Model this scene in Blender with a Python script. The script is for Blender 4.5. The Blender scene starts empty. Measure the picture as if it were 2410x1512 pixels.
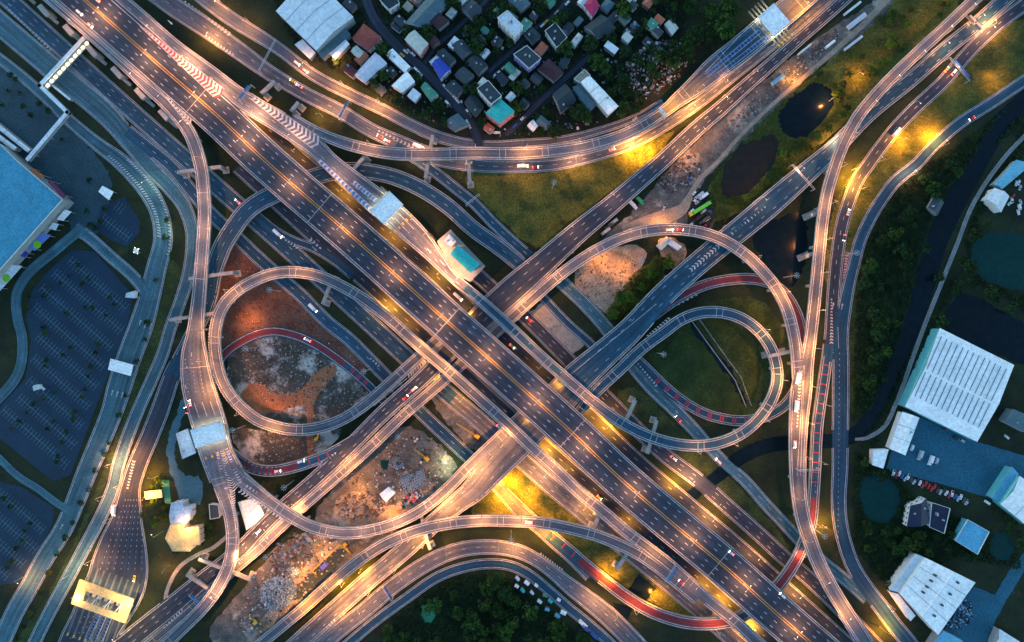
import bpy, math, random
import numpy as np

# ------------------------------------------------------------------ camera, sky, sun, exposure
SC = bpy.context.scene
COL = SC.collection
HC, S = 480.0, 0.30                       # drone height (m), metres per picture unit on the ground
CX, CY = 1205.0, 755.5
cam = bpy.data.cameras.new('camera'); camo = bpy.data.objects.new('camera', cam); COL.objects.link(camo)
camo.location = (0, 0, HC); cam.sensor_width = 36; cam.lens = 36 * HC / (2410 * S); cam.clip_end = 3000; cam.clip_start = 1
SC.camera = camo
world = bpy.data.worlds.new('World'); SC.world = world; world.use_nodes = True
wn = world.node_tree; wn.nodes.clear()
sky = wn.nodes.new('ShaderNodeTexSky'); sky.sky_type = 'NISHITA'; sky.sun_disc = False
SUN_EL, SUN_ROT = math.radians(7.0), math.radians(300)
sky.sun_elevation = SUN_EL; sky.sun_rotation = SUN_ROT; sky.air_density = 1.0; sky.dust_density = 0.3; sky.ozone_density = 2.0
tint = wn.nodes.new('ShaderNodeMix'); tint.data_type = 'RGBA'; tint.blend_type = 'MULTIPLY'; tint.inputs[0].default_value = 1
tint.inputs[7].default_value = (0.93, 1, 1.02, 1)
bgn = wn.nodes.new('ShaderNodeBackground'); bgn.inputs[1].default_value = 0.15
won = wn.nodes.new('ShaderNodeOutputWorld')
wn.links.new(sky.outputs[0], tint.inputs[6]); wn.links.new(tint.outputs[2], bgn.inputs[0]); wn.links.new(bgn.outputs[0], won.inputs[0])
sunl = bpy.data.lights.new('sun', 'SUN'); sunl.energy = 0.02; sunl.angle = math.radians(12); sunl.color = (1, 0.86, 0.74)
suno = bpy.data.objects.new('sun', sunl); COL.objects.link(suno); suno.rotation_euler = (math.radians(70), 0, math.radians(60))
SC.view_settings.view_transform = 'Standard'; SC.view_settings.look = 'None'; SC.view_settings.gamma = 1
SC.view_settings.exposure = 2.2
SC.render.engine = 'CYCLES'
SC.cycles.use_denoising = True
SC.cycles.max_bounces = 4; SC.cycles.diffuse_bounces = 2; SC.cycles.glossy_bounces = 2; SC.cycles.transmission_bounces = 2
SC.cycles.sample_clamp_indirect = 4
LAMP = 0.48                                # common factor on every lamp's power

random.seed(7); R = random.Random(7); rng = np.random.default_rng(7)

def P(dx, dy, z=0.0):
    k = S * (HC - z) / HC
    return ((dx - CX) * k, (CY - dy) * k, z)

# ------------------------------------------------------------------ materials
MATS = {}
def mat(name, col, rough=0.8, var=0.25, scale=0.25, fine=2.5, metal=0.0, emit=0, col2=None, spec=0.3, bump=0.0, obj_random=0.0,
        streak=False, corr=0.0, blotch=None):
    if name in MATS: return MATS[name]
    m = bpy.data.materials.new(name); m.use_nodes = True; t = m.node_tree; N = t.nodes; L = t.links
    b = N['Principled BSDF']; b.inputs['Roughness'].default_value = rough; b.inputs['Metallic'].default_value = metal
    b.inputs['Specular IOR Level'].default_value = spec
    c1 = tuple(col) + (1,); c2 = tuple(col2 or [v * (1 - var) for v in col]) + (1,)
    tc = N.new('ShaderNodeTexCoord')
    n1 = N.new('ShaderNodeTexNoise'); n1.inputs['Scale'].default_value = scale; n1.inputs['Detail'].default_value = 6; n1.inputs['Roughness'].default_value = 0.65
    L.new(tc.outputs['Object'], n1.inputs['Vector'])
    rp = N.new('ShaderNodeValToRGB'); rp.color_ramp.elements[0].position = 0.34; rp.color_ramp.elements[1].position = 0.66
    rp.color_ramp.elements[0].color = c2; rp.color_ramp.elements[1].color = c1
    L.new(n1.outputs['Fac'], rp.inputs['Fac'])
    n2 = N.new('ShaderNodeTexNoise'); n2.inputs['Scale'].default_value = fine; n2.inputs['Detail'].default_value = 4
    L.new(tc.outputs['Object'], n2.inputs['Vector'])
    mr = N.new('ShaderNodeMapRange'); mr.inputs[1].default_value = 0.3; mr.inputs[2].default_value = 0.7
    mr.inputs[3].default_value = 1 - var; mr.inputs[4].default_value = 1 + var * 0.8
    L.new(n2.outputs['Fac'], mr.inputs[0])
    mx = N.new('ShaderNodeMix'); mx.data_type = 'RGBA'; mx.blend_type = 'MULTIPLY'; mx.inputs[0].default_value = 1
    L.new(rp.outputs['Color'], mx.inputs[6]); L.new(mr.outputs[0], mx.inputs[7])
    out = mx.outputs[2]
    def mul(out, sock):
        q = N.new('ShaderNodeMix'); q.data_type = 'RGBA'; q.blend_type = 'MULTIPLY'; q.inputs[0].default_value = 1
        L.new(out, q.inputs[6]); L.new(sock, q.inputs[7]); return q.outputs[2]
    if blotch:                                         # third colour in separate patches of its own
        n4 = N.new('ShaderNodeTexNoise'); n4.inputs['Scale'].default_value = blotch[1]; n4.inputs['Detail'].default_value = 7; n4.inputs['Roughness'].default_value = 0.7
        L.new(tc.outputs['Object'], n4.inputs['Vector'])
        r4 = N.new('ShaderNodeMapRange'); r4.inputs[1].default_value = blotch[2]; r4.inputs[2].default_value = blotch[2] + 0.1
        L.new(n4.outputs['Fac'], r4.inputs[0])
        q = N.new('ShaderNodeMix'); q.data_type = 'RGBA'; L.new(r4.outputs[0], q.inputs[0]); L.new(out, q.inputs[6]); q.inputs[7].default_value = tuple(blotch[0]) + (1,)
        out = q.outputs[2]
    if streak:                                         # tyre wear running along the road (uv: across, along, in metres)
        mp = N.new('ShaderNodeMapping'); mp.inputs['Scale'].default_value = (0.55, 0.012, 1)
        L.new(tc.outputs['UV'], mp.inputs['Vector'])
        n3 = N.new('ShaderNodeTexNoise'); n3.inputs['Scale'].default_value = 1; n3.inputs['Detail'].default_value = 3
        L.new(mp.outputs[0], n3.inputs['Vector'])
        r3 = N.new('ShaderNodeMapRange'); r3.inputs[1].default_value = 0.3; r3.inputs[2].default_value = 0.7; r3.inputs[3].default_value = 0.55; r3.inputs[4].default_value = 1.42
        L.new(n3.outputs['Fac'], r3.inputs[0]); out = mul(out, r3.outputs[0])
        mp2 = N.new('ShaderNodeMapping'); mp2.inputs['Scale'].default_value = (0.02, 0.028, 1)   # resurfaced lengths
        L.new(tc.outputs['UV'], mp2.inputs['Vector'])
        v = N.new('ShaderNodeTexVoronoi'); v.inputs['Scale'].default_value = 1; L.new(mp2.outputs[0], v.inputs['Vector'])
        sp = N.new('ShaderNodeSeparateColor'); L.new(v.outputs['Color'], sp.inputs[0])
        r5 = N.new('ShaderNodeMapRange'); r5.inputs[3].default_value = 0.78; r5.inputs[4].default_value = 1.2; L.new(sp.outputs[0], r5.inputs[0])
        out = mul(out, r5.outputs[0])
    if corr:                                           # sheet-metal ribs across the roof
        w = N.new('ShaderNodeTexWave'); w.wave_type = 'BANDS'; w.bands_direction = 'X'; w.inputs['Scale'].default_value = corr; w.inputs['Distortion'].default_value = 0
        L.new(tc.outputs['Object'], w.inputs['Vector'])
        r6 = N.new('ShaderNodeMapRange'); r6.inputs[3].default_value = 0.86; r6.inputs[4].default_value = 1.04; L.new(w.outputs['Fac'], r6.inputs[0])
        out = mul(out, r6.outputs[0])
    if obj_random:
        oi = N.new('ShaderNodeObjectInfo'); r7 = N.new('ShaderNodeMapRange'); r7.inputs[3].default_value = 1 - obj_random; r7.inputs[4].default_value = 1 + obj_random
        L.new(oi.outputs['Random'], r7.inputs[0]); out = mul(out, r7.outputs[0])
    L.new(out, b.inputs['Base Color'])
    if bump:
        bp = N.new('ShaderNodeBump'); bp.inputs['Strength'].default_value = bump; bp.inputs['Distance'].default_value = 0.4
        L.new(n2.outputs['Fac'], bp.inputs['Height']); L.new(bp.outputs[0], b.inputs['Normal'])
    if emit:
        b.inputs['Emission Color'].default_value = c1; b.inputs['Emission Strength'].default_value = emit
    MATS[name] = m; return m

ASPH = mat('dark_asphalt', (0.024, 0.035, 0.058), 0.8, 0.3, 0.06, 1.2, streak=True)
ASPHB = mat('blue_grey_asphalt', (0.012, 0.058, 0.105), 0.8, 0.3, 0.06, 1.2, streak=True)
ASPHW = mat('worn_asphalt', (0.078, 0.092, 0.122), 0.8, 0.3, 0.06, 1.2, streak=True)
CONC = mat('pale_concrete_paving', (0.05, 0.125, 0.16), 0.85, 0.3, 0.08, 1.0, streak=True)
REDS = mat('red_road_surfacing', (0.17, 0.026, 0.036), 0.8, 0.3, 0.1, 1.2, streak=True)
PARA = mat('parapet_concrete', (0.34, 0.32, 0.31), 0.85, 0.35, 0.12, 1.5)
CONCG = mat('grey_concrete', (0.27, 0.28, 0.28), 0.9, 0.35, 0.2, 1.5)
KERB = mat('kerb_concrete', (0.26, 0.27, 0.27), 0.9, 0.35, 0.2, 1.5)
WHITE = mat('white_road_paint', (0.44, 0.45, 0.46), 0.7, 0.5, 0.3, 2)
YELL = mat('yellow_road_paint', (0.6, 0.33, 0.04), 0.7, 0.3, 0.3, 3)
REDP = mat('red_road_paint', (0.34, 0.03, 0.05), 0.7, 0.3, 0.3, 3)
BLUP = mat('blue_road_paint', (0.03, 0.13, 0.42), 0.7, 0.3, 0.3, 3)
STEEL = mat('galvanised_steel', (0.42, 0.44, 0.45), 0.5, 0.15, 0.5, 3, metal=0.6)
LAMPM = mat('lamp_glow', (1, 0.68, 0.38), 0.5, 0, emit=14)
LAMPW = mat('white_lamp_glow', (1, 0.92, 0.72), 0.5, 0, emit=14)
LAMPY = mat('yellow_lamp_glow', (1, 0.85, 0.35), 0.5, 0, emit=6)
BLUS = mat('blue_sign_sheet', (0.02, 0.11, 0.34), 0.4, 0.1)
GLASS = mat('dark_glass', (0.02, 0.025, 0.03), 0.08, 0.1, spec=0.6)
TYRE = mat('tyre_rubber', (0.015, 0.015, 0.016), 0.8, 0.2)

# ------------------------------------------------------------------ mesh helpers
class MB:
    def __init__(s): s.v = []; s.f = []; s.m = []; s.uv = []; s.mats = []
    def mi(s, m):
        if m not in s.mats: s.mats.append(m)
        return s.mats.index(m)
    def face(s, pts, m, uv=None):
        i = len(s.v); s.v.extend(pts); s.f.append(tuple(range(i, i + len(pts)))); s.m.append(s.mi(m)); s.uv.append(uv)
    def box(s, c, size, m, rz=0.0, top=None):
        x, y, z = size[0] / 2, size[1] / 2, size[2] / 2; tx, ty = (top or (1, 1))
        ca, sa = math.cos(rz), math.sin(rz); i = len(s.v)
        for dz in (-1, 1):
            kx, ky = (1, 1) if dz < 0 else (tx, ty)
            for sx, sy in ((-1, -1), (1, -1), (1, 1), (-1, 1)):
                px, py = sx * x * kx, sy * y * ky
                s.v.append((c[0] + px * ca - py * sa, c[1] + px * sa + py * ca, c[2] + dz * z))
        for q in ((3, 2, 1, 0), (4, 5, 6, 7), (0, 1, 5, 4), (1, 2, 6, 5), (2, 3, 7, 6), (3, 0, 4, 7)):
            s.f.append(tuple(i + k for k in q)); s.m.append(s.mi(m)); s.uv.append(None)
    def tube(s, p, q, r0, r1, m, n=8):
        p = np.array(p, float); q = np.array(q, float); d = q - p; d /= max(np.linalg.norm(d), 1e-6)
        a = np.cross(d, (0, 0, 1)) if abs(d[2]) < 0.9 else np.cross(d, (1, 0, 0)); a /= np.linalg.norm(a); b = np.cross(d, a)
        i = len(s.v)
        for c, r in ((p, r0), (q, r1)):
            for k in range(n):
                t = 2 * math.pi * k / n; s.v.append(tuple(c + r * (math.cos(t) * a + math.sin(t) * b)))
        for k in range(n):
            s.f.append((i + k, i + (k + 1) % n, i + n + (k + 1) % n, i + n + k)); s.m.append(s.mi(m)); s.uv.append(None)
        s.f.append(tuple(i + k for k in reversed(range(n)))); s.f.append(tuple(i + n + k for k in range(n)))
        for _ in 'ab': s.m.append(s.mi(m)); s.uv.append(None)
    def prism(s, poly, z0, z1, m, mtop=None):
        a = sum(poly[k][0] * poly[(k + 1) % len(poly)][1] - poly[(k + 1) % len(poly)][0] * poly[k][1] for k in range(len(poly)))
        if a < 0: poly = poly[::-1]
        n = len(poly)
        s.face([(x, y, z1) for x, y in poly], mtop or m); s.face([(x, y, z0) for x, y in reversed(poly)], m)
        for k in range(n):
            x0, y0 = poly[k]; x1, y1 = poly[(k + 1) % n]
            s.face([(x0, y0, z0), (x1, y1, z0), (x1, y1, z1), (x0, y0, z1)], m)
    def build(s, name, parent=None, smooth=False):
        me = bpy.data.meshes.new(name); me.from_pydata(s.v, [], s.f)
        for m in s.mats: me.materials.append(m)
        me.polygons.foreach_set('material_index', s.m)
        if smooth: me.polygons.foreach_set('use_smooth', [True] * len(s.f))
        if any(u for u in s.uv):
            ul = me.uv_layers.new(name='UVMap'); k = 0; flat = []
            for f, u in zip(s.f, s.uv):
                for j in range(len(f)): flat.extend(u[j] if u else (0, 0))
            ul.data.foreach_set('uv', flat)
        me.update(); o = bpy.data.objects.new(name, me); COL.objects.link(o)
        if parent: o.parent = parent
        return o

def tag(o, label=None, cat=None, group=None, kind=None):
    if label: o['label'] = label
    if cat: o['category'] = cat
    if group: o['group'] = group
    if kind: o['kind'] = kind
    return o
def empty(name, loc, label, cat, rz=0.0, group=None, kind=None):
    o = bpy.data.objects.new(name, None); COL.objects.link(o); o.location = loc; o.rotation_euler = (0, 0, rz); o.empty_display_size = 0.5
    return tag(o, label, cat, group, kind)
def copy_tree(o, parent=None, loc=None, rz=None, sc=None):
    c = o.copy(); COL.objects.link(c); c.parent = parent
    if loc is not None: c.location = loc
    if rz is not None: c.rotation_euler = (0, 0, rz)
    if sc is not None: c.scale = sc if isinstance(sc, tuple) else (sc, sc, sc)
    for ch in list(o.children): copy_tree(ch, c)
    return c
ORD = ['first', 'second', 'third', 'fourth', 'fifth', 'sixth', 'seventh', 'eighth', 'ninth', 'tenth', 'eleventh', 'twelfth', 'thirteenth',
       'fourteenth', 'fifteenth', 'sixteenth', 'seventeenth', 'eighteenth', 'nineteenth', 'twentieth', 'twenty-first', 'twenty-second',
       'twenty-third', 'twenty-fourth', 'twenty-fifth', 'twenty-sixth', 'twenty-seventh', 'twenty-eighth', 'twenty-ninth', 'thirtieth']

# ------------------------------------------------------------------ roads: (x, y, width, height) in picture units and metres
# surface, elevated?, dashed lines (fraction across), point list, phrase used in labels
ROADS = {}
def road(key, phrase, surf, elev, dashes, pts, edge=True, yellow=False, joints=0.0, posts=False, w0=None):
    ROADS[key] = dict(key=key, phrase=phrase, surf=surf, elev=elev, dashes=dashes, pts=pts, edge=edge, yellow=yellow, joints=joints, posts=posts)

def W(w, z, *xy): return [(x, y, w, z) for x, y in xy]

# ground roads first (lowest sheets first)
road('GJ', 'the mall ring road', CONC, 0, [], [(-60, 95, 24, 0), (40, 170, 24, 0), (100, 222, 24, 0), (160, 280, 26, 0), (226, 336, 30, 0), (290, 385, 38, 0), (351, 453, 42, 0), (376, 503, 42, 0), (384, 566, 44, 0), (369, 629, 46, 0), (351, 704, 50, 0), (331, 771, 56, 0), (306, 836, 56, 0), (281, 912, 56, 0), (264, 969, 50, 0), (233, 1045, 48, 0), (201, 1120, 46, 0), (181, 1172, 44, 0), (151, 1242, 42, 0), (105, 1315, 42, 0), (70, 1380, 42, 0), (38, 1435, 42, 0), (15, 1485, 42, 0), (-15, 1560, 42, 0)])
road('GK', 'the short mall access road', CONC, 0, [], W(26, 0, (176, 535), (213, 561), (262, 605), (314, 651), (345, 690)))
road('GQ', 'the curved road round the car park', CONC, 0, [], W(24, 0, (190, 540), (130, 590), (63, 649), (40, 692), (43, 754), (52, 790), (52, 845), (40, 885), (0, 935), (-50, 980)), edge=False)
road('GP', 'the lane between car parks', CONC, 0, [], W(18, 0, (-40, 1040), (0, 1080), (45, 1122), (90, 1150), (140, 1187), (175, 1205)), edge=False)
road('GB', 'the pale left service road', CONC, 0, [], [(-60, 5, 52, 0), (60, 107, 52, 0), (150, 184, 52, 0), (258, 276, 50, 0), (310, 340, 40, 0), (356, 396, 36, 0), (402, 443, 34, 0), (434, 486, 32, 0), (452, 541, 30, 0), (452, 591, 29, 0), (442, 654, 29, 0), (422, 717, 28, 0), (402, 771, 28, 0), (384, 831, 28, 0), (356, 897, 28, 0), (326, 964, 28, 0), (301, 1027, 29, 0), (279, 1095, 29, 0), (266, 1149, 29, 0), (241, 1209, 29, 0), (201, 1285, 29, 0), (161, 1360, 29, 0), (120, 1435, 29, 0), (85, 1505, 29, 0), (60, 1560, 29, 0)])
road('GD', 'the inner left frontage road', ASPHB, 0, [0.5], W(30, 0, (300, 308), (350, 348), (399, 388), (447, 445), (504, 510), (552, 553), (605, 604), (668, 660), (705, 692), (770, 757), (823, 800), (868, 845), (906, 884), (955, 935), (989, 969), (1104, 1077), (1150, 1120), (1190, 1165), (1225, 1205), (1267, 1240), (1300, 1270), (1345, 1310), (1390, 1355)))
road('GA', 'the outer left frontage road', ASPHB, 0, [0.35, 0.68], W(40, 0, (-60, -70), (38, 15), (201, 163), (321, 271), (437, 374), (525, 452), (641, 554), (725, 629), (813, 709), (898, 787), (954, 839), (1067, 939), (1127, 989), (1200, 1057), (1292, 1139), (1380, 1212), (1450, 1272), (1540, 1345), (1636, 1425), (1720, 1500), (1780, 1555)))
road('GN', 'the road under the expressway edge', ASPH, 0, [0.5], W(32, 0, (560, 392), (655, 480), (755, 572), (850, 655), (965, 760), (1094, 880), (1170, 950), (1297, 1062), (1473, 1215), (1649, 1365), (1780, 1480), (1860, 1550)))
road('GS', 'the small chevron slip road', ASPHB, 0, [], W(20, 0, (600, 505), (650, 545), (690, 566), (740, 585), (785, 612), (830, 648)))
road('GM', 'the dark road beside the expressway', ASPH, 0, [0.5], W(32, 0, (500, 182), (556, 232), (661, 331), (764, 421), (877, 519), (1000, 625), (1087, 707), (1250, 852), (1376, 965), (1500, 1083), (1614, 1180), (1751, 1295), (1854, 1388), (1945, 1470), (2040, 1555)))
road('GF', 'the right frontage road', ASPH, 0, [0.35, 0.68], W(34, 0, (1085, 612), (1150, 672), (1225, 735), (1305, 814), (1340, 850), (1435, 945), (1500, 1010), (1566, 1072), (1636, 1125), (1707, 1187), (1787, 1258), (1843, 1310), (1893, 1352), (1945, 1400), (2010, 1465), (2090, 1550)))
road('GR', 'the pale right service road', CONC, 0, [0.5], [(1250, 605, 30, 0), (1300, 645, 30, 0), (1338, 679, 30, 0), (1373, 712, 30, 0), (1423, 768, 30, 0), (1485, 850, 36, 0), (1536, 912, 34, 0), (1586, 962, 30, 0), (1636, 1014, 28, 0), (1674, 1057, 26, 0), (1711, 1095, 25, 0), (1749, 1127, 25, 0), (1805, 1190, 26, 0), (1843, 1230, 26, 0), (1890, 1280, 26, 0), (1946, 1330, 26, 0), (1996, 1370, 26, 0), (2040, 1410, 24, 0)], edge=True)
road('GE', 'the narrow yard lane', ASPHB, 0, [], W(20, 0, (1278, 700), (1310, 735), (1345, 770), (1385, 805), (1420, 840)))
road('G1', 'the upper highway', ASPHW, 0, [0.5], [(330, -45, 46, 0), (400, 10, 44, 0), (480, 62, 44, 0), (560, 118, 40, 0), (640, 175, 34, 0), (720, 222, 32, 0), (800, 262, 32, 0), (880, 310, 32, 0), (950, 340, 34, 0), (1030, 372, 36, 0), (1110, 388, 30, 0), (1230, 392, 28, 0), (1310, 387, 26, 0), (1385, 371, 24, 0), (1486, 339, 24, 0), (1561, 299, 24, 0), (1649, 241, 22, 0), (1724, 181, 22, 0), (1814, 110, 22, 0), (1870, 65, 22, 0), (1950, -5, 22, 0), (2000, -45, 22, 0)])
road('G2', 'the lane beside the houses', ASPHW, 0, [], [(430, -45, 30, 0), (490, 5, 32, 0), (560, 55, 32, 0), (610, 85, 30, 0), (660, 118, 27, 0), (740, 178, 26, 0), (830, 225, 26, 0), (900, 258, 26, 0), (960, 290, 26, 0), (1020, 318, 26, 0), (1080, 335, 24, 0), (1150, 343, 22, 0), (1230, 338, 20, 0), (1320, 330, 18, 0), (1420, 305, 16, 0), (1500, 275, 15, 0), (1560, 240, 14, 0)])
road('G3', 'the teal lane', ASPHB, 0, [0.5], W(24, 0, (930, 345), (985, 378), (1030, 410), (1080, 450), (1115, 478), (1165, 530), (1210, 572), (1260, 615)))
road('N2', 'the outer right carriageway', ASPH, 0, [0.5], W(30, 0, (2470, -40), (2405, 15), (2345, 60), (2282, 120), (2219, 193), (2157, 251), (2106, 304), (2069, 351), (2044, 386), (2018, 423), (1996, 478), (1981, 529), (1971, 591), (1963, 667), (1958, 742), (1954, 800), (1950, 830)))
road('N3', 'the blue right service road', ASPHB, 0, [], [(2480, 150, 26, 0), (2410, 191, 26, 0), (2332, 243, 26, 0), (2257, 291, 26, 0), (2194, 346, 26, 0), (2157, 386, 26, 0), (2106, 428, 27, 0), (2069, 478, 27, 0), (2044, 521, 27, 0), (2024, 566, 27, 0), (2011, 616, 27, 0), (1998, 667, 28, 0), (1986, 729, 32, 0), (1978, 781, 36, 0), (1978, 856, 38, 0), (1978, 932, 38, 0), (1977, 1022, 38, 0), (1976, 1107, 36, 0), (1973, 1172, 34, 0), (1976, 1222, 33, 0), (1986, 1272, 33, 0), (2006, 1330, 33, 0), (2036, 1380, 34, 0), (2069, 1423, 36, 0), (2106, 1473, 36, 0), (2137, 1510, 36, 0), (2170, 1560, 36, 0)], edge=True)
road('RL', 'the red left loop road', ASPHB, 0, [], W(22, 0.0, (514, 872), (518, 850), (534, 828), (565, 806), (602, 788), (642, 780), (693, 789), (743, 811), (793, 844), (831, 874), (868, 907), (900, 940), (940, 975)))
road('R2', 'the red right loop road', ASPHB, 1, [], [(1480, 800, 22, 6.5), (1530, 750, 24, 6.2), (1570, 718, 26, 5.5), (1611, 692, 26, 4), (1661, 670, 26, 2.5), (1712, 659, 26, 1), (1762, 656, 26, 0.2), (1805, 664, 26, 0), (1840, 686, 26, 0), (1868, 725, 26, 0), (1885, 775, 26, 0), (1892, 830, 26, 0), (1886, 880, 25, 0), (1868, 925, 25, 0), (1838, 960, 25, 0), (1790, 983, 25, 0), (1740, 990, 25, 0), (1700, 985, 25, 0), (1661, 974, 25, 0), (1611, 947, 25, 0), (1561, 907, 25, 0), (1523, 869, 25, 0), (1490, 838, 25, 0)])
road('BC1', 'the lower highway curve', ASPHW, 0, [0.5], [(740, 1535, 36, 0), (796, 1485, 36, 0), (856, 1438, 36, 0), (931, 1375, 36, 0), (1006, 1325, 36, 0), (1069, 1297, 35, 0), (1132, 1287, 34, 0), (1182, 1289, 33, 0), (1225, 1299, 32, 0), (1260, 1316, 30, 0), (1300, 1345, 30, 0), (1340, 1378, 36, 0), (1373, 1403, 40, 0), (1423, 1443, 44, 0), (1460, 1478, 44, 0), (1500, 1520, 44, 0), (1530, 1555, 44, 0)])
road('BC2', 'the lowest curved road', ASPHB, 0, [], W(23, 0, (780, 1548), (831, 1505), (881, 1463), (956, 1408), (1031, 1357), (1094, 1334), (1157, 1326), (1200, 1331), (1242, 1350), (1290, 1388), (1338, 1430), (1385, 1468), (1430, 1508), (1475, 1555)))
road('GC', 'the bottom left toll approach', ASPH, 0, [], [(418, 858, 36, 0), (407, 881, 38, 0), (376, 969, 42, 0), (351, 1032, 42, 0), (324, 1095, 44, 0), (308, 1147, 47, 0), (299, 1220, 72, 0), (290, 1280, 110, 0), (283, 1330, 132, 0), (275, 1370, 138, 0), (250, 1420, 134, 0), (226, 1468, 122, 0), (208, 1510, 128, 0), (190, 1560, 132, 0)])
road('ST', 'the village street', ASPH, 0, [], W(20, 0, (855, -20), (881, 45), (931, 105), (994, 161), (1044, 213), (1094, 271), (1119, 314), (1128, 345)), edge=False)
road('AL1', 'the narrow alley among the houses', ASPH, 0, [], W(9, 0, (1000, 150), (1019, 118), (1070, 72), (1132, 15), (1165, -20)), edge=False)
road('AL2', 'the slanting lane behind the sheds', ASPH, 0, [], W(11, 0, (1190, 318), (1217, 293), (1277, 233), (1330, 185), (1390, 130)), edge=False)
road('AL3', 'the upper lane among the houses', ASPH, 0, [], W(9, 0, (1150, 170), (1200, 125), (1253, 73), (1300, 40), (1345, -10)), edge=False)
SAND = mat('trodden_sand', (0.30, 0.24, 0.18), 0.95, 0.35, 0.15, 1.5, bump=0.3)
WATER = mat('still_dark_water', (0.003, 0.009, 0.014), 0.2, 0.3, 0.02, 0.2, spec=0.12)
PATHC = mat('old_concrete_path', (0.2, 0.21, 0.21), 0.9, 0.3, 0.2, 1.5)
road('DT', 'the sandy track', SAND, 0, [], [(2110, -25, 16, 0), (2031, 58, 14, 0), (1943, 138, 11, 0), (1893, 181, 10, 0), (1805, 258, 9, 0), (1740, 322, 9, 0), (1686, 384, 10, 0), (1645, 424, 12, 0), (1624, 460, 14, 0), (1606, 492, 26, 0), (1561, 512, 34, 0), (1510, 524, 24, 0), (1465, 540, 14, 0)], edge=False)
road('CANAL', 'the canal', WATER, 0, [], [(2440, 215, 50, 0), (2350, 300, 48, 0), (2290, 400, 48, 0), (2240, 490, 52, 0), (2205, 570, 48, 0), (2172, 680, 50, 0), (2138, 780, 44, 0), (2098, 880, 44, 0), (2062, 960, 40, 0), (2030, 1010, 38, 0), (1990, 1032, 34, 0), (1900, 1040, 34, 0), (1810, 1048, 34, 0), (1745, 1075, 34, 0), (1690, 1120, 30, 0), (1630, 1160, 22, 0)], edge=False)
road('CP', 'the canal path', PATHC, 0, [], W(7, 0, (2430, 300), (2358, 378), (2290, 480), (2250, 580), (2210, 680), (2178, 760), (2152, 830), (2108, 950), (2080, 1005), (2040, 1030), (2012, 1034)), edge=False)
road('FP', 'the garden path', PATHC, 0, [], W(9, 0, (535, 1262), (500, 1290), (470, 1303), (425, 1332), (402, 1368), (390, 1410), (400, 1440)), edge=False)
# elevated decks
road('Q', 'the dipping teal ramp', ASPHB, 1, [0.5], [(1250, 645, 36, 0.6), (1207, 608, 37, 0.8), (1170, 579, 38, 1.2), (1114, 539, 38, 2), (1057, 488, 38, 3.2), (994, 446, 38, 4.5), (931, 418, 38, 5.5), (881, 406, 38, 6), (831, 401, 38, 6.2), (780, 406, 38, 6.2), (743, 416, 40, 6.2), (700, 432, 42, 6.2), (650, 455, 42, 6.2), (605, 478, 42, 6.2), (578, 500, 42, 6.2), (552, 534, 42, 6.2), (527, 574, 42, 6), (510, 616, 42, 5.6), (500, 650, 41, 4.8), (494, 692, 38, 3.6), (480, 735, 36, 2.5), (458, 778, 34, 1.3), (432, 830, 34, 0.4), (407, 881, 37, 0.1)])
road('X1', 'the long cross deck', ASPH, 1, [0.36, 0.64], [(2040, -50, 30, 0.4), (1965, 18, 30, 0.4), (1885, 88, 30, 0.4), (1810, 155, 31, 0.5), (1755, 203, 33, 0.6), (1700, 252, 36, 1), (1640, 303, 38, 1.8), (1560, 378, 40, 3.2), (1500, 430, 42, 5), (1435, 486, 46, 6.4), (1360, 547, 52, 7.5), (1272, 625, 60, 8), (1209, 679, 66, 8), (1140, 742, 62, 8), (1075, 805, 50, 8), (1006, 879, 40, 8), (900, 975, 38, 8), (810, 1065, 36, 8), (738, 1132, 36, 7.6), (660, 1200, 36, 6.2), (605, 1254, 36, 5), (577, 1284, 38, 4.2), (530, 1325, 40, 3), (477, 1367, 44, 1.8), (401, 1430, 48, 0.9), (326, 1490, 50, 0.5), (250, 1555, 50, 0.5)])
road('X2', 'the wide cross deck', ASPHB, 1, [0.28, 0.72], [(2500, -125, 36, 0.4), (2430, -60, 36, 0.4), (2357, 5, 36, 0.4), (2295, 60, 36, 0.4), (2232, 110, 36, 0.4), (2139, 191, 37, 0.6), (2046, 266, 38, 1.4), (1961, 351, 42, 3), (1900, 405, 50, 4.5), (1805, 487, 58, 6.2), (1745, 537, 56, 7), (1650, 614, 54, 7.6), (1560, 695, 55, 8), (1482, 779, 60, 8), (1420, 835, 66, 8), (1357, 892, 76, 8), (1290, 965, 82, 8), (1214, 1040, 82, 8), (1150, 1110, 70, 8), (1119, 1149, 58, 7.8), (1075, 1185, 48, 7.2), (1031, 1222, 44, 6.4), (949, 1297, 43, 4.6), (856, 1375, 43, 2.6), (765, 1456, 43, 1), (705, 1510, 43, 0.5), (650, 1560, 43, 0.5)])
road('RR', 'the red lower right ramp', ASPHB, 1, [], [(1949, 810, 24, 0.4), (1946, 839, 25, 0.6), (1938, 897, 26, 1), (1930, 952, 26, 2), (1923, 1007, 26, 3), (1918, 1107, 26, 4.6), (1914, 1170, 26, 5.4), (1908, 1230, 26, 6), (1888, 1285, 26, 6.4), (1880, 1305, 26, 6.5), (1855, 1347, 27, 6.5), (1830, 1380, 28, 6.5), (1800, 1410, 28, 6.5), (1765, 1438, 28, 6.5), (1730, 1457, 28, 6.3), (1686, 1466, 29, 6), (1640, 1467, 29, 5.6), (1599, 1461, 29, 5.2), (1536, 1440, 29, 4.4), (1473, 1403, 29, 3.4), (1423, 1365, 29, 2.4), (1373, 1325, 29, 1.4), (1335, 1292, 29, 0.8), (1284, 1249, 28, 0.5), (1230, 1200, 26, 0.5), (1180, 1150, 24, 0.5)])
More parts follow.
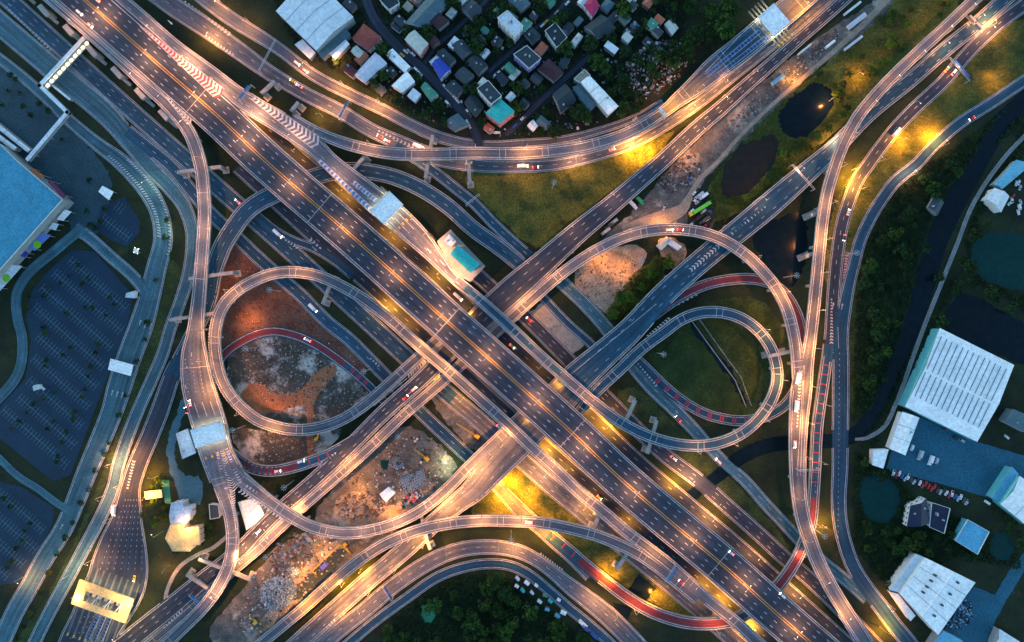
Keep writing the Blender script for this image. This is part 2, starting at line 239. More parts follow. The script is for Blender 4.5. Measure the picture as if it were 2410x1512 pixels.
road('RL2', 'the short red ramp', ASPHB, 1, [], [(540, 1062, 24, 2), (572, 1088, 25, 3), (602, 1104, 26, 4), (640, 1108, 26, 5), (680, 1102, 27, 6), (730, 1087, 27, 7), (765, 1073, 26, 7.6), (795, 1057, 24, 7.9), (828, 1034, 18, 8)])
road('L', 'the left loop ramp', ASPHW, 1, [], [(1870, 1588, 28, 9), (1774, 1503, 28, 9.5), (1737, 1468, 28, 10), (1674, 1418, 28, 11), (1624, 1372, 28, 12), (1573, 1327, 28, 13), (1523, 1288, 28, 14), (1473, 1250, 27, 14.5), (1423, 1207, 27, 15), (1365, 1160, 27, 15.5), (1310, 1106, 27, 16), (1247, 1049, 27, 16), (1207, 1010, 27, 16), (1157, 964, 27, 16), (1107, 919, 27, 16), (1057, 874, 27, 16), (1006, 830, 27, 16), (960, 790, 27, 15.5), (918, 752, 27, 15), (856, 704, 27, 14.5), (806, 674, 27, 14), (745, 648, 27, 13.5), (680, 640, 27, 13), (640, 645, 27, 12.7), (602, 659, 27, 12.4), (565, 680, 27, 12), (535, 707, 27, 11.6), (518, 735, 27, 11.3), (509, 768, 27, 11), (506, 806, 27, 10.6), (511, 852, 27, 10.2), (523, 895, 27, 10), (547, 935, 27, 9.7), (577, 966, 27, 9.4), (605, 987, 27, 9.1), (637, 1000, 27, 8.9), (680, 1010, 27, 8.6), (720, 1011, 27, 8.4), (765, 1003, 27, 8.2), (810, 985, 27, 8.1), (856, 955, 27, 8), (906, 912, 27, 8), (956, 867, 27, 8), (1010, 818, 26, 8), (1060, 770, 24, 8)], joints=46, posts=True)
road('TL', 'the right loop ramp', ASPHB, 1, [], [(1089, 672, 24, 14), (1118, 696, 25, 14.5), (1160, 733, 26, 15.5), (1209, 778, 27, 16), (1270, 836, 27, 16.5), (1330, 889, 27, 16.5), (1410, 957, 27, 16), (1460, 993, 27, 15.6), (1500, 1015, 27, 15.2), (1536, 1030, 27, 15), (1576, 1042, 27, 14.6), (1616, 1048, 27, 14.2), (1660, 1048, 27, 13.8), (1700, 1040, 27, 13.4), (1749, 1017, 27, 13), (1785, 985, 27, 12.5), (1813, 945, 27, 12), (1828, 900, 27, 11.5), (1826, 855, 27, 11), (1810, 812, 27, 10.5), (1784, 778, 27, 10), (1755, 755, 27, 9.6), (1720, 740, 27, 9.2), (1681, 734, 27, 8.8), (1640, 738, 27, 8.5), (1600, 754, 27, 8.3), (1565, 780, 27, 8.1), (1511, 820, 27, 8), (1460, 868, 27, 8), (1400, 925, 26, 8), (1350, 985, 22, 8)], joints=30)
road('RT', 'the upper right loop ramp', ASPHW, 1, [], [(1880, 905, 27, 14), (1877, 869, 27, 14.2), (1873, 819, 27, 14.5), (1864, 769, 27, 14.8), (1852, 728, 27, 15), (1836, 695, 27, 15), (1818, 666, 27, 15), (1795, 639, 27, 15), (1762, 606, 27, 14.8), (1712, 571, 27, 14.5), (1661, 550, 27, 14), (1599, 540, 27, 13.4), (1536, 542, 27, 12.8), (1473, 557, 27, 12), (1398, 592, 27, 11), (1322, 644, 27, 9.6), (1260, 697, 27, 8.6), (1209, 743, 27, 8.2), (1150, 797, 27, 8.1), (1045, 895, 26, 8.1), (960, 968, 25, 8.1), (860, 1063, 25, 8.1), (783, 1132, 24, 7.7), (705, 1200, 24, 6.6), (642, 1259, 24, 5.3), (605, 1295, 24, 4.6), (577, 1318, 24, 4), (527, 1362, 24, 2.8), (470, 1415, 24, 1.6), (400, 1475, 24, 0.8), (330, 1535, 24, 0.6)], joints=34)
road('T1', 'the curved flyover', ASPHW, 1, [], [(690, 280, 26, 14), (735, 306, 26, 14), (770, 322, 26, 14), (831, 343, 28, 14), (921, 361, 29, 14), (1031, 363, 29, 14), (1107, 361, 29, 13.8), (1209, 362, 29, 13.4), (1295, 357, 28, 12.8), (1390, 342, 28, 11.6), (1483, 311, 28, 10), (1561, 264, 28, 8.4), (1600, 232, 36, 7.6), (1640, 200, 48, 6.8), (1685, 160, 58, 6), (1735, 122, 61, 5.2), (1795, 72, 62, 4.5), (1860, 18, 60, 4.5), (1930, -42, 58, 4.5)], joints=34)
road('T', 'the upper toll ramp', ASPHW, 1, [0.62], [(190, -85, 30, 14), (262, -22, 30, 14), (340, 45, 30, 14), (414, 110, 31, 14), (493, 173, 40, 14), (560, 228, 47, 14), (605, 256, 48, 14), (650, 282, 50, 14), (700, 315, 50, 14), (740, 345, 46, 14), (775, 379, 42, 14), (830, 427, 50, 14), (886, 474, 60, 14), (932, 511, 60, 14), (985, 560, 52, 14), (1030, 610, 36, 14), (1064, 650, 26, 14), (1095, 677, 24, 14.1)])
road('NR', 'the tall right ramp', ASPHW, 1, [], [(2345, -45, 27, 10), (2290, 2, 27, 10.5), (2232, 57, 27, 11), (2169, 115, 27, 12), (2106, 175, 27, 12.8), (2056, 228, 27, 13.6), (2020, 273, 27, 14), (1993, 321, 27, 14), (1974, 365, 27, 14), (1961, 403, 27, 14), (1946, 456, 27, 14), (1936, 516, 27, 14), (1928, 591, 27, 14), (1921, 667, 27, 14), (1913, 742, 28, 14), (1906, 800, 29, 14), (1897, 856, 34, 14), (1887, 910, 48, 14), (1880, 982, 45, 14), (1877, 1057, 40, 14), (1878, 1127, 37, 14), (1881, 1172, 35, 14), (1890, 1222, 34, 14), (1906, 1272, 34, 14), (1925, 1322, 34, 13.6), (1950, 1372, 34, 13), (1978, 1420, 34, 12.4), (2009, 1468, 34, 12), (2036, 1510, 34, 11.6), (2065, 1560, 34, 11)])
road('S1', 'the S-shaped ramp', ASPHW, 1, [], [(536, 1085, 30, 12.2), (556, 1115, 34, 12.6), (583, 1140, 34, 13.2), (612, 1163, 32, 13.8), (640, 1184, 29, 14), (675, 1208, 28, 14), (725, 1236, 28, 13.6), (780, 1251, 28, 13), (831, 1254, 28, 12.3), (906, 1239, 27, 11), (969, 1213, 27, 9.8), (1016, 1182, 27, 8.9), (1056, 1147, 27, 8.4), (1100, 1102, 27, 8.2), (1180, 1025, 27, 8.1), (1230, 975, 24, 8.1)], joints=34)
road('S2', 'the lower left ramp', ASPHW, 1, [], [(505, 1085, 34, 12.2), (512, 1120, 34, 12.4), (524, 1155, 32, 12.4), (539, 1200, 30, 12.2), (547, 1247, 29, 12), (547, 1290, 29, 12), (537, 1335, 29, 11.6), (512, 1385, 29, 10.8), (477, 1431, 29, 9.8), (427, 1481, 29, 8.6), (397, 1510, 29, 8), (340, 1560, 29, 7)], joints=40)
road('S3', 'the arching ramp', ASPHW, 1, [], [(560, 1560, 26, 1.2), (620, 1510, 26, 1.6), (668, 1470, 26, 2.6), (718, 1428, 27, 4), (760, 1390, 27, 5.4), (806, 1350, 27, 7), (856, 1311, 27, 8.8), (906, 1280, 27, 10.4), (981, 1249, 27, 12.2), (1057, 1232, 27, 13), (1132, 1225, 27, 13.4), (1207, 1226, 27, 13.6), (1272, 1230, 27, 13.6), (1335, 1242, 27, 13.6), (1398, 1258, 27, 13.5), (1448, 1277, 27, 13.4), (1498, 1301, 27, 13.2), (1548, 1335, 27, 12.8), (1590, 1368, 27, 12.4), (1640, 1410, 26, 11.6)], joints=36)
road('LR', 'the tall left ramp', ASPHW, 1, [], [(80, -30, 18, 14), (161, 40, 18, 14), (230, 101, 18, 14), (303, 166, 20, 14), (345, 204, 26, 14), (388, 241, 29, 14), (425, 281, 30, 14), (449, 318, 30, 14), (463, 354, 30, 14), (473, 392, 30, 14), (479, 441, 30, 14), (482, 503, 30, 14), (479, 566, 30, 14), (474, 629, 30, 14), (469, 692, 31, 13.6), (464, 742, 34, 13.2), (460, 790, 42, 12.8), (458, 831, 60, 12.4), (464, 894, 74, 12.1), (480, 957, 80, 12), (496, 1010, 80, 12), (507, 1057, 78, 12), (520, 1090, 80, 12.1), (533, 1118, 84, 12.3)], joints=60)
road('M', 'the main expressway deck', ASPH, 1, [0.17, 0.325, 0.675, 0.83], [(92, -95, 92, 14), (198, -2, 92, 14), (376, 154, 92, 14), (517, 277, 93, 14), (622, 376, 93, 14), (838, 564, 93, 14), (1048, 752, 94, 14), (1211, 897, 94, 14), (1337, 1010, 94, 14), (1462, 1128, 94, 14), (1575, 1225, 94, 14), (1713, 1340, 94, 14), (1816, 1433, 94, 14), (1902, 1508, 94, 14), (1990, 1585, 94, 14)], yellow=True, joints=120)

# ------------------------------------------------------------------ sampling the roads
def catmull(pts, step=3.0):
    p = np.array(pts, float); p = np.vstack([2 * p[0] - p[1], p, 2 * p[-1] - p[-2]]); out = []
    for i in range(1, len(p) - 2):
        a, b, c, d = p[i - 1], p[i], p[i + 1], p[i + 2]
        n = max(2, int(np.linalg.norm((c - b)[:2]) / step))
        t = (np.arange(n) / n)[:, None]
        # centripetal-like tangents scaled by neighbouring chord lengths
        l0, l1, l2 = [max(np.linalg.norm((q - r)[:2]), 1e-3) for q, r in ((b, a), (c, b), (d, c))]
        m1 = ((b - a) / l0 * l1 + (c - b)) / 2; m2 = ((c - b) + (d - c) / l2 * l1) / 2
        out.append((2 * t**3 - 3 * t**2 + 1) * b + (t**3 - 2 * t**2 + t) * m1 + (-2 * t**3 + 3 * t**2) * c + (t**3 - t**2) * m2)
    out.append(p[-2][None, :]); return np.vstack(out)
for k, (key, r) in enumerate(ROADS.items()):
    q = []
    for x, y, w, z in r['pts']:
        wx, wy, _ = P(x, y, z); q.append((wx, wy, w * S * (HC - z) / HC / 2, z))
    s = catmull(q); s[:, 3] = np.maximum(s[:, 3], 0)
    r['s'] = s; d = np.gradient(s[:, :2], axis=0); d /= np.linalg.norm(d, axis=1)[:, None]
    r['t'] = d; r['n'] = np.stack([-d[:, 1], d[:, 0]], 1)
    r['l'] = np.concatenate([[0], np.cumsum(np.linalg.norm(np.diff(s[:, :2], axis=0), axis=1))])
    r['zo'] = {'CANAL': 0.21, 'DT': 0.23, 'CP': 0.22, 'FP': 0.22}.get(key, 0.25 + 0.012 * k); r['k'] = k
ALLS = np.vstack([np.column_stack([r['s'], np.full(len(r['s']), r['k']), np.full(len(r['s']), r['zo'])]) for r in ROADS.values()])
def covered(x, y, z, k, m=0.25, dz=2.4):
    """is the point on some other road's surface at about the same height?"""
    q = ALLS[ALLS[:, 4] != k] if k is not None else ALLS
    res = np.zeros(len(x), bool)
    for i in range(0, len(x), 400):
        dx = x[i:i + 400, None] - q[None, :, 0]; dy = y[i:i + 400, None] - q[None, :, 1]
        h = np.maximum(q[None, :, 2] - m, 0.1)
        res[i:i + 400] = np.any((dx * dx + dy * dy < h * h) & (np.abs(z[i:i + 400, None] - q[None, :, 3]) < dz), axis=1)
    return res
def surf_z(x, y, z, dz=2.4):
    d = (ALLS[:, 0] - x) ** 2 + (ALLS[:, 1] - y) ** 2
    ok = (d < (ALLS[:, 2] + 0.5) ** 2) & (np.abs(ALLS[:, 3] - z) < dz)
    if not ok.any(): return z + 0.05
    # interpolate loosely: take nearest sample of each road covering the point
    best = -1e9
    for k in set(ALLS[ok, 4]):
        sel = np.where(ok & (ALLS[:, 4] == k))[0]; j = sel[np.argmin(d[sel])]
        best = max(best, ALLS[j, 3] + ALLS[j, 5])
    return best
def near(key, dx, dy):
    r = ROADS[key]; s = r['s']
    kz = S * (HC - s[:, 3]) / HC
    i = int(np.argmin(((dx - CX) * kz - s[:, 0]) ** 2 + ((CY - dy) * kz - s[:, 1]) ** 2))
    return i

# occupancy raster (picture units / 3) so that trees and columns keep clear of what is built
OG = np.zeros((520, 830), bool); OA = np.zeros((520, 830), bool)
def o_idx(wx, wy): return int((CY - wy / S) / 3 + 6), int((wx / S + CX) / 3 + 12)
def o_disc(A, wx, wy, rr):
    i, j = o_idx(wx, wy); c = int(rr / S / 3) + 1
    i0, i1, j0, j1 = max(i - c, 0), min(i + c + 1, 520), max(j - c, 0), min(j + c + 1, 830)
    if i0 >= i1 or j0 >= j1: return
    yy, xx = np.mgrid[i0:i1, j0:j1]; A[i0:i1, j0:j1] |= (yy - i) ** 2 + (xx - j) ** 2 <= (rr / S / 3) ** 2
def o_get(A, wx, wy):
    i, j = o_idx(wx, wy)
    return bool(A[i, j]) if 0 <= i < 520 and 0 <= j < 830 else True
for r in ROADS.values():
    for x, y, h, z in r['s']:
        o_disc(OA, x, y, h + 1.5 if r['key'] != 'CANAL' else h - 2.5)
        if z < 3: o_disc(OG, x, y, h + 0.6)

# ------------------------------------------------------------------ building the roads
FLY_LABEL = {}
def ribbon(mb, r, i0, i1, o0, o1, dz, m):
    """strip between offsets o0<o1 (functions of i or numbers, metres left of centre) from sample i0 to i1"""
    s, n, l = r['s'], r['n'], r['l']
    f0 = o0 if callable(o0) else (lambda i: o0); f1 = o1 if callable(o1) else (lambda i: o1)
    def pt(i, o): return (s[i, 0] + n[i, 0] * o, s[i, 1] + n[i, 1] * o, s[i, 3] + dz)
    for i in range(i0, i1):
        a0, a1, b0, b1 = f0(i), f1(i), f0(i + 1), f1(i + 1)
        mb.face([pt(i, a0), pt(i + 1, b0), pt(i + 1, b1), pt(i, a1)], m, [(a0, l[i]), (b0, l[i + 1]), (b1, l[i + 1]), (a1, l[i])])
def runs(ok):
    out = []; i = 0
    while i < len(ok):
        if ok[i]:
            j = i
            while j + 1 < len(ok) and ok[j + 1]: j += 1
            if j - i >= 2: out.append((i, j))
            i = j + 1
        else: i += 1
    return out
def interp(r, d):
    l = r['l']; i = min(int(np.searchsorted(l, d, 'right')) - 1, len(l) - 2); i = max(i, 0); f = (d - l[i]) / max(l[i + 1] - l[i], 1e-6)
    s = r['s'][i] * (1 - f) + r['s'][i + 1] * f; return s, r['t'][i], r['n'][i], i

FLYOVERS = {}
def build_road(key, r):
    s, n, t, l, zo, k = r['s'], r['n'], r['t'], r['l'], r['zo'], r['k']; N = len(s); elev = r['elev']
    hw = s[:, 2]
    free = {}
    for sd in (1, -1):
        o = (hw - 0.2) * sd
        free[sd] = ~covered(s[:, 0] + n[:, 0] * o, s[:, 1] + n[:, 1] * o, s[:, 3], k)
    r['free'] = free
    mb = MB(); sm = r['surf']
    ribbon(mb, r, 0, N - 1, lambda i: -hw[i], lambda i: hw[i], zo, sm)
    if elev:                                             # deck slab: sides and soffit
        for i in range(N - 1):
            def pt(i, o, d): return (s[i, 0] + n[i, 0] * o, s[i, 1] + n[i, 1] * o, max(s[i, 3] + d, -0.2))
            th = -1.9; thn = -1.0
            for sd in (1, -1):
                a, b = (i, i + 1) if sd > 0 else (i + 1, i)
                mb.face([pt(a, hw[a] * sd, zo - 0.005), pt(b, hw[b] * sd, zo - 0.005), pt(b, (hw[b]) * sd, thn), pt(a, (hw[a]) * sd, thn)], CONCG)
            mb.face([pt(i + 1, -hw[i + 1], thn), pt(i, -hw[i], thn), pt(i, -hw[i] * .6, th), pt(i + 1, -hw[i + 1] * .6, th)], CONCG)
            mb.face([pt(i, hw[i], thn), pt(i + 1, hw[i + 1], thn), pt(i + 1, hw[i + 1] * .6, th), pt(i, hw[i] * .6, th)], CONCG)
            mb.face([pt(i + 1, -hw[i + 1] * .6, th), pt(i, -hw[i] * .6, th), pt(i, hw[i] * .6, th), pt(i + 1, hw[i + 1] * .6, th)], CONCG)
    lz = zo + 0.004
    if r['edge']:
        eo = 1.55 if elev else 0.9
        for sd in (1, -1):
            ok = ~covered(s[:, 0] + n[:, 0] * (hw - eo) * sd, s[:, 1] + n[:, 1] * (hw - eo) * sd, s[:, 3], k)
            for i, j in runs(ok):
                a, b = (eo + 0.2, eo - 0.2)
                ribbon(mb, r, i, j, (lambda q: (hw[q] - a)) if sd > 0 else (lambda q: -(hw[q] - b)), (lambda q: hw[q] - b) if sd > 0 else (lambda q: -(hw[q] - a)), lz, WHITE)
    if r['yellow']:
        for o in (-0.75, 0.75): ribbon(mb, r, 0, N - 1, o - 0.17, o + 0.17, lz, YELL)
    per, dl = (9.0, 2.6) if key == 'M' else (10.5, 3.0)
    for f in r['dashes']:
        d = 2.0
        while d < l[-1] - 4:
            c0, t0, n0, i = interp(r, d); c1, t1, n1, _ = interp(r, d + dl); o0 = c0[2] * (1 - 2 * f); o1 = c1[2] * (1 - 2 * f)
            x, y = c0[0] + n0[0] * o0, c0[1] + n0[1] * o0; x1, y1 = c1[0] + n1[0] * o1, c1[1] + n1[1] * o1; w = 0.2 if key == 'M' else 0.14
            if not covered(np.array([x]), np.array([y]), np.array([c0[3]]), k, 0.6)[0]:
                mb.face([(x - n0[0] * w, y - n0[1] * w, c0[3] + lz), (x1 - n1[0] * w, y1 - n1[1] * w, c1[3] + lz), (x1 + n1[0] * w, y1 + n1[1] * w, c1[3] + lz), (x + n0[0] * w, y + n0[1] * w, c0[3] + lz)], WHITE)
            d += per
    if r['joints']:                                      # pale expansion joints across the deck, in pairs on the ramps
        d = 12.0
        while d < l[-1] - 10:
            for e in ((0,) if key in ('M', 'LR') else (0, 4.2)):
                c, tt, nn, i = interp(r, d + e); h = c[2] - 0.5
                mb.face([(c[0] + nn[0] * o * h + tt[0] * q, c[1] + nn[1] * o * h + tt[1] * q, c[3] + lz + 0.003) for o, q in ((-1, -.2), (-1, .2), (1, .2), (1, -.2))][::-1] if False else
                        [(c[0] + nn[0] * o * h + tt[0] * q, c[1] + nn[1] * o * h + tt[1] * q, c[3] + lz + 0.003) for o, q in ((-1, -.2), (-1, .2), (1, .2), (1, -.2))], PARA)
            d += r['joints'] * R.uniform(0.85, 1.15)
    r['mb'] = mb
    if elev:
        e = empty('flyover', (0, 0, 0), FLY_LABEL[key], 'flyover'); r['obj'] = e
        for sd in (1, -1):
            for i, j in runs(free[sd]):
                pb = MB()
                for q in range(i, j):
                    def pt(a, o, z): return (s[a, 0] + n[a, 0] * o * sd, s[a, 1] + n[a, 1] * o * sd, s[a, 3] + z)
                    A, B = hw[q], hw[q + 1]; w = 0.55
                    prof = [(0.02, -0.3), (0.02, 1.0), (-w * .7, 1.0), (-w, zo + .002)]
                    for u in range(3):
                        (oa, za), (ob, zb) = prof[u], prof[u + 1]
                        f = [pt(q, A + oa, za), pt(q + 1, B + oa, za), pt(q + 1, B + ob, zb), pt(q, A + ob, zb)]
                        pb.face(f if sd < 0 else f[::-1], PARA)
                if pb.f: pb.build('parapet', e)
        if r['posts']:
            pb = MB()
            for i in range(30, N, 1):
                if free[-1][i] and 90 < i < N - 30:
                    for fr in (0.0, 0.5):
                        j = min(i + 1, N - 1); c = s[i] * (1 - fr) + s[j] * fr; nn = n[i]
                        pb.box((c[0] - nn[0] * (c[2] - 0.25), c[1] - nn[1] * (c[2] - 0.25), c[3] + 1.5), (0.5, 0.5, 1.1), WHITE)
            tag(pb.build('delineator_posts', e), kind='stuff')
    else:
        kb = MB()
        if key not in ('GQ', 'GP', 'ST', 'AL1', 'AL2', 'AL3', 'RL', 'DT', 'CANAL', 'FP'):
            for sd in (1, -1):
                for i, j in runs(free[sd]):
                    ribbon(kb, r, i, j, (lambda q: hw[q] - 0.1) if sd > 0 else (lambda q: -hw[q] - 0.35), (lambda q: hw[q] + 0.35) if sd > 0 else (lambda q: -hw[q] + 0.1), zo + 0.13, KERB)
                    for o in (-0.1, 0.35):
                        for q in range(i, j):
                            a = (hw[q] + o) * sd; b = (hw[q + 1] + o) * sd
                            f = [(s[q, 0] + n[q, 0] * a, s[q, 1] + n[q, 1] * a, s[q, 3]), (s[q + 1, 0] + n[q + 1, 0] * b, s[q + 1, 1] + n[q + 1, 1] * b, s[q + 1, 3]),
                                 (s[q + 1, 0] + n[q + 1, 0] * b, s[q + 1, 1] + n[q + 1, 1] * b, s[q + 1, 3] + zo + 0.13), (s[q, 0] + n[q, 0] * a, s[q, 1] + n[q, 1] * a, s[q, 3] + zo + 0.13)]
                            kb.face(f if (o < 0) == (sd > 0) else f[::-1], KERB)
        r['kerb'] = kb

FLY_LABEL.update({
 'M': 'widest deck, the dark expressway with yellow centre lines from upper left to lower right',
 'T': 'ramp leaving the expressway with red and white chevrons, leading to the white-roofed toll gate',
 'T1': 'long curved flyover swinging right from the white chevrons to the upper right toll gate',
 'TL': 'teardrop loop ramp on the right, circling a dark green field with a drain',
 'RT': 'arching loop ramp over the sandy ground, coming down beside the cross deck',
 'L': 'loop ramp lined with white posts, circling the brown earth on the left',
 'LR': 'tall ramp at left, running straight down from the expressway to the wide toll gate',
 'S1': 'S-shaped ramp from the left toll gate passing above the construction yard',
 'S2': 'ramp below the left toll gate, curving down towards the bottom edge',
 'S3': 'arching ramp across the lower middle with golden lit start and joint lines',
 'NR': 'tall narrow ramp running down the right side beside the red-barred lane',
 'X1': 'cross deck from lower left to upper right passing the green pond side and sandy yard',
 'X2': 'wide cross deck with black and white chevrons leading to the upper right highway',
 'R2': 'low red-surfaced loop road curling around the right loop ramp',
 'RR': 'low ramp with red surfacing sweeping under the expressway at lower right',
 'RL2': 'short red-surfaced ramp at the foot of the left loop',
 'Q': 'teal two-lane ramp that dips under the expressway beside the white-roofed toll gate'})
for key, r in ROADS.items(): build_road(key, r)

# ------------------------------------------------------------------ painted extras on the roads
def sl(key, a, b):
    i, j = near(key, *a), near(key, *b); return (i, j) if i < j else (j, i)
def overlay(key, a, b, m, f0=0.12, f1=0.88):
    r = ROADS[key]; i, j = sl(key, a, b); hw = r['s'][:, 2]
    ribbon(r['mb'], r, i, j, lambda q: hw[q] * (1 - 2 * f1), lambda q: hw[q] * (1 - 2 * f0), r['zo'] + 0.003, m)
def bars(key, a, b, n, m=REDP, w=0.8, f=0.66):
    r = ROADS[key]; i, j = sl(key, a, b); l = r['l']
    for q in range(n):
        c, t, nn, _ = interp(r, l[i] + (l[j] - l[i]) * (q + .5) / n); h = c[2] * f
        for e in (-0.9, 0.9):
            r['mb'].face([(c[0] + nn[0] * o * h + t[0] * (e + u * w * .6), c[1] + nn[1] * o * h + t[1] * (e + u * w * .6), c[3] + r['zo'] + 0.006) for o, u in ((-1, -1), (-1, 1), (1, 1), (1, -1))], m)
def chev(key, A, B, wA, wB, n, m=WHITE, m2=None, border=True, tip=1, k=0.55, th=0.45):
    """chevrons from A to B (picture units), widths wA..wB, painted on road key"""
    r = ROADS[key]; zr = r['s'][near(key, (A[0] + B[0]) / 2, (A[1] + B[1]) / 2), 3]
    def z_at(x, y):
        wx, wy, _ = P(x, y, zr); return surf_z(wx, wy, r['s'][near(key, x, y), 3]) + 0.012
    A = np.array(A, float); B = np.array(B, float); d = B - A; L = np.linalg.norm(d); d /= L; nn = np.array((-d[1], d[0]))
    sp = L / n; zz = [z_at(*(A + d * L * q)) for q in (0, .5, 1)]
    def zf(f): return float(np.interp(f, (0, .5, 1), zz))
    mb = r['mb']
    for q in range(n):
        f = (q + .5) / n; c = A + d * (L * f); w = (wA + (wB - wA) * f) / 2; z = zf(f); tk = sp * th
        for sd in (1, -1):
            p0 = c + d * (tip * w * k); p1 = c + nn * sd * w
            f4 = [p0, p0 + d * tk, p1 + d * tk, p1]
            pts = [P(x, y, z) for x, y in f4]
            a = sum(pts[u][0] * pts[(u + 1) % 4][1] - pts[(u + 1) % 4][0] * pts[u][1] for u in range(4))
            mb.face(pts if a > 0 else pts[::-1], m)
            if m2:
                f4 = [x + d * sp * .5 for x in f4]; pts = [P(x, y, z + .001) for x, y in f4]
                a = sum(pts[u][0] * pts[(u + 1) % 4][1] - pts[(u + 1) % 4][0] * pts[u][1] for u in range(4))
                mb.face(pts if a > 0 else pts[::-1], m2)
    if border:
        for sd in (1, -1):
            q = [A + nn * sd * wA / 2, B + nn * sd * wB / 2]
            pts = [P(*(q[0] - nn * .55), zz[0] + .003), P(*(q[1] - nn * .55), zz[2] + .003), P(*(q[1] + nn * .55), zz[2] + .003), P(*(q[0] + nn * .55), zz[0] + .003)]
            a = sum(pts[u][0] * pts[(u + 1) % 4][1] - pts[(u + 1) % 4][0] * pts[u][1] for u in range(4))
            mb.face(pts if a > 0 else pts[::-1], WHITE)
def line(key, A, B, w=1.1, m=WHITE):
    r = ROADS[key]; A = np.array(A, float); B = np.array(B, float); d = B - A; d /= np.linalg.norm(d); nn = np.array((-d[1], d[0])) * w / 2
    za, zb = [surf_z(*P(x, y, r['s'][near(key, x, y), 3])[:2], r['s'][near(key, x, y), 3]) + .01 for x, y in (A, B)]
    pts = [P(*(A + nn), za), P(*(A - nn), za), P(*(B - nn), zb), P(*(B + nn), zb)]
    a = sum(pts[u][0] * pts[(u + 1) % 4][1] - pts[(u + 1) % 4][0] * pts[u][1] for u in range(4))
    r['mb'].face(pts if a > 0 else pts[::-1], m)
def dline(key, A, B, n, w=1.0, m=WHITE, f=0.3):
    A = np.array(A, float); B = np.array(B, float)
    for q in range(n): line(key, A + (B - A) * q / n, A + (B - A) * (q + f) / n, w, m)
def arrow(key, x, y, sgn=1, sc=1.0):
    r = ROADS[key]; i = near(key, x, y); t = r['t'][i] * sgn; nn = r['n'][i]; wx, wy, _ = P(x, y, r['s'][i, 3]); z = surf_z(wx, wy, r['s'][i, 3]) + 0.012
    def q(a, b): return (wx + t[0] * a * sc + nn[0] * b * sc, wy + t[1] * a * sc + nn[1] * b * sc, z)
    for f in ([q(-2, -.25), q(1, -.25), q(1, .25), q(-2, .25)], [q(1, -.9), q(2.6, 0), q(1, .9)]):
        r['mb'].face(f if sgn > 0 else f, WHITE)

# red surfacing and red bars
overlay('RL', (530, 834), (815, 862), REDS, .14, .8); bars('RL', (822, 866), (872, 910), 3)
overlay('R2', (1600, 690), (1893, 800), REDS, .15, .8); bars('R2', (1555, 735), (1590, 705), 3); bars('R2', (1800, 984), (1535, 880), 10)
overlay('RR', (1366, 1322), (1720, 1462), REDS, .16, .82); overlay('RR', (1830, 1380), (1884, 1295), REDS, .16, .8); bars('RR', (1295, 1260), (1360, 1312), 3, f=.5)
bars('RR', (1945, 850), (1915, 1150), 13, w=.7, f=.55); overlay('RR', (1914, 1170), (1904, 1245), REDS, .16, .8)
overlay('RL2', (572, 1088), (700, 1098), REDS, .14, .82); bars('RL2', (715, 1090), (785, 1060), 3)
overlay('X2', (1335, 914), (655, 1556), ASPHW, 0, 1); overlay('RR', (1180, 1150), (1292, 1256), ASPHW, 0, 1); overlay('GD', (1104, 1077), (1390, 1355), ASPHW, 0, 1); overlay('GA', (1067, 939), (1780, 1555), ASPHW, 0, 1)  # lamplit stretches recoloured paler so the lamp glow reads peach
overlay('TL', (1255, 822), (1300, 862), ASPHW, 0, 1); overlay('TL', (1318, 878), (1450, 985), ASPHW, 0, 1); overlay('T1', (1705, 146), (1793, 74), ASPHB, 0, 1)  # T1: bluer colour painted for the blue light on the toll lanes
# chevrons
chev('T', (330, 62), (512, 216), 1, 30, 24, WHITE, REDP, k=.5, th=.5)
chev('T', (590, 225), (742, 335), 12, 32, 17, WHITE, k=.6, th=.5)
chev('T', (748, 376), (873, 493), 9, 11, 15, WHITE, BLUP, k=.5, tip=-1); chev('T', (830, 427), (885, 472), 9, 10, 8, WHITE, BLUP, k=.5, tip=-1)
chev('LR', (392, 228), (446, 288), 5, 14, 9, WHITE, k=.6)
line('LR', (362, 200), (395, 232), 1.4)
chev('GB', (10, 12), (120, 118), 4, 6, 16, WHITE, border=False, k=.7, tip=1)
chev('G2', (430, 0), (540, 80), 4, 9, 14, WHITE, border=False, k=.7); chev('G1', (480, 80), (548, 130), 4, 9, 10, WHITE, border=False, k=.7)
chev('G1', (885, 305), (980, 350), 4, 10, 11, WHITE, border=False, k=.7)
chev('X2', (1620, 640), (1690, 580), 11, 11, 10, WHITE, k=.7, border=False); chev('X2', (1715, 556), (1800, 488), 10, 7, 11, WHITE, k=.7, border=False)
line('X2', (1480, 755), (1622, 650), 1.6); line('X2', (1440, 800), (1610, 665), 1.2); line('X2', (1345, 880), (1545, 715), 1.2)
chev('TL', (1520, 795), (1575, 750), 6, 8, 9, WHITE, k=.7, border=False); chev('R2', (1590, 720), (1640, 692), 3, 7, 5, WHITE, k=.6, border=False)
chev('X1', (955, 888), (1000, 850), 12, 8, 8, WHITE, k=.7, border=False); line('X1', (880, 955), (958, 890), 1.4)
chev('RL2', (748, 1098), (790, 1066), 10, 4, 7, WHITE, k=.6, border=False)
chev('GD', (868, 840), (892, 862), 3, 6, 4, WHITE, k=.6, border=False)
chev('GR', (1498, 852), (1545, 908), 3, 6, 9, WHITE, k=.8, border=False)
chev('GS', (668, 562), (700, 582), 3, 10, 5, WHITE, k=.6, border=False); chev('GS', (725, 558), (755, 585), 10, 3, 4, WHITE, k=.6, border=False)
chev('BC1', (1268, 1300), (1322, 1342), 5, 8, 10, WHITE, k=.7, border=False)
chev('S3', (1492, 1278), (1528, 1312), 8, 2, 7, WHITE, k=.7, border=False)
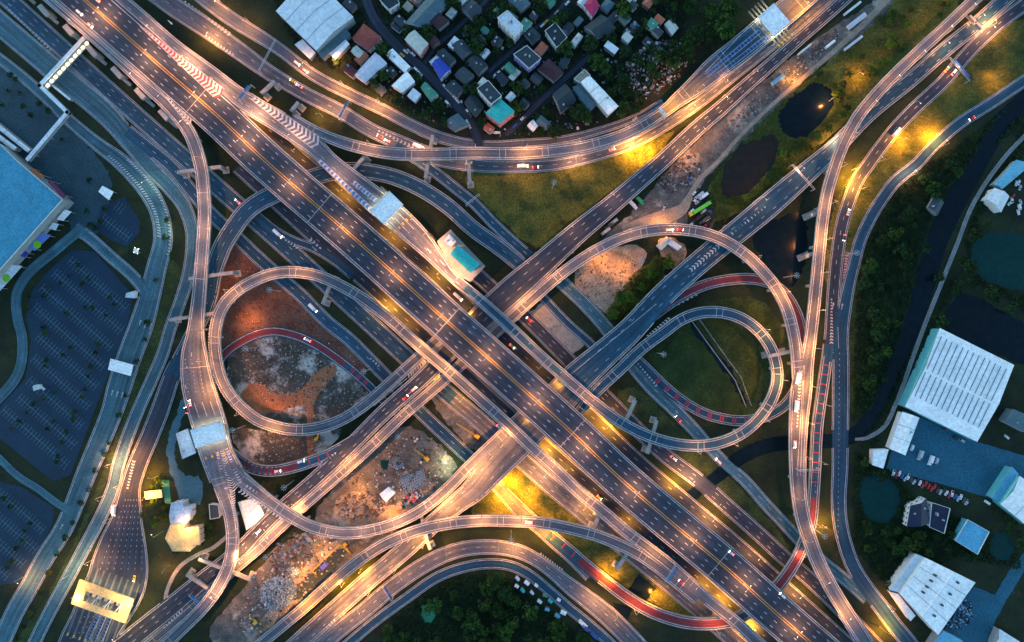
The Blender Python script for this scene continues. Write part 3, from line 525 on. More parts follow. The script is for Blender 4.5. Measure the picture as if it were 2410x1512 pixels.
chev('NR', (1885, 868), (1876, 1005), 9, 3, 17, WHITE, k=.7, border=False)
chev('N3', (1957, 700), (1957, 832), 3, 10, 18, WHITE, k=.6, border=False, tip=-1); chev('N3', (1996, 590), (1984, 655), 9, 2, 10, WHITE, REDP, k=.5, border=False)
chev('LR', (521, 1056), (549, 1150), 9, 22, 17, WHITE, k=.6, border=False); chev('S2', (545, 1150), (553, 1225), 16, 4, 13, WHITE, k=.6, border=False)
chev('S1', (560, 1150), (660, 1220), 14, 5, 14, WHITE, k=.5, border=False); chev('S1', (575, 1140), (622, 1172), 6, 5, 6, WHITE, BLUP, k=.5, border=False)
chev('LR', (510, 1060), (532, 1150), 7, 8, 14, WHITE, BLUP, border=False, k=.4); chev('LR', (531, 1052), (566, 1136), 7, 8, 14, WHITE, BLUP, border=False, k=.4)
chev('GC', (316, 1080), (300, 1150), 8, 4, 10, WHITE, k=.6, border=False)
chev('GC', (232, 1445), (202, 1512), 9, 9, 9, BLUP, tip=-1, k=.6, th=.3); chev('GC', (246, 1449), (218, 1512), 9, 9, 9, BLUP, tip=-1, k=.6, th=.3); chev('GC', (260, 1452), (234, 1512), 9, 9, 8, BLUP, tip=-1, k=.6, th=.3)
chev('T1', (1662, 178), (1790, 72), 9, 9, 17, BLUP, k=.5, th=.4); chev('T1', (1678, 186), (1803, 88), 9, 9, 17, BLUP, k=.5, th=.4)
line('T1', (1560, 268), (1640, 190), 1.3); line('T1', (1640, 190), (1765, 60), 1.3)
chev('NR', (1975, 1445), (2015, 1508), 7, 8, 11, BLUP, k=.5, th=.5)
chev('X1', (435, 1432), (385, 1478), 9, 4, 8, WHITE, k=.6, border=False); chev('BC1', (735, 1504), (790, 1458), 2, 7, 9, WHITE, k=.7, border=False, tip=-1)
# zebra hatching on the mall ring road
GJz = ROADS['GJ']
for f, a, b, w in ((.28, (262, 362), (372, 560), .16), (.86, (290, 392), (384, 600), .1)):
    i, j = sl('GJ', a, b); L0, L1 = GJz['l'][i], GJz['l'][j]; d = L0
    while d < L1:
        c, t, nn, _ = interp(GJz, d); c2, t2, n2, _ = interp(GJz, d + 1.0); h = w * 2 * c[2] / 2 * 1.1; o = c[2] * (2 * f - 1)
        GJz['mb'].face([(c[0] + nn[0] * (o - h) + t[0] * u0, c[1] + nn[1] * (o - h) + t[1] * u0, c[3] + GJz['zo'] + .01) for u0 in (0, .95)] +
                       [(c[0] + nn[0] * (o + h) + t[0] * u0, c[1] + nn[1] * (o + h) + t[1] * u0, c[3] + GJz['zo'] + .01) for u0 in (1.9, .95)], WHITE)
        d += 2.1
# lane dots on the wide toll approach and lane lines at the gates
for q in range(7): dline('GC', (300 + q * 5 + (q - 3) * 1.5, 1175), (232 + q * 17, 1350), 13, 0.9)
for q in range(5): dline('GC', (200 + q * 10, 1450), (160 + q * 12, 1512), 5, 0.9)
for q in range(4):
    line('GC', (226 + q * 14, 1442), (195 + q * 15.5, 1512), 1.0); 
for f in (.2, .42, .64, .82): line('LR', (440 + f * 85, 950 + f * -8), (452 + f * 85, 985 - f * 12), 1.6)
for q in range(3): dline('LR', (436 + q * 15, 845), (444 + q * 18, 930), 9, 1.1)
for q in range(4): line('T', (918 + q * 9.5, 522 - q * 10.5), (955 + q * 9.5, 560 - q * 10.5), 1.1)
for q in range(3): dline('T1', (1625 + q * 9, 200 + q * 7), (1600 + q * 7, 225 + q * 6), 3, 1.2)
for f in range(2): line('NR', (1893 - f * 1, 860), (1884 - f * 8, 1120), 1.0)
dline('N3', (1976, 830), (1972, 1290), 34, 1.0); line('N3', (1972, 770), (1974, 820), 1.0); dline('RR', (1920, 1160), (1918, 1130), 2)
for x, y, k in ((452, 832, 'LR'), (441, 860, 'LR'), (438, 908, 'LR'), (740, 585, 'GN'), (665, 555, 'GA'), (1010, 590, 'T'), (1040, 617, 'T'), (1413, 900, 'X2'), (1960, 720, 'N3'), (1981, 722, 'N3'), (264, 925, 'GJ'), (276, 928, 'GJ'), (288, 930, 'GJ'), (330, 760, 'GJ'), (342, 765, 'GJ'), (355, 768, 'GJ'), (145, 1240, 'GJ'), (400, 52, 'T'), (1510, 1500, 'BC1')):
    arrow(k, x, y, -1 if k in ('LR', 'GJ', 'N3') else 1)
for key, r in ROADS.items():
    if r['elev']: r['mb'].build('deck', r['obj'])
    else:
        o = tag(r['mb'].build({'CANAL': 'canal_water', 'DT': 'dirt_track', 'FP': 'path', 'CP': 'path'}.get(key, 'road')), kind='structure')
        if r['kerb'].f: r['kerb'].build('kerb', o)

# ------------------------------------------------------------------ ground and its patches
GRASS = mat('dark_grass', (0.015, 0.026, 0.008), 0.95, 0.5, 0.06, 0.9, col2=(0.004, 0.010, 0.004), blotch=((0.04, 0.036, 0.012), 0.05, 0.6), bump=0.4)
OLIVE = mat('olive_scrub_ground', (0.13, 0.12, 0.018), 0.95, 0.6, 0.06, 0.8, col2=(0.016, 0.036, 0.007), blotch=((0.010, 0.026, 0.006), 0.035, 0.52), bump=0.4)
MEADOW = mat('rough_meadow', (0.036, 0.06, 0.014), 0.95, 0.5, 0.07, 0.7, col2=(0.007, 0.015, 0.005), blotch=((0.05, 0.042, 0.022), 0.09, 0.6), bump=0.4)
EARTH = mat('red_brown_earth', (0.115, 0.06, 0.042), 0.95, 0.55, 0.1, 0.9, col2=(0.07, 0.03, 0.02), blotch=((0.10, 0.055, 0.04), 0.05, 0.55), bump=0.5)
CLAY = mat('orange_clay', (0.30, 0.12, 0.055), 0.95, 0.35, 0.1, 0.8, bump=0.5)
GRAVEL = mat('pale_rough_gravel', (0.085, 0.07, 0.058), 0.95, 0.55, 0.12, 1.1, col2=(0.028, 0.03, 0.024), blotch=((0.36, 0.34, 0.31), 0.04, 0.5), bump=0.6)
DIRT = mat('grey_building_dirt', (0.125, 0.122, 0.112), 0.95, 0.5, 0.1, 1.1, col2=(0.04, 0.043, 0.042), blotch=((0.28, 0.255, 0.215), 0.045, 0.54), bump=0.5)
SANDP = mat('pale_sand', (0.34, 0.27, 0.19), 0.95, 0.5, 0.09, 1.0, col2=(0.15, 0.12, 0.085), blotch=((0.07, 0.065, 0.035), 0.06, 0.55), bump=0.5)
CRACK = mat('cracked_yard_slab', (0.27, 0.26, 0.23), 0.95, 0.4, 0.12, 1.2, blotch=((0.09, 0.1, 0.085), 0.1, 0.56))
LOT = mat('car_park_asphalt', (0.005, 0.028, 0.056), 0.8, 0.3, 0.05, 0.8)
PAVER = mat('mall_paving', (0.022, 0.06, 0.08), 0.85, 0.35, 0.06, 0.8)
YARD = mat('yard_concrete', (0.014, 0.10, 0.155), 0.85, 0.3, 0.05, 0.6)
GREENW = mat('algae_water', (0.015, 0.16, 0.075), 0.4, 0.2, 0.05, 1)
MURKY = mat('murky_green_water', (0.002, 0.032, 0.03), 0.3, 0.2, 0.02, 0.3, spec=.1)
BROWNW = mat('brown_pond_water', (0.022, 0.018, 0.015), 0.3, 0.2, 0.02, 0.3, spec=.1)
SOIL = mat('village_ground', (0.018, 0.024, 0.022), 0.95, 0.4, 0.07, 0.8, col2=(0.006, 0.009, 0.008))
g = MB(); g.face([(-1500, -1500, 0), (1500, -1500, 0), (1500, 1500, 0), (-1500, 1500, 0)], GRASS); tag(g.build('ground'), kind='structure')
PK = [0]
def chaikin(p, n=2):
    for _ in range(n):
        q = []
        for i in range(len(p)):
            a, b = np.array(p[i]), np.array(p[(i + 1) % len(p)]); q += [a * .75 + b * .25, a * .25 + b * .75]
        p = q
    return p
def fill(name, pts, m, z, kind='structure', jit=0.0):
    n = len(pts); me = bpy.data.meshes.new(name); me.from_pydata([(x, y, z) for x, y in pts], [], [tuple(range(n))]); me.materials.append(m)
    if me.polygons[0].normal.z < 0: me.flip_normals()
    import bmesh
    bm = bmesh.new(); bm.from_mesh(me); bmesh.ops.triangulate(bm, faces=bm.faces[:]); bm.to_mesh(me); bm.free()
    o = bpy.data.objects.new(name, me); COL.objects.link(o); return tag(o, kind=kind)
def patch(name, poly, m, smooth=2, jit=1.2, occ=False):
    PK[0] += 1; p = [P(x, y)[:2] for x, y in poly]
    if smooth: p = chaikin(p, smooth)
    q = []
    if jit:
        for i in range(len(p)):
            a, b = np.array(p[i]), np.array(p[(i + 1) % len(p)]); L = np.linalg.norm(b - a); k = max(1, int(L / 2.5))
            for j in range(k): q.append(a + (b - a) * j / k + rng.normal(0, jit * .45, 2))
        p = q
    if occ: poly_occ(OA, p)
    return fill(name, p, m, 0.012 + 0.0028 * PK[0])
def poly_occ(A, pts):
    pts = np.array(pts); jj = pts[:, 0] / S + CX; ii = CY - pts[:, 1] / S
    px = jj / 3 + 12; py = ii / 3 + 6
    y0, y1, x0, x1 = [int(v) for v in (max(py.min() - 1, 0), min(py.max() + 2, 520), max(px.min() - 1, 0), min(px.max() + 2, 830))]
    if y0 >= y1 or x0 >= x1: return
    yy, xx = np.mgrid[y0:y1, x0:x1]; ins = np.zeros(yy.shape, bool); n = len(px)
    for i in range(n):
        j = (i + 1) % n
        if abs(py[i] - py[j]) < 1e-9: continue
        c = ((py[i] > yy) != (py[j] > yy)) & (xx < (px[j] - px[i]) * (yy - py[i]) / (py[j] - py[i]) + px[i]); ins ^= c
    A[y0:y1, x0:x1] |= ins
patch('village_ground', [(640, -20), (1640, -20), (1560, 120), (1500, 240), (1400, 310), (1200, 335), (1080, 320), (950, 260), (830, 190), (690, 110)], SOIL)
patch('olive_ground', [(2080, -30), (2310, -20), (2100, 170), (2000, 290), (1950, 370), (1850, 430), (1700, 530), (1640, 500), (1690, 400), (1840, 240), (1960, 140)], OLIVE)
patch('olive_ground', [(2430, 20), (2430, 190), (2250, 290), (2130, 390), (2040, 500), (1985, 620), (1960, 700), (1935, 640), (1960, 480), (2020, 380), (2100, 300), (2300, 110)], OLIVE)
patch('meadow', [(1060, 400), (1250, 400), (1400, 375), (1560, 310), (1600, 310), (1500, 410), (1400, 480), (1330, 540), (1270, 600), (1180, 520)], OLIVE)
patch('meadow', [(1510, 800), (1600, 740), (1700, 700), (1800, 700), (1860, 800), (1860, 900), (1790, 985), (1680, 985), (1560, 900)], MEADOW)
patch('meadow', [(1430, 930), (1500, 900), (1590, 1000), (1680, 1080), (1880, 1300), (1840, 1320), (1700, 1180), (1560, 1060)], MEADOW)
patch('meadow', [(1170, 1120), (1240, 1070), (1400, 1210), (1500, 1290), (1700, 1450), (1640, 1470), (1500, 1400), (1380, 1330), (1260, 1230), (1140, 1240), (1100, 1200)], OLIVE)
patch('meadow', [(2000, 640), (2040, 660), (2100, 700), (2120, 780), (2090, 860), (2040, 960), (2000, 990), (1995, 800)], MEADOW)
patch('meadow', [(330, 640), (400, 600), (440, 640), (330, 960), (150, 1350), (60, 1540), (10, 1540), (120, 1400), (250, 1100), (330, 860)], MEADOW)
patch('meadow', [(330, 1110), (400, 1060), (500, 1180), (560, 1250), (420, 1420), (330, 1500), (310, 1470), (350, 1300), (325, 1180)], GRASS)
patch('earth', [(500, 560), (560, 545), (615, 600), (670, 665), (760, 735), (830, 810), (868, 865), (850, 905), (700, 800), (540, 860), (495, 780), (490, 660)], EARTH)
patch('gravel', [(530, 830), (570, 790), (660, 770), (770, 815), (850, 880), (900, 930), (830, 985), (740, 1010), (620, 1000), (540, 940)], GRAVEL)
patch('clay', [(562, 935), (575, 905), (615, 900), (645, 928), (690, 928), (722, 905), (750, 868), (785, 858), (797, 872), (785, 890), (750, 920), (738, 950), (736, 1000), (737, 1085), (722, 1085), (724, 1000), (722, 955), (690, 955), (640, 975), (600, 972), (570, 955)], CLAY, smooth=1)
patch('gravel', [(545, 1000), (640, 1020), (740, 1020), (820, 1000), (770, 1060), (700, 1092), (610, 1098), (555, 1070)], GRAVEL)
patch('clay', [(722, 1010), (737, 1010), (737, 1085), (722, 1085)], CLAY, smooth=0)
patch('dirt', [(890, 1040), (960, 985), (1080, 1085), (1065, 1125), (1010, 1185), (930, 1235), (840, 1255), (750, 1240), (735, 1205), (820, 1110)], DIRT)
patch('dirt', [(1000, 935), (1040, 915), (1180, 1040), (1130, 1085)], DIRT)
patch('sand', [(775, 1180), (840, 1150), (900, 1190), (930, 1190), (1000, 1150), (1030, 1160), (960, 1215), (870, 1235), (810, 1240)], SANDP)
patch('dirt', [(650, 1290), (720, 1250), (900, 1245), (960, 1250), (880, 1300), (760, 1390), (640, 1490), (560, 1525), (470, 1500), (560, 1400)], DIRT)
patch('sand', [(812, 1262), (840, 1268), (770, 1330), (715, 1395), (665, 1450), (605, 1500), (590, 1490), (650, 1420), (700, 1360), (740, 1300)], SANDP)
patch('sand', [(1385, 605), (1470, 572), (1530, 585), (1505, 640), (1450, 690), (1430, 745), (1400, 715), (1340, 665)], SANDP)
patch('gravel_yard', [(1400, 575), (1490, 500), (1560, 410), (1640, 330), (1700, 265), (1780, 205), (1900, 105), (2000, 40), (2090, -20), (2110, 10), (2030, 80), (1940, 150), (1850, 230), (1760, 325), (1690, 390), (1640, 440), (1640, 520), (1690, 510), (1660, 560), (1560, 545), (1480, 560)], DIRT)
patch('sand', [(1540, 560), (1600, 560), (1625, 600), (1590, 640), (1565, 620)], SANDP)
patch('scrub', [(1455, 690), (1500, 630), (1550, 610), (1575, 640), (1500, 740), (1440, 755), (1425, 735)], OLIVE)
patch('cracked_yard', [(1238, 745), (1280, 708), (1385, 800), (1345, 838), (1290, 800)], CRACK, smooth=0)
patch('scrapyard_ground', [(1490, 120), (1560, 90), (1620, 100), (1590, 190), (1520, 260), (1450, 230), (1420, 160)], SOIL)
patch('vehicle_yard', [(1630, 440), (1680, 450), (1690, 500), (1660, 550), (1620, 545), (1615, 490)], SOIL)
patch('pale_paving', [(428, 945), (445, 915), (430, 985), (412, 1045), (413, 1095), (440, 1120), (475, 1120), (480, 1185), (440, 1185), (396, 1110), (391, 1030)], CONC, smooth=1)
patch('green_court', [(379, 1130), (398, 1130), (403, 1186), (389, 1184)], mat('green_court_paint', (0.06, 0.25, 0.13), 0.8, 0.2), smooth=0, jit=0)
patch('pale_paving', [(412, 1132), (452, 1138), (470, 1150), (472, 1188), (425, 1184)], CONC, smooth=0, jit=0.3)
patch('mall_paving', [(-60, 40), (20, 170), (120, 260), (250, 385), (268, 460), (230, 560), (180, 560), (140, 470), (40, 370), (-60, 290)], PAVER, smooth=1)
LOT1 = [(168, 588), (222, 592), (312, 692), (302, 760), (262, 862), (216, 985), (166, 1118), (124, 1132), (0, 1032), (-40, 1000), (60, 892), (74, 800), (62, 752), (72, 690), (112, 640)]
LOT2 = [(-40, 1125), (50, 1145), (128, 1195), (124, 1232), (88, 1312), (44, 1372), (-40, 1380)]; LOT3 = [(238, 486), (292, 462), (330, 520), (328, 548), (300, 580), (262, 565), (225, 540)]
ROWS = []; BAYP = mat('worn_bay_paint', (0.15, 0.29, 0.35), .8, .4)
def car_park(poly, ang, spacing, off=0.0):
    patch('car_park', poly, LOT, smooth=0, jit=0, occ=False); z = 0.012 + 0.0028 * PK[0] + 0.004
    p = np.array(poly, float); c = p.mean(0); u = np.array((math.cos(ang), math.sin(ang))); v = np.array((-u[1], u[0]))
    def ins(q):
        r = False
        for i in range(len(p)):
            a, b = p[i], p[(i + 1) % len(p)]
            if (a[1] > q[1]) != (b[1] > q[1]) and q[0] < (b[0] - a[0]) * (q[1] - a[1]) / (b[1] - a[1]) + a[0]: r = not r
        return r
    mb = MB()
    def strip(a, b, w=0.42):
        d = (b - a) / np.linalg.norm(b - a); nn = np.array((-d[1], d[0])) * w
        pts = [P(*q, z)[:2] + (z,) for q in (a + nn, a - nn, b - nn, b + nn)]; mb.face(pts, BAYP)
    for k in range(-20, 21):
        run = []
        for t in np.arange(-420, 420, 8.6):
            q = c + v * (k * spacing + off) + u * t
            if ins(q) and ins(q + v * 20) and ins(q - v * 20) and ins(q + u * 10) and ins(q - u * 10):
                strip(q - v * 13, q + v * 13, 0.26); run.append(q)
        if len(run) > 3: strip(run[0], run[-1], 0.26); ROWS.append(run)
    tag(mb.build('parking_bay_lines'), kind='structure')
car_park(LOT1, math.atan2(.655, .755), 46); car_park(LOT2, math.atan2(.655, .755), 46, 10); car_park(LOT3, math.atan2(.6, .8), 44, 12)
patch('works_yard', [(2125, 965), (2300, 1040), (2420, 1075), (2420, 1140), (2330, 1172), (2200, 1135), (2085, 1105)], YARD, smooth=0, jit=0.2)
patch('works_yard', [(2292, 1380), (2340, 1400), (2300, 1530), (2200, 1530), (2215, 1490)], YARD, smooth=0, jit=0.4)
patch('yard_lane', [(2420, 1290), (2420, 1330), (2350, 1440), (2310, 1540), (2285, 1540), (2325, 1430), (2380, 1330)], YARD, smooth=1, jit=0.4)
for nm, m, poly in (('pond', WATER, [(1913, 191), (1946, 201), (1966, 221), (1958, 256), (1926, 301), (1875, 329), (1838, 311), (1826, 276), (1850, 235)]),
                    ('pond', BROWNW, [(1735, 345), (1790, 318), (1836, 322), (1828, 372), (1790, 430), (1742, 468), (1698, 462), (1692, 430), (1708, 385)]),
                    ('pond', MURKY, [(2290, 560), (2340, 540), (2430, 560), (2430, 690), (2350, 672), (2290, 645), (2280, 600)]),
                    ('pond', WATER, [(2235, 700), (2290, 688), (2360, 738), (2430, 765), (2430, 870), (2340, 832), (2215, 785)]),
                    ('pond', MURKY, [(2024, 1120), (2060, 1113), (2112, 1138), (2122, 1180), (2102, 1222), (2070, 1234), (2030, 1212), (2020, 1160)]),
                    ('pond', WATER, [(1760, 555), (1850, 500), (1905, 505), (1895, 640), (1855, 690), (1800, 620)]),
                    ('pond', WATER, [(1476, 1392), (1504, 1350), (1543, 1385), (1518, 1417)]), ('pond', WATER, [(1444, 1418), (1490, 1428), (1472, 1468), (1450, 1450)]),
                    ('pond', WATER, [(1612, 1162), (1632, 1147), (1653, 1164), (1634, 1180)]),
                    ('pond', GREENW, [(988, 1432), (1010, 1410), (1032, 1440), (1022, 1462), (996, 1466)]), ('pond', MURKY, [(894, 1082), (912, 1080), (918, 1095), (908, 1108), (894, 1100)]),
                    ('pond', MURKY, [(2326, 1260), (2360, 1250), (2390, 1280), (2370, 1325), (2330, 1315)]),
                    ('ditch_water', WATER, [(1630, 750), (1644, 768), (1690, 830), (1735, 890), (1762, 955), (1752, 958), (1722, 898), (1676, 838), (1630, 780), (1618, 756)])):
    patch(nm, poly, m, smooth=0 if len(poly) == 4 else 2, jit=0.4 if len(poly) == 4 else 1.6, occ=True)
for side in (((1626, 753), (1684, 833), (1730, 895), (1756, 958)), ((1646, 752), (1700, 828), (1744, 888), (1768, 955))):
    w = MB()
    for a, b in zip(side, side[1:]):
        pa, pb = P(*a), P(*b); w.tube((pa[0], pa[1], .3), (pb[0], pb[1], .3), .35, .35, CONCG, 4)
    tag(w.build('kerb_wall'), kind='structure')

# ------------------------------------------------------------------ piers, portal frames and pier blocks
def column(mb, x, y, z, t, wide, m=CONCG):
    a = math.atan2(t[1], t[0])
    mb.box((x, y, (z - 3.4) / 2), (1.8, 2.6, z - 3.4), m, a); mb.box((x, y, z - 2.7), (2.2, wide, 1.5), m, a)
for key, r in ROADS.items():
    if not r['elev']: continue
    d = 14.0
    while d < r['l'][-1] - 5:
        c, t, n, i = interp(r, d); d += 27
        if c[3] < 4.2: continue
        for o in ((0,) if c[2] < 8 else (-c[2] * .5, c[2] * .5)):
            x, y = c[0] + n[0] * o, c[1] + n[1] * o
            if o_get(OG, x, y) or covered(np.array([x]), np.array([y]), np.array([c[3] / 2]), r['k'], -1, c[3] / 2 - 1)[0]: continue
            mb = MB(); column(mb, x, y, c[3] + 0.1, t, min(c[2] * 1.3, 9)); mb.build('pier', r['obj'])
mo = ROADS['M']['obj']
for x, y in ((104, 25), (163, 72), (218, 122), (276, 171), (331, 221), (387, 271), (50, -22)):
    wx, wy, _ = P(x, y, 10); mb = MB(); a = math.atan2(.657, .754)
    mb.box((wx, wy, 10.2), (3.6, 8.5, 2.2), PARA, a); mb.box((wx, wy, 4.5), (3.0, 4.2, 9.2), CONCG, a); mb.build('pier_head', mo)
    wx, wy, _ = P(x + 21, y + 20, .8); mb = MB(); mb.box((wx, wy, .8), (8.5, 2.2, 1.6), PARA, -math.atan2(.647, .762)); mb.build('pile_cap', mo)
PF = [(444, 656, 549, 641, 11.2, 'across the red earth and the teal ramp'), (417, 405, 520, 392, 11.4, 'under the top of the tall left ramp'), (1018, 318, 1001, 418, 11.2, 'under the curved flyover by the teal lane'),
      (1101, 366, 1106, 432, 10.8, 'with its long arm over the olive meadow'), (783, 652, 759, 716, 10.8, 'between the left loop and the frontage road'), (859, 366, 828, 402, 11, 'beside the white chevron nose'),
      (646, 190, 614, 220, 11, 'under the upper left ramp by the golden verge'), (702, 240, 684, 262, 11, 'under the upper left ramp, second along it'), (1496, 942, 1468, 1002, 12.4, 'beside the green strip under the right loop'), (1546, 990, 1524, 1068, 12, 'under the bottom of the right loop'),
      (1411, 1212, 1394, 1250, 11.2, 'between the arching ramp and the left loop ramp'), (1480, 1298, 1452, 1342, 9.6, 'at the lower end of the arching ramp'), (989, 1204, 997, 1242, 6.4, 'between the S-shaped and arching ramps'), (999, 1252, 1013, 1294, 9.6, 'below the arching ramp near the lowest curves'),
      (467, 1316, 588, 1364, 8.6, 'crossing the dark highway at lower left'), (438, 1352, 498, 1392, 7.4, 'crossing the dark highway nearest the bottom left'), (398, 753, 508, 737, 10.4, 'across the service road under the left ramp'), (1909, 506, 1930, 497, 11.2, 'beside the dark pond under the right ramp'), (1896, 604, 1916, 596, 11.2, 'at the ditch under the right ramp'), (1810, 838, 1860, 828, 11.6, 'just inside the upper right loop')]
for x0, y0, x1, y1, z, wh in PF:
    a, b = P(x0, y0, z), P(x1, y1, z); L = math.hypot(b[0] - a[0], b[1] - a[1]); an = math.atan2(b[1] - a[1], b[0] - a[0])
    e = empty('portal_frame', (a[0], a[1], 0), 'grey concrete portal beam ' + wh, 'bridge support', an, 'concrete portal frames holding the ramps')
    mb = MB(); mb.box((L / 2, 0, z - .8), (L, 2.3, 1.9), CONCG); mb.build('beam', e)
    for q in (1.2, L - 1.2): mb = MB(); mb.box((q, 0, (z - 1.8) / 2), (2.2, 2.4, z - 1.8), CONCG); mb.build('column', e)
    mb = MB()
    for q in (1.2, L - 1.2): mb.box((q, 0, .35), (4.6, 4.6, .7), PARA)
    mb.build('footing', e)

# ------------------------------------------------------------------ buildings
WALLS = {'white': (0.62, 0.62, 0.6), 'grey': (0.24, 0.26, 0.27), 'pink': (0.55, 0.2, 0.2), 'purple': (0.24, 0.2, 0.55), 'teal': (0.08, 0.34, 0.38), 'cream': (0.5, 0.45, 0.36), 'brown': (0.2, 0.14, 0.11)}
ROOFS = {'white': (0.86, 0.86, 0.84), 'pale': (0.62, 0.68, 0.72), 'blue': (0.02, 0.05, 0.38), 'sky': (0.10, 0.36, 0.52), 'red': (0.28, 0.05, 0.04), 'orange': (0.42, 0.11, 0.06), 'magenta': (0.42, 0.02, 0.09), 'dark': (0.018, 0.034, 0.046), 'teal': (0.02, 0.38, 0.36), 'slate': (0.035, 0.055, 0.068),
         'maroon': (0.05, 0.016, 0.024), 'sheet': (0.06, 0.12, 0.15), 'green': (0.05, 0.24, 0.16), 'yellow': (0.95, 0.54, 0.20), 'cream': (0.5, 0.52, 0.46), 'navy': (0.008, 0.016, 0.045), 'mall': (0.04, 0.25, 0.37), 'lilac': (0.55, 0.56, 0.64), 'tan': (0.3, 0.27, 0.2)}
def rm(c): return mat(c + '_roof_sheet', ROOFS[c], 0.6, 0.18, 0.08, 0.5, corr=0.55)
def rf(c): return mat(c + '_flat_roof', ROOFS[c], 0.8, 0.25, 0.12, 0.8)
def wm(c): return mat(c + '_wall', WALLS[c], 0.85, 0.2, 0.3, 1.5)
BLD = []
def bld(name, label, cat, corners, h, roof, wall='grey', kind='gable', base=0.0, rise=None, win=0, group=None, extras=0, over=0.5, phrase=None):
    z = base + h; pts = [np.array(P(x, y, z)[:2]) for x, y in corners]; c = sum(pts) / len(pts)
    d = pts[1] - pts[0]; an = math.atan2(d[1], d[0]); ca, sa = math.cos(an), math.sin(an)
    lo = [((p - c)[0] * ca + (p - c)[1] * sa, -(p - c)[0] * sa + (p - c)[1] * ca) for p in pts]
    if sum(lo[k][0] * lo[(k + 1) % len(lo)][1] - lo[(k + 1) % len(lo)][0] * lo[k][1] for k in range(len(lo))) < 0: lo = lo[::-1]
    e = empty(name, (c[0], c[1], base), label, cat, an, group)
    poly_occ(OA, [tuple(p) for p in pts]); poly_occ(OG, [tuple(p) for p in pts])
    BLD.append((c[0], c[1], phrase or label))
    lo = [np.array(p) for p in lo]; inn = [p * (1 - over / max(np.linalg.norm(p), 1)) for p in lo]
    wmb = MB(); wmb.prism([tuple(p) for p in inn], 0, h - (0.02 if kind != 'flat' else 0.3), wm(wall)); wmb.build('wall', e)
    r = MB(); n = len(lo)
    if kind == 'flat' or n != 4:
        m = rf(roof); r.prism([tuple(p) for p in lo], h - 0.3, h, m)
        ro = r.build('roof', e); q = MB()
        for k in range(n):
            a, b = lo[k], lo[(k + 1) % n]; dd = b - a; L = np.linalg.norm(dd)
            if L < .5: continue
            mid = (a + b) / 2 * (1 - .12 / max(np.linalg.norm((a + b) / 2), .5)); q.box((mid[0], mid[1], h + .3), (L - .3, .28, .62), wm('white' if wall != 'cream' else 'cream'), math.atan2(dd[1], dd[0]))
        q.build('roof_parapet', e)
    else:
        m = rm(roof); l0 = np.linalg.norm(lo[1] - lo[0]); l1 = np.linalg.norm(lo[2] - lo[1])
        if l0 < l1 and kind != 'gable0': lo = lo[1:] + lo[:1]; l0, l1 = l1, l0
        ri = rise if rise is not None else min(l1 * .22, 3.2)
        A, B, C, D = [np.append(p, h) for p in lo]; m1 = (B + C) / 2; m0 = (A + D) / 2
        hp = 0.42 * l1 / l0 if kind == 'hip' else 0.0
        r0 = m0 + (m1 - m0) * hp; r1 = m1 + (m0 - m1) * hp; r0[2] += ri; r1[2] += ri
        if kind == 'shed':
            A, B, C, D = A, B, C + (0, 0, ri * .6), D + (0, 0, ri * .6); r.face([tuple(A), tuple(B), tuple(C), tuple(D)], m)
            for u, v in ((B, C), (C, D), (D, A)): r.face([(u[0], u[1], h - .05), (v[0], v[1], h - .05), tuple(v), tuple(u)], wm(wall))
        else:
            r.face([tuple(A), tuple(B), tuple(r1), tuple(r0)], m); r.face([tuple(C), tuple(D), tuple(r0), tuple(r1)], m)
            for tri in ((B, C, r1), (D, A, r0)): r.face([tuple(v) for v in tri], m if kind == 'hip' else wm(wall))
        for u, v in ((A, B), (B, C), (C, D), (D, A)): r.face([(u[0], u[1], h - .22), (v[0], v[1], h - .22), (v[0], v[1], h + .001), (u[0], u[1], h + .001)], m)
        r.face([(p[0], p[1], h - .22) for p in (D, C, B, A)], m)
        ro = r.build('roof', e)
        if kind in ('gable', 'gable0', 'hip') and l0 > 5:
            q = MB(); q.tube(tuple(r0 + (0, 0, .05)), tuple(r1 + (0, 0, .05)), .22, .22, m, 6); q.build('ridge_cap', ro)
            if l0 > 24 and kind == 'gable':
                q = MB(); ns = int(l0 / 9)
                for i_ in range(1, ns):
                    f = i_ / ns; t_ = m0 + (m1 - m0) * f; t_ = np.array((t_[0], t_[1], h + ri + .04))
                    for e_ in (A * (1 - f) + B * f, D * (1 - f) + C * f): q.tube(tuple(t_), (e_[0], e_[1], h + .06), .16, .16, MATS['grey_wall'] if 'grey_wall' in MATS else m, 4)
                q.build('roof_joints', ro)
    R2 = random.Random(int(c[0] * 7 + c[1] * 13))
    for q in range(extras):
        a, b = R2.uniform(.2, .8), R2.uniform(.2, .8); p = (lo[0] * (1 - a) + lo[1] * a) * (1 - b) + (lo[3] * (1 - a) + lo[2] * a) * b; v = MB()
        if R2.random() < .5: v.tube((p[0], p[1], h), (p[0], p[1], h + 1.6 + (rise or .6)), .7, .7, STEEL, 10); v.build('water_tank', e)
        else: v.box((p[0], p[1], h + .7 + (rise or .4)), (1.5, 1.1, 1.2), PARA); v.build('roof_unit', e)
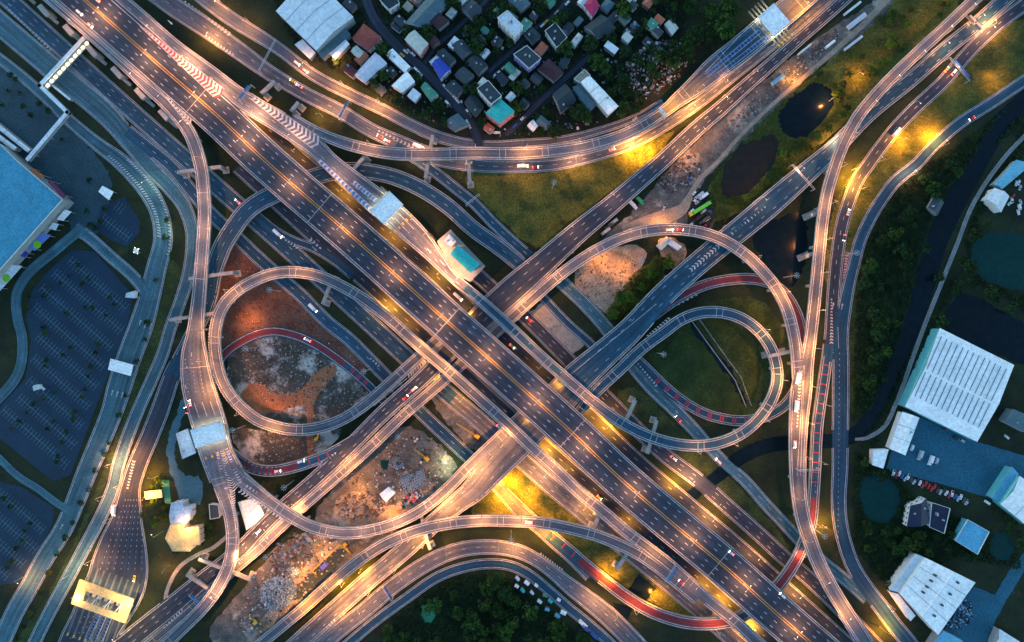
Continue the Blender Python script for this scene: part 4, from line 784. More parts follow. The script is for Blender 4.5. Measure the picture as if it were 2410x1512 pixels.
    if win:
        for k in range(n):
            a, b = inn[k], inn[(k + 1) % n]; dd = b - a; L = np.linalg.norm(dd); u = dd / max(L, 1e-6); nn = np.array((u[1], -u[0]))
            if L < 4: continue
            wc = c + np.array((nn[0] * ca - nn[1] * sa, nn[0] * sa + nn[1] * ca)) * 1.0
            if np.dot(wc, wc) > np.dot(c, c): continue        # the walls that face the middle of the picture
            nw = max(1, int(L / 3.4))
            for s_ in range(max(1, int(h / 3.2))):
                for w_ in range(nw):
                    p = a + u * L * (w_ + .5) / nw; zz = 1.7 + s_ * 3.2
                    if zz + .9 > h: continue
                    f = MB(); f.box((p[0] + nn[0] * .05, p[1] + nn[1] * .05, zz), (1.6, .18, 1.5), wm('white'), math.atan2(u[1], u[0])); fo = f.build('window', e)
                    f = MB(); f.box((p[0] + nn[0] * .12, p[1] + nn[1] * .12, zz), (1.3, .12, 1.2), GLASS, math.atan2(u[1], u[0])); f.build('pane', fo)
    return e
H = [  # north village: label, category, corners, height, roof, wall, kind, windows, extras
 ('great pale blue-grey warehouse roof by the highway at top left', 'warehouse', [(649, 26), (744, 119), (832, 40), (737, -53)], 10, 'pale', 'grey', 'gable', 0, 3, 'the great pale warehouse'),
 ('grey lean-to along the lower side of the great pale warehouse', 'shed', [(746, 122), (759, 140), (826, 82), (812, 64)], 5, 'sheet', 'grey', 'shed', 0, 0, 'the grey lean-to'),
 ('small pale lean-to at the left foot of the great pale warehouse', 'shed', [(694, 106), (712, 92), (743, 124), (730, 140)], 4.5, 'pale', 'grey', 'shed', 0, 0, 'the small pale lean-to'),
 ('narrow white roof between the pale warehouse and the red tiled house', 'shed', [(775, 126), (813, 93), (823, 104), (788, 141)], 5, 'white', 'grey', 'gable', 0, 0, 'the narrow white roof'),
 ('big red tiled hip-roofed house beside the pale warehouse', 'house', [(828, 90), (856, 55), (898, 88), (868, 120)], 7, 'red', 'white', 'hip', 1, 0, 'the red tiled house'),
 ('small bright orange-red roof below the red tiled house', 'house', [(833, 139), (853, 116), (868, 131), (847, 154)], 5, 'orange', 'cream', 'gable', 0, 0, 'the small orange roof'),
 ('white workshop roof nearest the highway, below the orange-red roof', 'workshop', [(833, 176), (883, 123), (911, 149), (858, 195)], 6, 'lilac', 'white', 'gable', 0, 1, 'the white workshop'),
 ('long white roof beside the village street, above the concrete court', 'workshop', [(908, 129), (924, 114), (966, 157), (953, 171)], 6, 'white', 'white', 'gable', 0, 1, 'the long white roof'),
 ('square white roof below the long white roof, on the grey court', 'workshop', [(921, 202), (957, 167), (977, 192), (946, 218)], 6, 'white', 'white', 'gable', 0, 0, 'the square white roof'),
 ('cream-roofed house across the street from the long white roof', 'house', [(952, 93), (976, 70), (1009, 103), (989, 130)], 8, 'cream', 'pink', 'gable', 1, 1, 'the cream-roofed house'),
 ('bright blue roof with a white end beside the village street', 'house', [(1016, 150), (1034, 135), (1062, 163), (1037, 187)], 7, 'blue', 'white', 'gable', 1, 0, 'the bright blue roof'),
 ('white flat-roofed annex at the upper end of the bright blue roof', 'house', [(1010, 146), (1027, 131), (1034, 136), (1017, 151)], 6, 'white', 'white', 'flat', 0, 0, 'the white annex'),
 ('large grey-teal sheet roof at the top, below the top edge', 'warehouse', [(951, 56), (1005, -5), (1059, 3), (996, 66)], 7, 'sheet', 'grey', 'gable', 0, 2, 'the large grey-teal roof'),
 ('dark house with white-edged parapet at the top, right of the pale warehouse', 'house', [(893, 0), (916, 24), (941, 8), (928, -16)], 8, 'dark', 'white', 'flat', 1, 1, 'the white-edged dark house'),
 ('dark maroon roof in the middle of the village, near the top lane', 'house', [(1011, 49), (1031, 28), (1058, 48), (1033, 69)], 6, 'maroon', 'grey', 'hip', 0, 0, 'the upper maroon roof'),
 ('small maroon roof just right of the cream-roofed house', 'house', [(1001, 90), (1016, 75), (1037, 98), (1018, 111)], 6, 'maroon', 'brown', 'gable', 0, 0, 'the small maroon roof'),
 ('dark slate roof just above the bright blue roof', 'house', [(1024, 130), (1044, 113), (1074, 140), (1056, 160)], 6, 'dark', 'grey', 'gable', 0, 1, 'the dark slate roof'),
 ('dark roof at the upper end of the central row of dark houses', 'house', [(1062, 108), (1087, 92), (1114, 118), (1090, 139)], 6, 'slate', 'grey', 'gable', 0, 1, 'the upper dark house'),
 ('dark roof with a water tank, right of the central row of houses', 'house', [(1099, 143), (1122, 126), (1149, 155), (1126, 177)], 6, 'dark', 'grey', 'gable', 0, 2, 'the dark house with tank'),
 ('slate roof right of the bright blue roof', 'house', [(1069, 176), (1092, 156), (1117, 177), (1094, 199)], 6, 'slate', 'grey', 'gable', 0, 1, 'the slate roof'),
 ('dark gabled roof along the street below the bright blue roof', 'house', [(1046, 204), (1069, 187), (1092, 209), (1076, 229)], 6, 'dark', 'grey', 'gable', 0, 1, 'the dark roof by the street'),
 ('small dark hip roof near the top lane, left of the blue-white apartments', 'house', [(1107, 88), (1122, 71), (1144, 93), (1132, 109)], 6, 'slate', 'grey', 'hip', 0, 0, 'the small dark hip roof'),
 ('tall blue-white apartment block near the top of the village', 'apartment block', [(1170, 42), (1194, 24), (1232, 62), (1212, 86)], 14, 'pale', 'white', 'flat', 1, 3, 'the blue-white apartments'),
 ('tall grey-roofed white apartment block above the pink building', 'apartment block', [(1122, 208), (1149, 189), (1181, 226), (1156, 246)], 15, 'slate', 'white', 'flat', 1, 2, 'the tall white apartments'),
 ('pink-walled building with bright turquoise roof near the curved flyover', 'apartment block', [(1142, 266), (1178, 232), (1212, 262), (1176, 291)], 12, 'teal', 'pink', 'hip', 1, 0, 'the pink turquoise-roofed building'),
 ('white and green roofed house left of the street, above the dark trees', 'house', [(990, 206), (1001, 192), (1032, 222), (1014, 238)], 6, 'green', 'white', 'gable', 1, 2, 'the green-roofed house'),
 ('purple-walled house with a dark roof in the middle of the village', 'house', [(1208, 128), (1240, 107), (1274, 138), (1245, 162)], 11, 'slate', 'purple', 'flat', 1, 2, 'the purple house'),
 ('dark plum roof right of the purple-walled house', 'house', [(1264, 162), (1292, 137), (1327, 170), (1304, 192)], 6, 'maroon', 'grey', 'hip', 0, 0, 'the plum roof'),
 ('long bright white warehouse below the scrapyard', 'warehouse', [(1367, 193), (1388, 178), (1456, 250), (1432, 271)], 8, 'white', 'white', 'gable', 0, 1, 'the bright white warehouse'),
 ('grey-tan roof at the upper end of the bright white warehouse', 'warehouse', [(1350, 186), (1375, 163), (1390, 178), (1366, 196)], 7.4, 'tan', 'grey', 'flat', 0, 1, 'the grey-tan roof'),
 ('pale teal lean-to along the left of the bright white warehouse', 'shed', [(1347, 206), (1362, 198), (1404, 246), (1388, 264)], 5, 'sheet', 'teal', 'shed', 0, 0, 'the pale teal lean-to'),
 ('dark teal sheet-roofed shed left of the bright white warehouse', 'shed', [(1300, 221), (1330, 196), (1357, 235), (1320, 266)], 6, 'dark', 'grey', 'gable', 0, 1, 'the dark teal shed'),
 ('magenta-red hip roof at the top edge', 'house', [(1373, 12), (1396, -14), (1412, 14), (1394, 40)], 7, 'magenta', 'white', 'hip', 1, 0, 'the magenta-red roof'),
 ('wide dark blue-grey roof below the magenta-red roof', 'warehouse', [(1375, 64), (1414, 33), (1450, 66), (1405, 90)], 6, 'dark', 'grey', 'gable', 0, 1, 'the wide dark roof'),
 ('dark house with white parapet frame, left of the wide dark roof', 'house', [(1282, 73), (1307, 53), (1335, 88), (1310, 113)], 8, 'dark', 'white', 'flat', 1, 2, 'the white-framed dark house'),
 ('ribbed pale grey tank-shaped roof above the scrapyard', 'shed', [(1563, 57), (1582, 43), (1597, 66), (1582, 84)], 5, 'cream', 'grey', 'gable', 0, 0, 'the ribbed pale roof'),
 ('little teal-white roof at the bottom of the village by the trees', 'shed', [(1240, 295), (1255, 281), (1267, 297), (1254, 310)], 5, 'pale', 'teal', 'gable', 0, 1, 'the little teal-white roof'),
 ('grey sheet shed at the foot of the village, left of the street end', 'shed', [(1044, 290), (1078, 266), (1104, 294), (1070, 309)], 5, 'sheet', 'grey', 'gable', 0, 1, 'the grey sheet shed'),
 ('dark roof left of the pink-walled turquoise-roofed building', 'house', [(1092, 241), (1115, 217), (1140, 250), (1119, 274)], 5, 'dark', 'grey', 'gable', 0, 1, 'the lower dark roof'),
 ('dim dark house at the top edge, right of the large grey-teal roof', 'house', [(1085, 20), (1110, -2), (1135, 20), (1112, 45)], 6, 'slate', 'grey', 'gable', 0, 1, 'the dim dark house'),
 ('dim sheet roof between the purple house and the white-framed dark house', 'house', [(1232, 78), (1252, 62), (1274, 84), (1254, 102)], 6, 'dark', 'grey', 'hip', 0, 1, 'the dim sheet roof'),
 ('dark low roof near the top edge above the blue-white apartments', 'house', [(1195, 2), (1222, -18), (1250, 8), (1226, 26)], 6, 'sheet', 'grey', 'gable', 0, 2, 'the dark low roof'),
 # right side
 ('big white gabled warehouse with dark roof ribs on the right', 'warehouse', [(2212, 772), (2387, 859), (2300, 1040), (2130, 957)], 10, 'white', 'teal', 'gable0', 0, 0, 'the ribbed warehouse'),
 ('long white roofed building below left of the ribbed warehouse', 'warehouse', [(2124, 969), (2164, 983), (2131, 1072), (2093, 1056)], 6, 'white', 'white', 'gable', 0, 2, 'the long white building'),
 ('small white canopy building beside the long white building', 'shed', [(2054, 1058), (2092, 1057), (2079, 1103), (2052, 1094)], 5, 'white', 'white', 'shed', 0, 0, 'the small white canopy building'),
 ('white warehouse with roof vents at the lower right corner', 'warehouse', [(2179, 1313), (2296, 1371), (2208, 1495), (2119, 1398)], 10, 'white', 'white', 'gable', 0, 0, 'the lower right warehouse'),
 ('pale stepped lower roof along the left of the lower right warehouse', 'warehouse', [(2155, 1303), (2174, 1312), (2114, 1394), (2093, 1388)], 7, 'pale', 'white', 'shed', 0, 0, 'the stepped lower roof'),
 ('white lean-to strip below the lower right warehouse', 'shed', [(2094, 1392), (2114, 1398), (2155, 1449), (2142, 1461)], 5, 'white', 'white', 'shed', 0, 0, 'the white lean-to'),
 ('sky-blue roofed square house in the trees at lower right', 'house', [(2277, 1222), (2328, 1251), (2300, 1305), (2247, 1272)], 6, 'sky', 'teal', 'flat', 0, 0, 'the sky-blue roof'),
 ('dark navy-roofed house with white corners, lower right', 'house', [(2143, 1190), (2180, 1172), (2188, 1232), (2134, 1240)], 7, 'navy', 'white', 'gable', 1, 2, 'the navy-roofed house'),
 ('second navy roof with white skylights, right of the first navy-roofed house', 'house', [(2192, 1182), (2236, 1196), (2222, 1256), (2186, 1240)], 7, 'navy', 'white', 'flat', 1, 3, 'the second navy roof'),
 ('white roofed building cut by the right edge above the lower yard', 'warehouse', [(2355, 1187), (2400, 1120), (2470, 1170), (2420, 1240)], 9, 'white', 'teal', 'gable', 0, 1, 'the white roof at the right edge'),
 ('blue lean-to on the left of the white building at the right edge', 'shed', [(2332, 1171), (2380, 1098), (2398, 1116), (2352, 1184)], 6, 'sky', 'teal', 'shed', 0, 0, 'the blue lean-to'),
 ('grey-blue house beside the ribbed warehouse at the right edge', 'house', [(2364, 992), (2384, 962), (2430, 982), (2418, 1020)], 7, 'sheet', 'grey', 'gable', 0, 1, 'the grey-blue house'),
 ('square pale blue roof by the canal at upper right', 'house', [(2322, 468), (2340, 442), (2376, 462), (2356, 500)], 7, 'pale', 'white', 'gable', 0, 0, 'the square pale blue roof'),
 ('long blue sheet roof above the square pale blue roof', 'shed', [(2338, 434), (2392, 376), (2424, 390), (2358, 446)], 5, 'sky', 'grey', 'gable', 0, 0, 'the long blue roof'),
 ('small grey shack in the woods left of the canal', 'shed', [(2184, 488), (2199, 462), (2222, 476), (2206, 508)], 4.5, 'slate', 'grey', 'gable', 0, 1, 'the grey shack'),
 ('blue roof cut by the bottom edge below the lower right warehouse', 'warehouse', [(2216, 1482), (2262, 1505), (2240, 1560), (2185, 1530)], 7, 'sky', 'grey', 'shed', 0, 0, 'the blue roof at the bottom edge'),
 ('pale blue roof in the bottom right corner', 'house', [(2352, 1480), (2400, 1510), (2380, 1550), (2336, 1520)], 6, 'pale', 'grey', 'gable', 0, 0, 'the corner roof'),
 # left and middle
 ('yellow flat-roofed house with stepped outline near the bottom left toll gate', 'house', [(402, 1234), (433, 1233), (434, 1243), (469, 1239), (472, 1281), (451, 1285), (449, 1297), (407, 1297), (390, 1267)], 8, 'yellow', 'cream', 'flat', 1, 0, 'the yellow flat-roofed house'),
 ('lilac-grey flat roof with white parapet above the yellow-roofed house', 'house', [(404, 1183), (430, 1180), (431, 1192), (449, 1192), (449, 1216), (439, 1232), (402, 1232), (399, 1212)], 9, 'lilac', 'white', 'flat', 1, 1, 'the lilac-grey flat roof'),
 ('dark framed shed with white edges left of the white tent', 'shed', [(492, 1186), (515, 1188), (518, 1218), (495, 1222)], 5, 'slate', 'white', 'flat', 0, 0, 'the dark framed shed'),
 ('white tent-like roof under the S-shaped ramp', 'tent', [(560, 1182), (604, 1172), (624, 1214), (580, 1248)], 6, 'white', 'white', 'hip', 0, 0, 'the white tent roof'),
 ('small white site hut in the construction yard', 'site hut', [(893, 1163), (914, 1146), (931, 1160), (909, 1182)], 4, 'white', 'white', 'gable', 0, 0, 'the white site hut'),
 ('cream site cabin under the upper right loop ramp', 'site hut', [(1545, 578), (1568, 556), (1580, 566), (1556, 590)], 4, 'cream', 'white', 'gable', 0, 0, 'the cream site cabin'),
 ('blue and white site office beside the cream cabin', 'site hut', [(1576, 560), (1605, 580), (1596, 590), (1572, 574)], 4, 'pale', 'white', 'gable', 0, 0, 'the blue site office'),
 ('small booth roof at the car park edge by the ring road', 'kiosk', [(298, 690), (320, 684), (318, 702), (296, 700)], 3.5, 'pale', 'white', 'flat', 0, 0, 'the car park kiosk'),
 ('small kiosk at the left entrance of the car park', 'kiosk', [(78, 908), (92, 904), (95, 914), (80, 920)], 3.5, 'pale', 'white', 'flat', 0, 0, 'the left entrance kiosk'),
]
for row in H:
    lab, cat, cs, h, ro, wa, ki, wi, ex, ph = row
    bld(cat.replace(' ', '_'), lab, cat, cs, h, ro, wa, ki, win=wi, extras=ex, phrase=ph, group='village houses' if cat == 'house' and cs[0][1] < 320 else None)
# dark ribs on the big warehouse roof, vents on the lower right one
for o in list(COL.objects):
    if o.get('label', '').startswith('big white gabled'):
        mb = MB(); z = 10.0
        for q in range(13):
            f = .06 + q * .073
            a = np.array((2212, 772)) * (1 - f) + np.array((2387, 859)) * f; b = np.array((2130, 957)) * (1 - f) + np.array((2300, 1040)) * f
            ph_ = [P(*(a * (1 - u) + b * u), z + 3.2 * (1 - abs(2 * u - 1)) + .2) for u in (.08, .5)], [P(*(a * (1 - u) + b * u), z + 3.2 * (1 - abs(2 * u - 1)) + .2) for u in (.53, .84)]
            for p, q2 in ph_: mb.tube(p, q2, .22, .22, MATS['slate_flat_roof'], 4)
        ro = mb.build('roof_ribs', None); ro.parent = o; ro.matrix_parent_inverse = o.matrix_basis.inverted()
    if o.get('label', '').startswith('white warehouse with roof'):
        for x, y in ((2201, 1354), (2192, 1367), (2182, 1381), (2173, 1394), (2254, 1371), (2236, 1398), (2217, 1424), (2199, 1449)):
            p = P(x, y, 13); mb = MB(); mb.tube((p[0], p[1], 10.5), (p[0], p[1], 13.9), .8, .8, MATS['slate_flat_roof'], 8)
            ro = mb.build('roof_vent', None); ro.parent = o; ro.matrix_parent_inverse = o.matrix_basis.inverted()
# mall
bld('roof_wing', 'long narrow pale roof beside the mall, lower of two', 'mall wing', [(-40, 262), (72, 352), (65, 359), (-47, 270)], 6, 'pale', 'grey', 'gable', rise=.4, phrase='the lower pale wing')
bld('roof_wing', 'short narrow pale roof beside the mall, nearest the blue roof', 'mall wing', [(-40, 288), (40, 347), (33, 355), (-47, 297)], 6, 'pale', 'grey', 'gable', rise=.4, phrase='the short pale wing')
bld('shopping_mall', 'huge bright blue mall roof cut by the left edge', 'shopping mall', [(-90, 300), (0, 338), (40, 378), (148, 470), (0, 636), (-90, 730)], 13, 'mall', 'grey', 'flat', extras=0, phrase='the blue mall')
def slab_thing(name, label, cat, quads, z0, z1, m, legs=True, parent=None):
    """canopies and boards: a roof plate on posts"""
    p = [P(x, y, z1) for x, y in quads]; c = np.mean(np.array(p), 0)
    e = empty(name, (c[0], c[1], 0), label, cat); BLD.append((c[0], c[1], 'the ' + label.split(' ', 1)[0] + ' ' + cat))
    mb = MB(); mb.prism([(q[0] - c[0], q[1] - c[1]) for q in p], z1 - .35, z1, m); mb.build('canopy_roof', e)
    poly_occ(OA, [q[:2] for q in p])
    if legs:
        for q in p:
            mb = MB(); v = np.array(q[:2]) - c[:2]; v *= .86; mb.tube((v[0], v[1], z0), (v[0], v[1], z1 - .3), .2, .2, STEEL, 8); mb.build('post', e)
    return e, c
slab_thing('canopy', 'white square canopy at the mall gate above the small car park', 'canopy', [(231, 451), (241, 437), (267, 451), (256, 471)], 0, 5, rf('white'))
slab_thing('canopy', 'white car park gate canopy spanning the ring road', 'canopy', [(260, 844), (314, 859), (307, 885), (254, 870)], 0, 6, rf('white'))
CP = lambda n, c, e=0: mat(n, c, 0.6, 0.15, emit=e)
for lab, q, m in (('white advertising roof panel along the mall front', [(133, 516), (152, 493), (168, 498), (148, 520)], rf('white')),
                  ('rounded white panel beside the white advertising panel on the mall front', [(114, 538), (124, 524), (138, 527), (130, 542)], rf('pale')),
                  ('blue and violet panel with a green disc on the mall front', [(66, 585), (95, 548), (120, 553), (82, 590)], CP('violet_board', (0.12, 0.2, 0.5))),
                  ('dark blue board at the lower mall front', [(45, 602), (56, 590), (68, 596), (58, 606)], CP('ultramarine_board', (0.03, 0.05, 0.3))),
                  ('white and green board nearest the left edge of the mall front', [(-4, 660), (26, 622), (52, 626), (0, 684)], rf('pale'))):
    e, c = slab_thing('billboard', lab, 'billboard', q, 0, 6, m)
    if 'green' in lab:
        mb = MB(); k = np.array([P(x, y, 6)[:2] for x, y in q]).mean(0) - c[:2]; mb.tube((k[0] - 1, k[1] - 2, 6.01), (k[0] - 1, k[1] - 2, 6.12), 2.8, 2.8, CP('leaf_green_disc', (0.2, 0.5, 0.03)), 18); mb.build('green_disc', e)
for lab, q, m in (('orange-red fascia board on the upper mall front', [(66, 402), (76, 395), (104, 414), (98, 420)], CP('orange_fascia', (0.45, 0.13, 0.05))), ('dark magenta fascia strip on the upper mall front', [(112, 428), (120, 424), (155, 462), (148, 466)], CP('magenta_fascia', (0.2, 0.03, 0.1)))):
    slab_thing('fascia_board', lab, 'sign board', q, 0, 9, m)
# covered footbridge
def walkway(label, pts, w, z, m, lamps=0):
    a0 = P(*pts[0], z); e = empty('covered_footbridge', (a0[0], a0[1], 0), label, 'footbridge'); BLD.append((a0[0], a0[1], 'the covered footbridge'))
    pp = [np.array(P(x, y, z)) for x, y in pts]; o = np.array((a0[0], a0[1], 0))
    mb, fl, ps = MB(), MB(), []
    for a, b in zip(pp, pp[1:]):
        d = (b - a)[:2]; L = np.linalg.norm(d); an = math.atan2(d[1], d[0]); c = (a + b) / 2 - o
        mb.box((c[0], c[1], z), (L + w, w, .35), m, an); fl.box((c[0], c[1], z - 2.9), (L + w * .9, w * .9, .5), CONCG, an)
        for q in np.arange(6, L - 3, 16): ps.append(a[:2] + d / L * q - o[:2])
        o_disc(OA, *(a[:2] + d * .5), 4)
    mb.build('canopy_roof', e); fl.build('walk_deck', e)
    for q in ps: pm = MB(); pm.tube((q[0], q[1], 0), (q[0], q[1], z - .2), .35, .35, CONCG, 8); pm.build('column', e)
    return e, pp, o
wk, wpp, wo = walkway('pale blue covered footbridge zigzagging over the left roads', [(198, 88), (93, 201), (158, 264), (65, 374)], 2.5, 7.5, rf('pale'))
a, b = wpp[0], wpp[1]; d = (b - a) / np.linalg.norm(b - a); nn = np.array((-d[1], d[0], 0))
if nn[0] < 0: nn = -nn
for q in range(11):
    p = a + d * (2 + q * 4.0) + nn * 2.6 - wo; mb = MB(); mb.box((p[0], p[1], 5.5), (1.9, 1.1, .3), LAMPY, math.atan2(d[1], d[0])); mb.build('walkway_lamp', wk)
mb = MB(); c = (a + b) / 2 + nn * 2.4 - wo; mb.box((c[0], c[1], 4.9), (np.linalg.norm(b - a) - 2, 3.4, .4), CONCG, math.atan2(d[1], d[0])); mb.build('side_walk', wk)
walkway('small pale stair canopy beside the lit end of the footbridge', [(114, 193), (163, 233)], 1.5, 4, rf('pale'))
# office with the teal roof on the toll platform (a real deck extension under it)
pl = MB(); pl.prism([P(x, y, 14)[:2] for x, y in ((1028, 568), (1060, 540), (1142, 626), (1107, 664), (1064, 640), (1046, 600))], 12.2, 14.05, CONCG, PATHC)
pe = empty('toll_platform', (0, 0, 0), 'concrete platform carrying the turquoise-roofed toll office', 'platform'); pl.build('platform_deck', pe)
for x, y in ((1050, 560), (1130, 625), (1105, 655)):
    p = P(x, y, 12); mb = MB(); mb.tube((p[0], p[1], 0), (p[0], p[1], 12.3), 1.1, 1.1, CONCG, 10); mb.build('column', pe)
bld('toll_office', 'white toll office with bright turquoise roof on the raised platform', 'office', [(1059, 599), (1077, 576), (1129, 621), (1109, 643)], 7, 'teal', 'white', 'gable', base=14.06, rise=.8, win=1, over=1.0, phrase='the turquoise-roofed toll office')
bld('toll_annex', 'small white annex above the turquoise-roofed toll office', 'annex', [(1044, 566), (1057, 551), (1074, 568), (1061, 582)], 5, 'white', 'white', 'flat', base=14.06, extras=2, phrase='the toll annex')
bld('gate_house', 'grey glass-roofed gate house on the left of the white left toll gate', 'office', [(415, 1020), (443, 1008), (462, 1066), (430, 1080)], 8, 'pale', 'teal', 'flat', win=1, extras=1, phrase='the gate house')

# toll gates
ISLE = mat('dark_island_concrete', (.1, .11, .11), .9, .3)
def toll(phrase, label, corners, base, h, m, n, axis, islands=True, holes=False, back=11, fwd=11):
    z = base + h; p = [np.array(P(x, y, z)[:2]) for x, y in corners]; c = sum(p) / 4
    u = (p[1] - p[0] + p[2] - p[3]) / 2; v = (p[3] - p[0] + p[2] - p[1]) / 2; lu, lv = np.linalg.norm(u), np.linalg.norm(v)
    an = math.atan2(u[1], u[0]); e = empty('toll_gate', (c[0], c[1], base), label, 'toll gate', an); BLD.append((c[0], c[1], 'the ' + phrase))
    vd = 1 if np.cross(u, v) > 0 else -1
    mb = MB()
    if holes:                                            # roof plate with three openings
        for y0, y1 in ((-lv / 2, -lv * .25), (lv * .17, lv / 2)): mb.box((0, (y0 + y1) / 2, h), (lu, y1 - y0, 1.2), m)
        for x0, x1 in ((-lu / 2, -lu * .33), (lu * .33, lu / 2)): mb.box(((x0 + x1) / 2, -lv * .04, h), (x1 - x0, lv * .42 - .01, 1.1), m)
    else: mb.box((0, 0, h), (lu, lv, .9), m)
    mb.build('canopy_roof', e)
    if holes:
        for x in (-.12, .1, .3): q = MB(); q.tube((lu * x - 1.4, -lv * .25, h + .8), (lu * x + 1.2, lv * .17, h + .8), .28, .28, wm('white'), 6); q.tube((lu * x + 1.0, -lv * .25, h + .8), (lu * x + 1.2, lv * .17, h + .8), .2, .2, wm('white'), 6); q.build('roof_truss', e)
    else:
        q = MB()
        for sy in (-1, 1): q.box((0, sy * (lv / 2 - .2), h + .6), (lu, .35, .7), wm('white'))
        q.build('roof_edge', e)
    for k in range(n):
        x = -lu / 2 + lu * (k + .5) / n; i = MB()
        i.box((x, (back - fwd) * .5 * vd, .2), (1.3, lv + back + fwd, .3), ISLE); i.box((x, (lv / 2 + back - 1.2) * vd, .6), (1.0, 1.8, .9), YELL); io = i.build('toll_island', e)
        b = MB(); b.box((x, 0, 1.7), (1.6, 2.8, 2.6), wm('white')); b.box((x, 0, 3.05), (1.9, 3.2, .2), STEEL); b.build('toll_booth', io)
        q = MB(); q.tube((x, lv * .3, .3), (x, lv * .3, h - .4), .28, .28, STEEL, 8); q.tube((x, -lv * .3, .3), (x, -lv * .3, h - .4), .28, .28, STEEL, 8); q.build('column', e)
    poly_occ(OA, [tuple(q) for q in p]); return e, c, u / lu, v / lv, lu, lv
TG = [toll('yellow toll gate', 'yellow toll gate roof with three openings at the bottom left', [(188, 1364), (316, 1409), (296, 1467), (168, 1420)], 0.3, 6.5, rf('yellow'), 9, 0, holes=True, back=26, fwd=8),
      toll('expressway toll gate', 'white-roofed toll gate between the curved flyover and the main deck', [(871, 496), (917, 450), (949, 481), (903, 529)], 14.3, 6, rf('white'), 5, 0, back=9, fwd=8),
      toll('left toll gate', 'white-roofed left toll gate at the foot of the tall left ramp', [(446, 1013), (521, 990), (533, 1034), (463, 1054)], 12.3, 6, rf('white'), 5, 0, back=10, fwd=8),
      toll('upper right toll gate', 'white-roofed upper right toll gate over the highway edge', [(1783, 42), (1822, 5), (1858, 56), (1822, 84)], 4.8, 6.5, rf('white'), 5, 0, back=8, fwd=8)]

# ------------------------------------------------------------------ labels for repeats: nearest named landmark, side and rank
DIRS = ['right of', 'above right of', 'above', 'above left of', 'left of', 'below left of', 'below', 'below right of']
LM = [(x, y, p) for x, y, p in BLD]
for x, y, p in ((1895, 250, 'the dark oval pond'), (1765, 395, 'the brown pond'), (2360, 600, 'the green-black pond at the right edge'), (2065, 1170, 'the murky green pond'), (2310, 760, 'the dark pond at the right edge'), (1010, 1440, 'the bright green pond'), (1700, 860, 'the loop drain'), (2235, 480, 'the canal bend'), (2110, 860, 'the lower canal'),
                (1300, 470, 'the olive meadow'), (1530, 180, 'the scrapyard'), (1500, 680, 'the sandy hollow'), (640, 930, 'the clay track'), (1240, 1440, 'the roadside sheds'), (2170, 120, 'the scrub slope'), (2060, 740, 'the pale scrub patch'), (1640, 490, 'the truck yard'), (700, 1400, 'the rubble heap'), (1120, 1410, 'the bottom wood'), (2240, 250, 'the verge between highways'), (2300, 1260, 'the sky-blue roof garden'), (960, 1125, 'the pipe stacks'), (90, 1250, 'the small bottom car park'), (290, 520, 'the small upper car park'), (180, 850, 'the big car park'), (440, 850, 'the left toll approach'), (230, 400, 'the mall forecourt')):
    w = P(x, y); LM.append((w[0], w[1], p))
LMA = np.array([(a, b) for a, b, _ in LM])
PEND = {}
def pend(o, head, x, y):
    """label filled in at the end: head + side + landmark (+ rank)"""
    d = (LMA[:, 0] - x) ** 2 + (LMA[:, 1] - y) ** 2; k = int(np.argmin(d)); a = math.atan2(y - LMA[k, 1], x - LMA[k, 0])
    side = DIRS[int(round(a / (math.pi / 4))) % 8]; PEND.setdefault((head, side, LM[k][2]), []).append((d[k], o))
def flush():
    for (head, side, ph), L in PEND.items():
        L.sort(key=lambda q: q[0])
        for i, (_, o) in enumerate(L):
            t = head + ' ' + side + ' ' + ph
            if len(L) > 1: t += ', nearest' if i == 0 else ', ' + (ORD[i] if i < len(ORD) else 'farthest') + ' nearest'
            w = t.split(); o['label'] = ' '.join(w)
PENDR = {}
def pend_road(o, head, key, x, y):
    r = ROADS[key]; i = int(np.argmin((r['s'][:, 0] - x) ** 2 + (r['s'][:, 1] - y) ** 2)); PENDR.setdefault((head, key), []).append((r['l'][i], o))
def flush_road():
    for (head, key), L in PENDR.items():
        r = ROADS[key]; ins = [q for q in range(len(r['s'])) if abs(r['s'][q, 0]) < 361 and abs(r['s'][q, 1]) < 227]
        a, b = r['s'][ins[0], :2], r['s'][ins[-1], :2]
        if abs(a[0] - b[0]) > abs(a[1] - b[1]): e = 'left' if a[0] < b[0] else 'right'
        else: e = 'bottom' if a[1] < b[1] else 'top'
        L.sort(key=lambda q: q[0])
        for i, (_, o) in enumerate(L):
            t = head + ' ' + ROADS[key]['phrase']
            if len(L) > 1: t += ', ' + (ORD[i] if i < len(ORD) else 'last') + ' from its ' + e + ' end'
            o['label'] = t

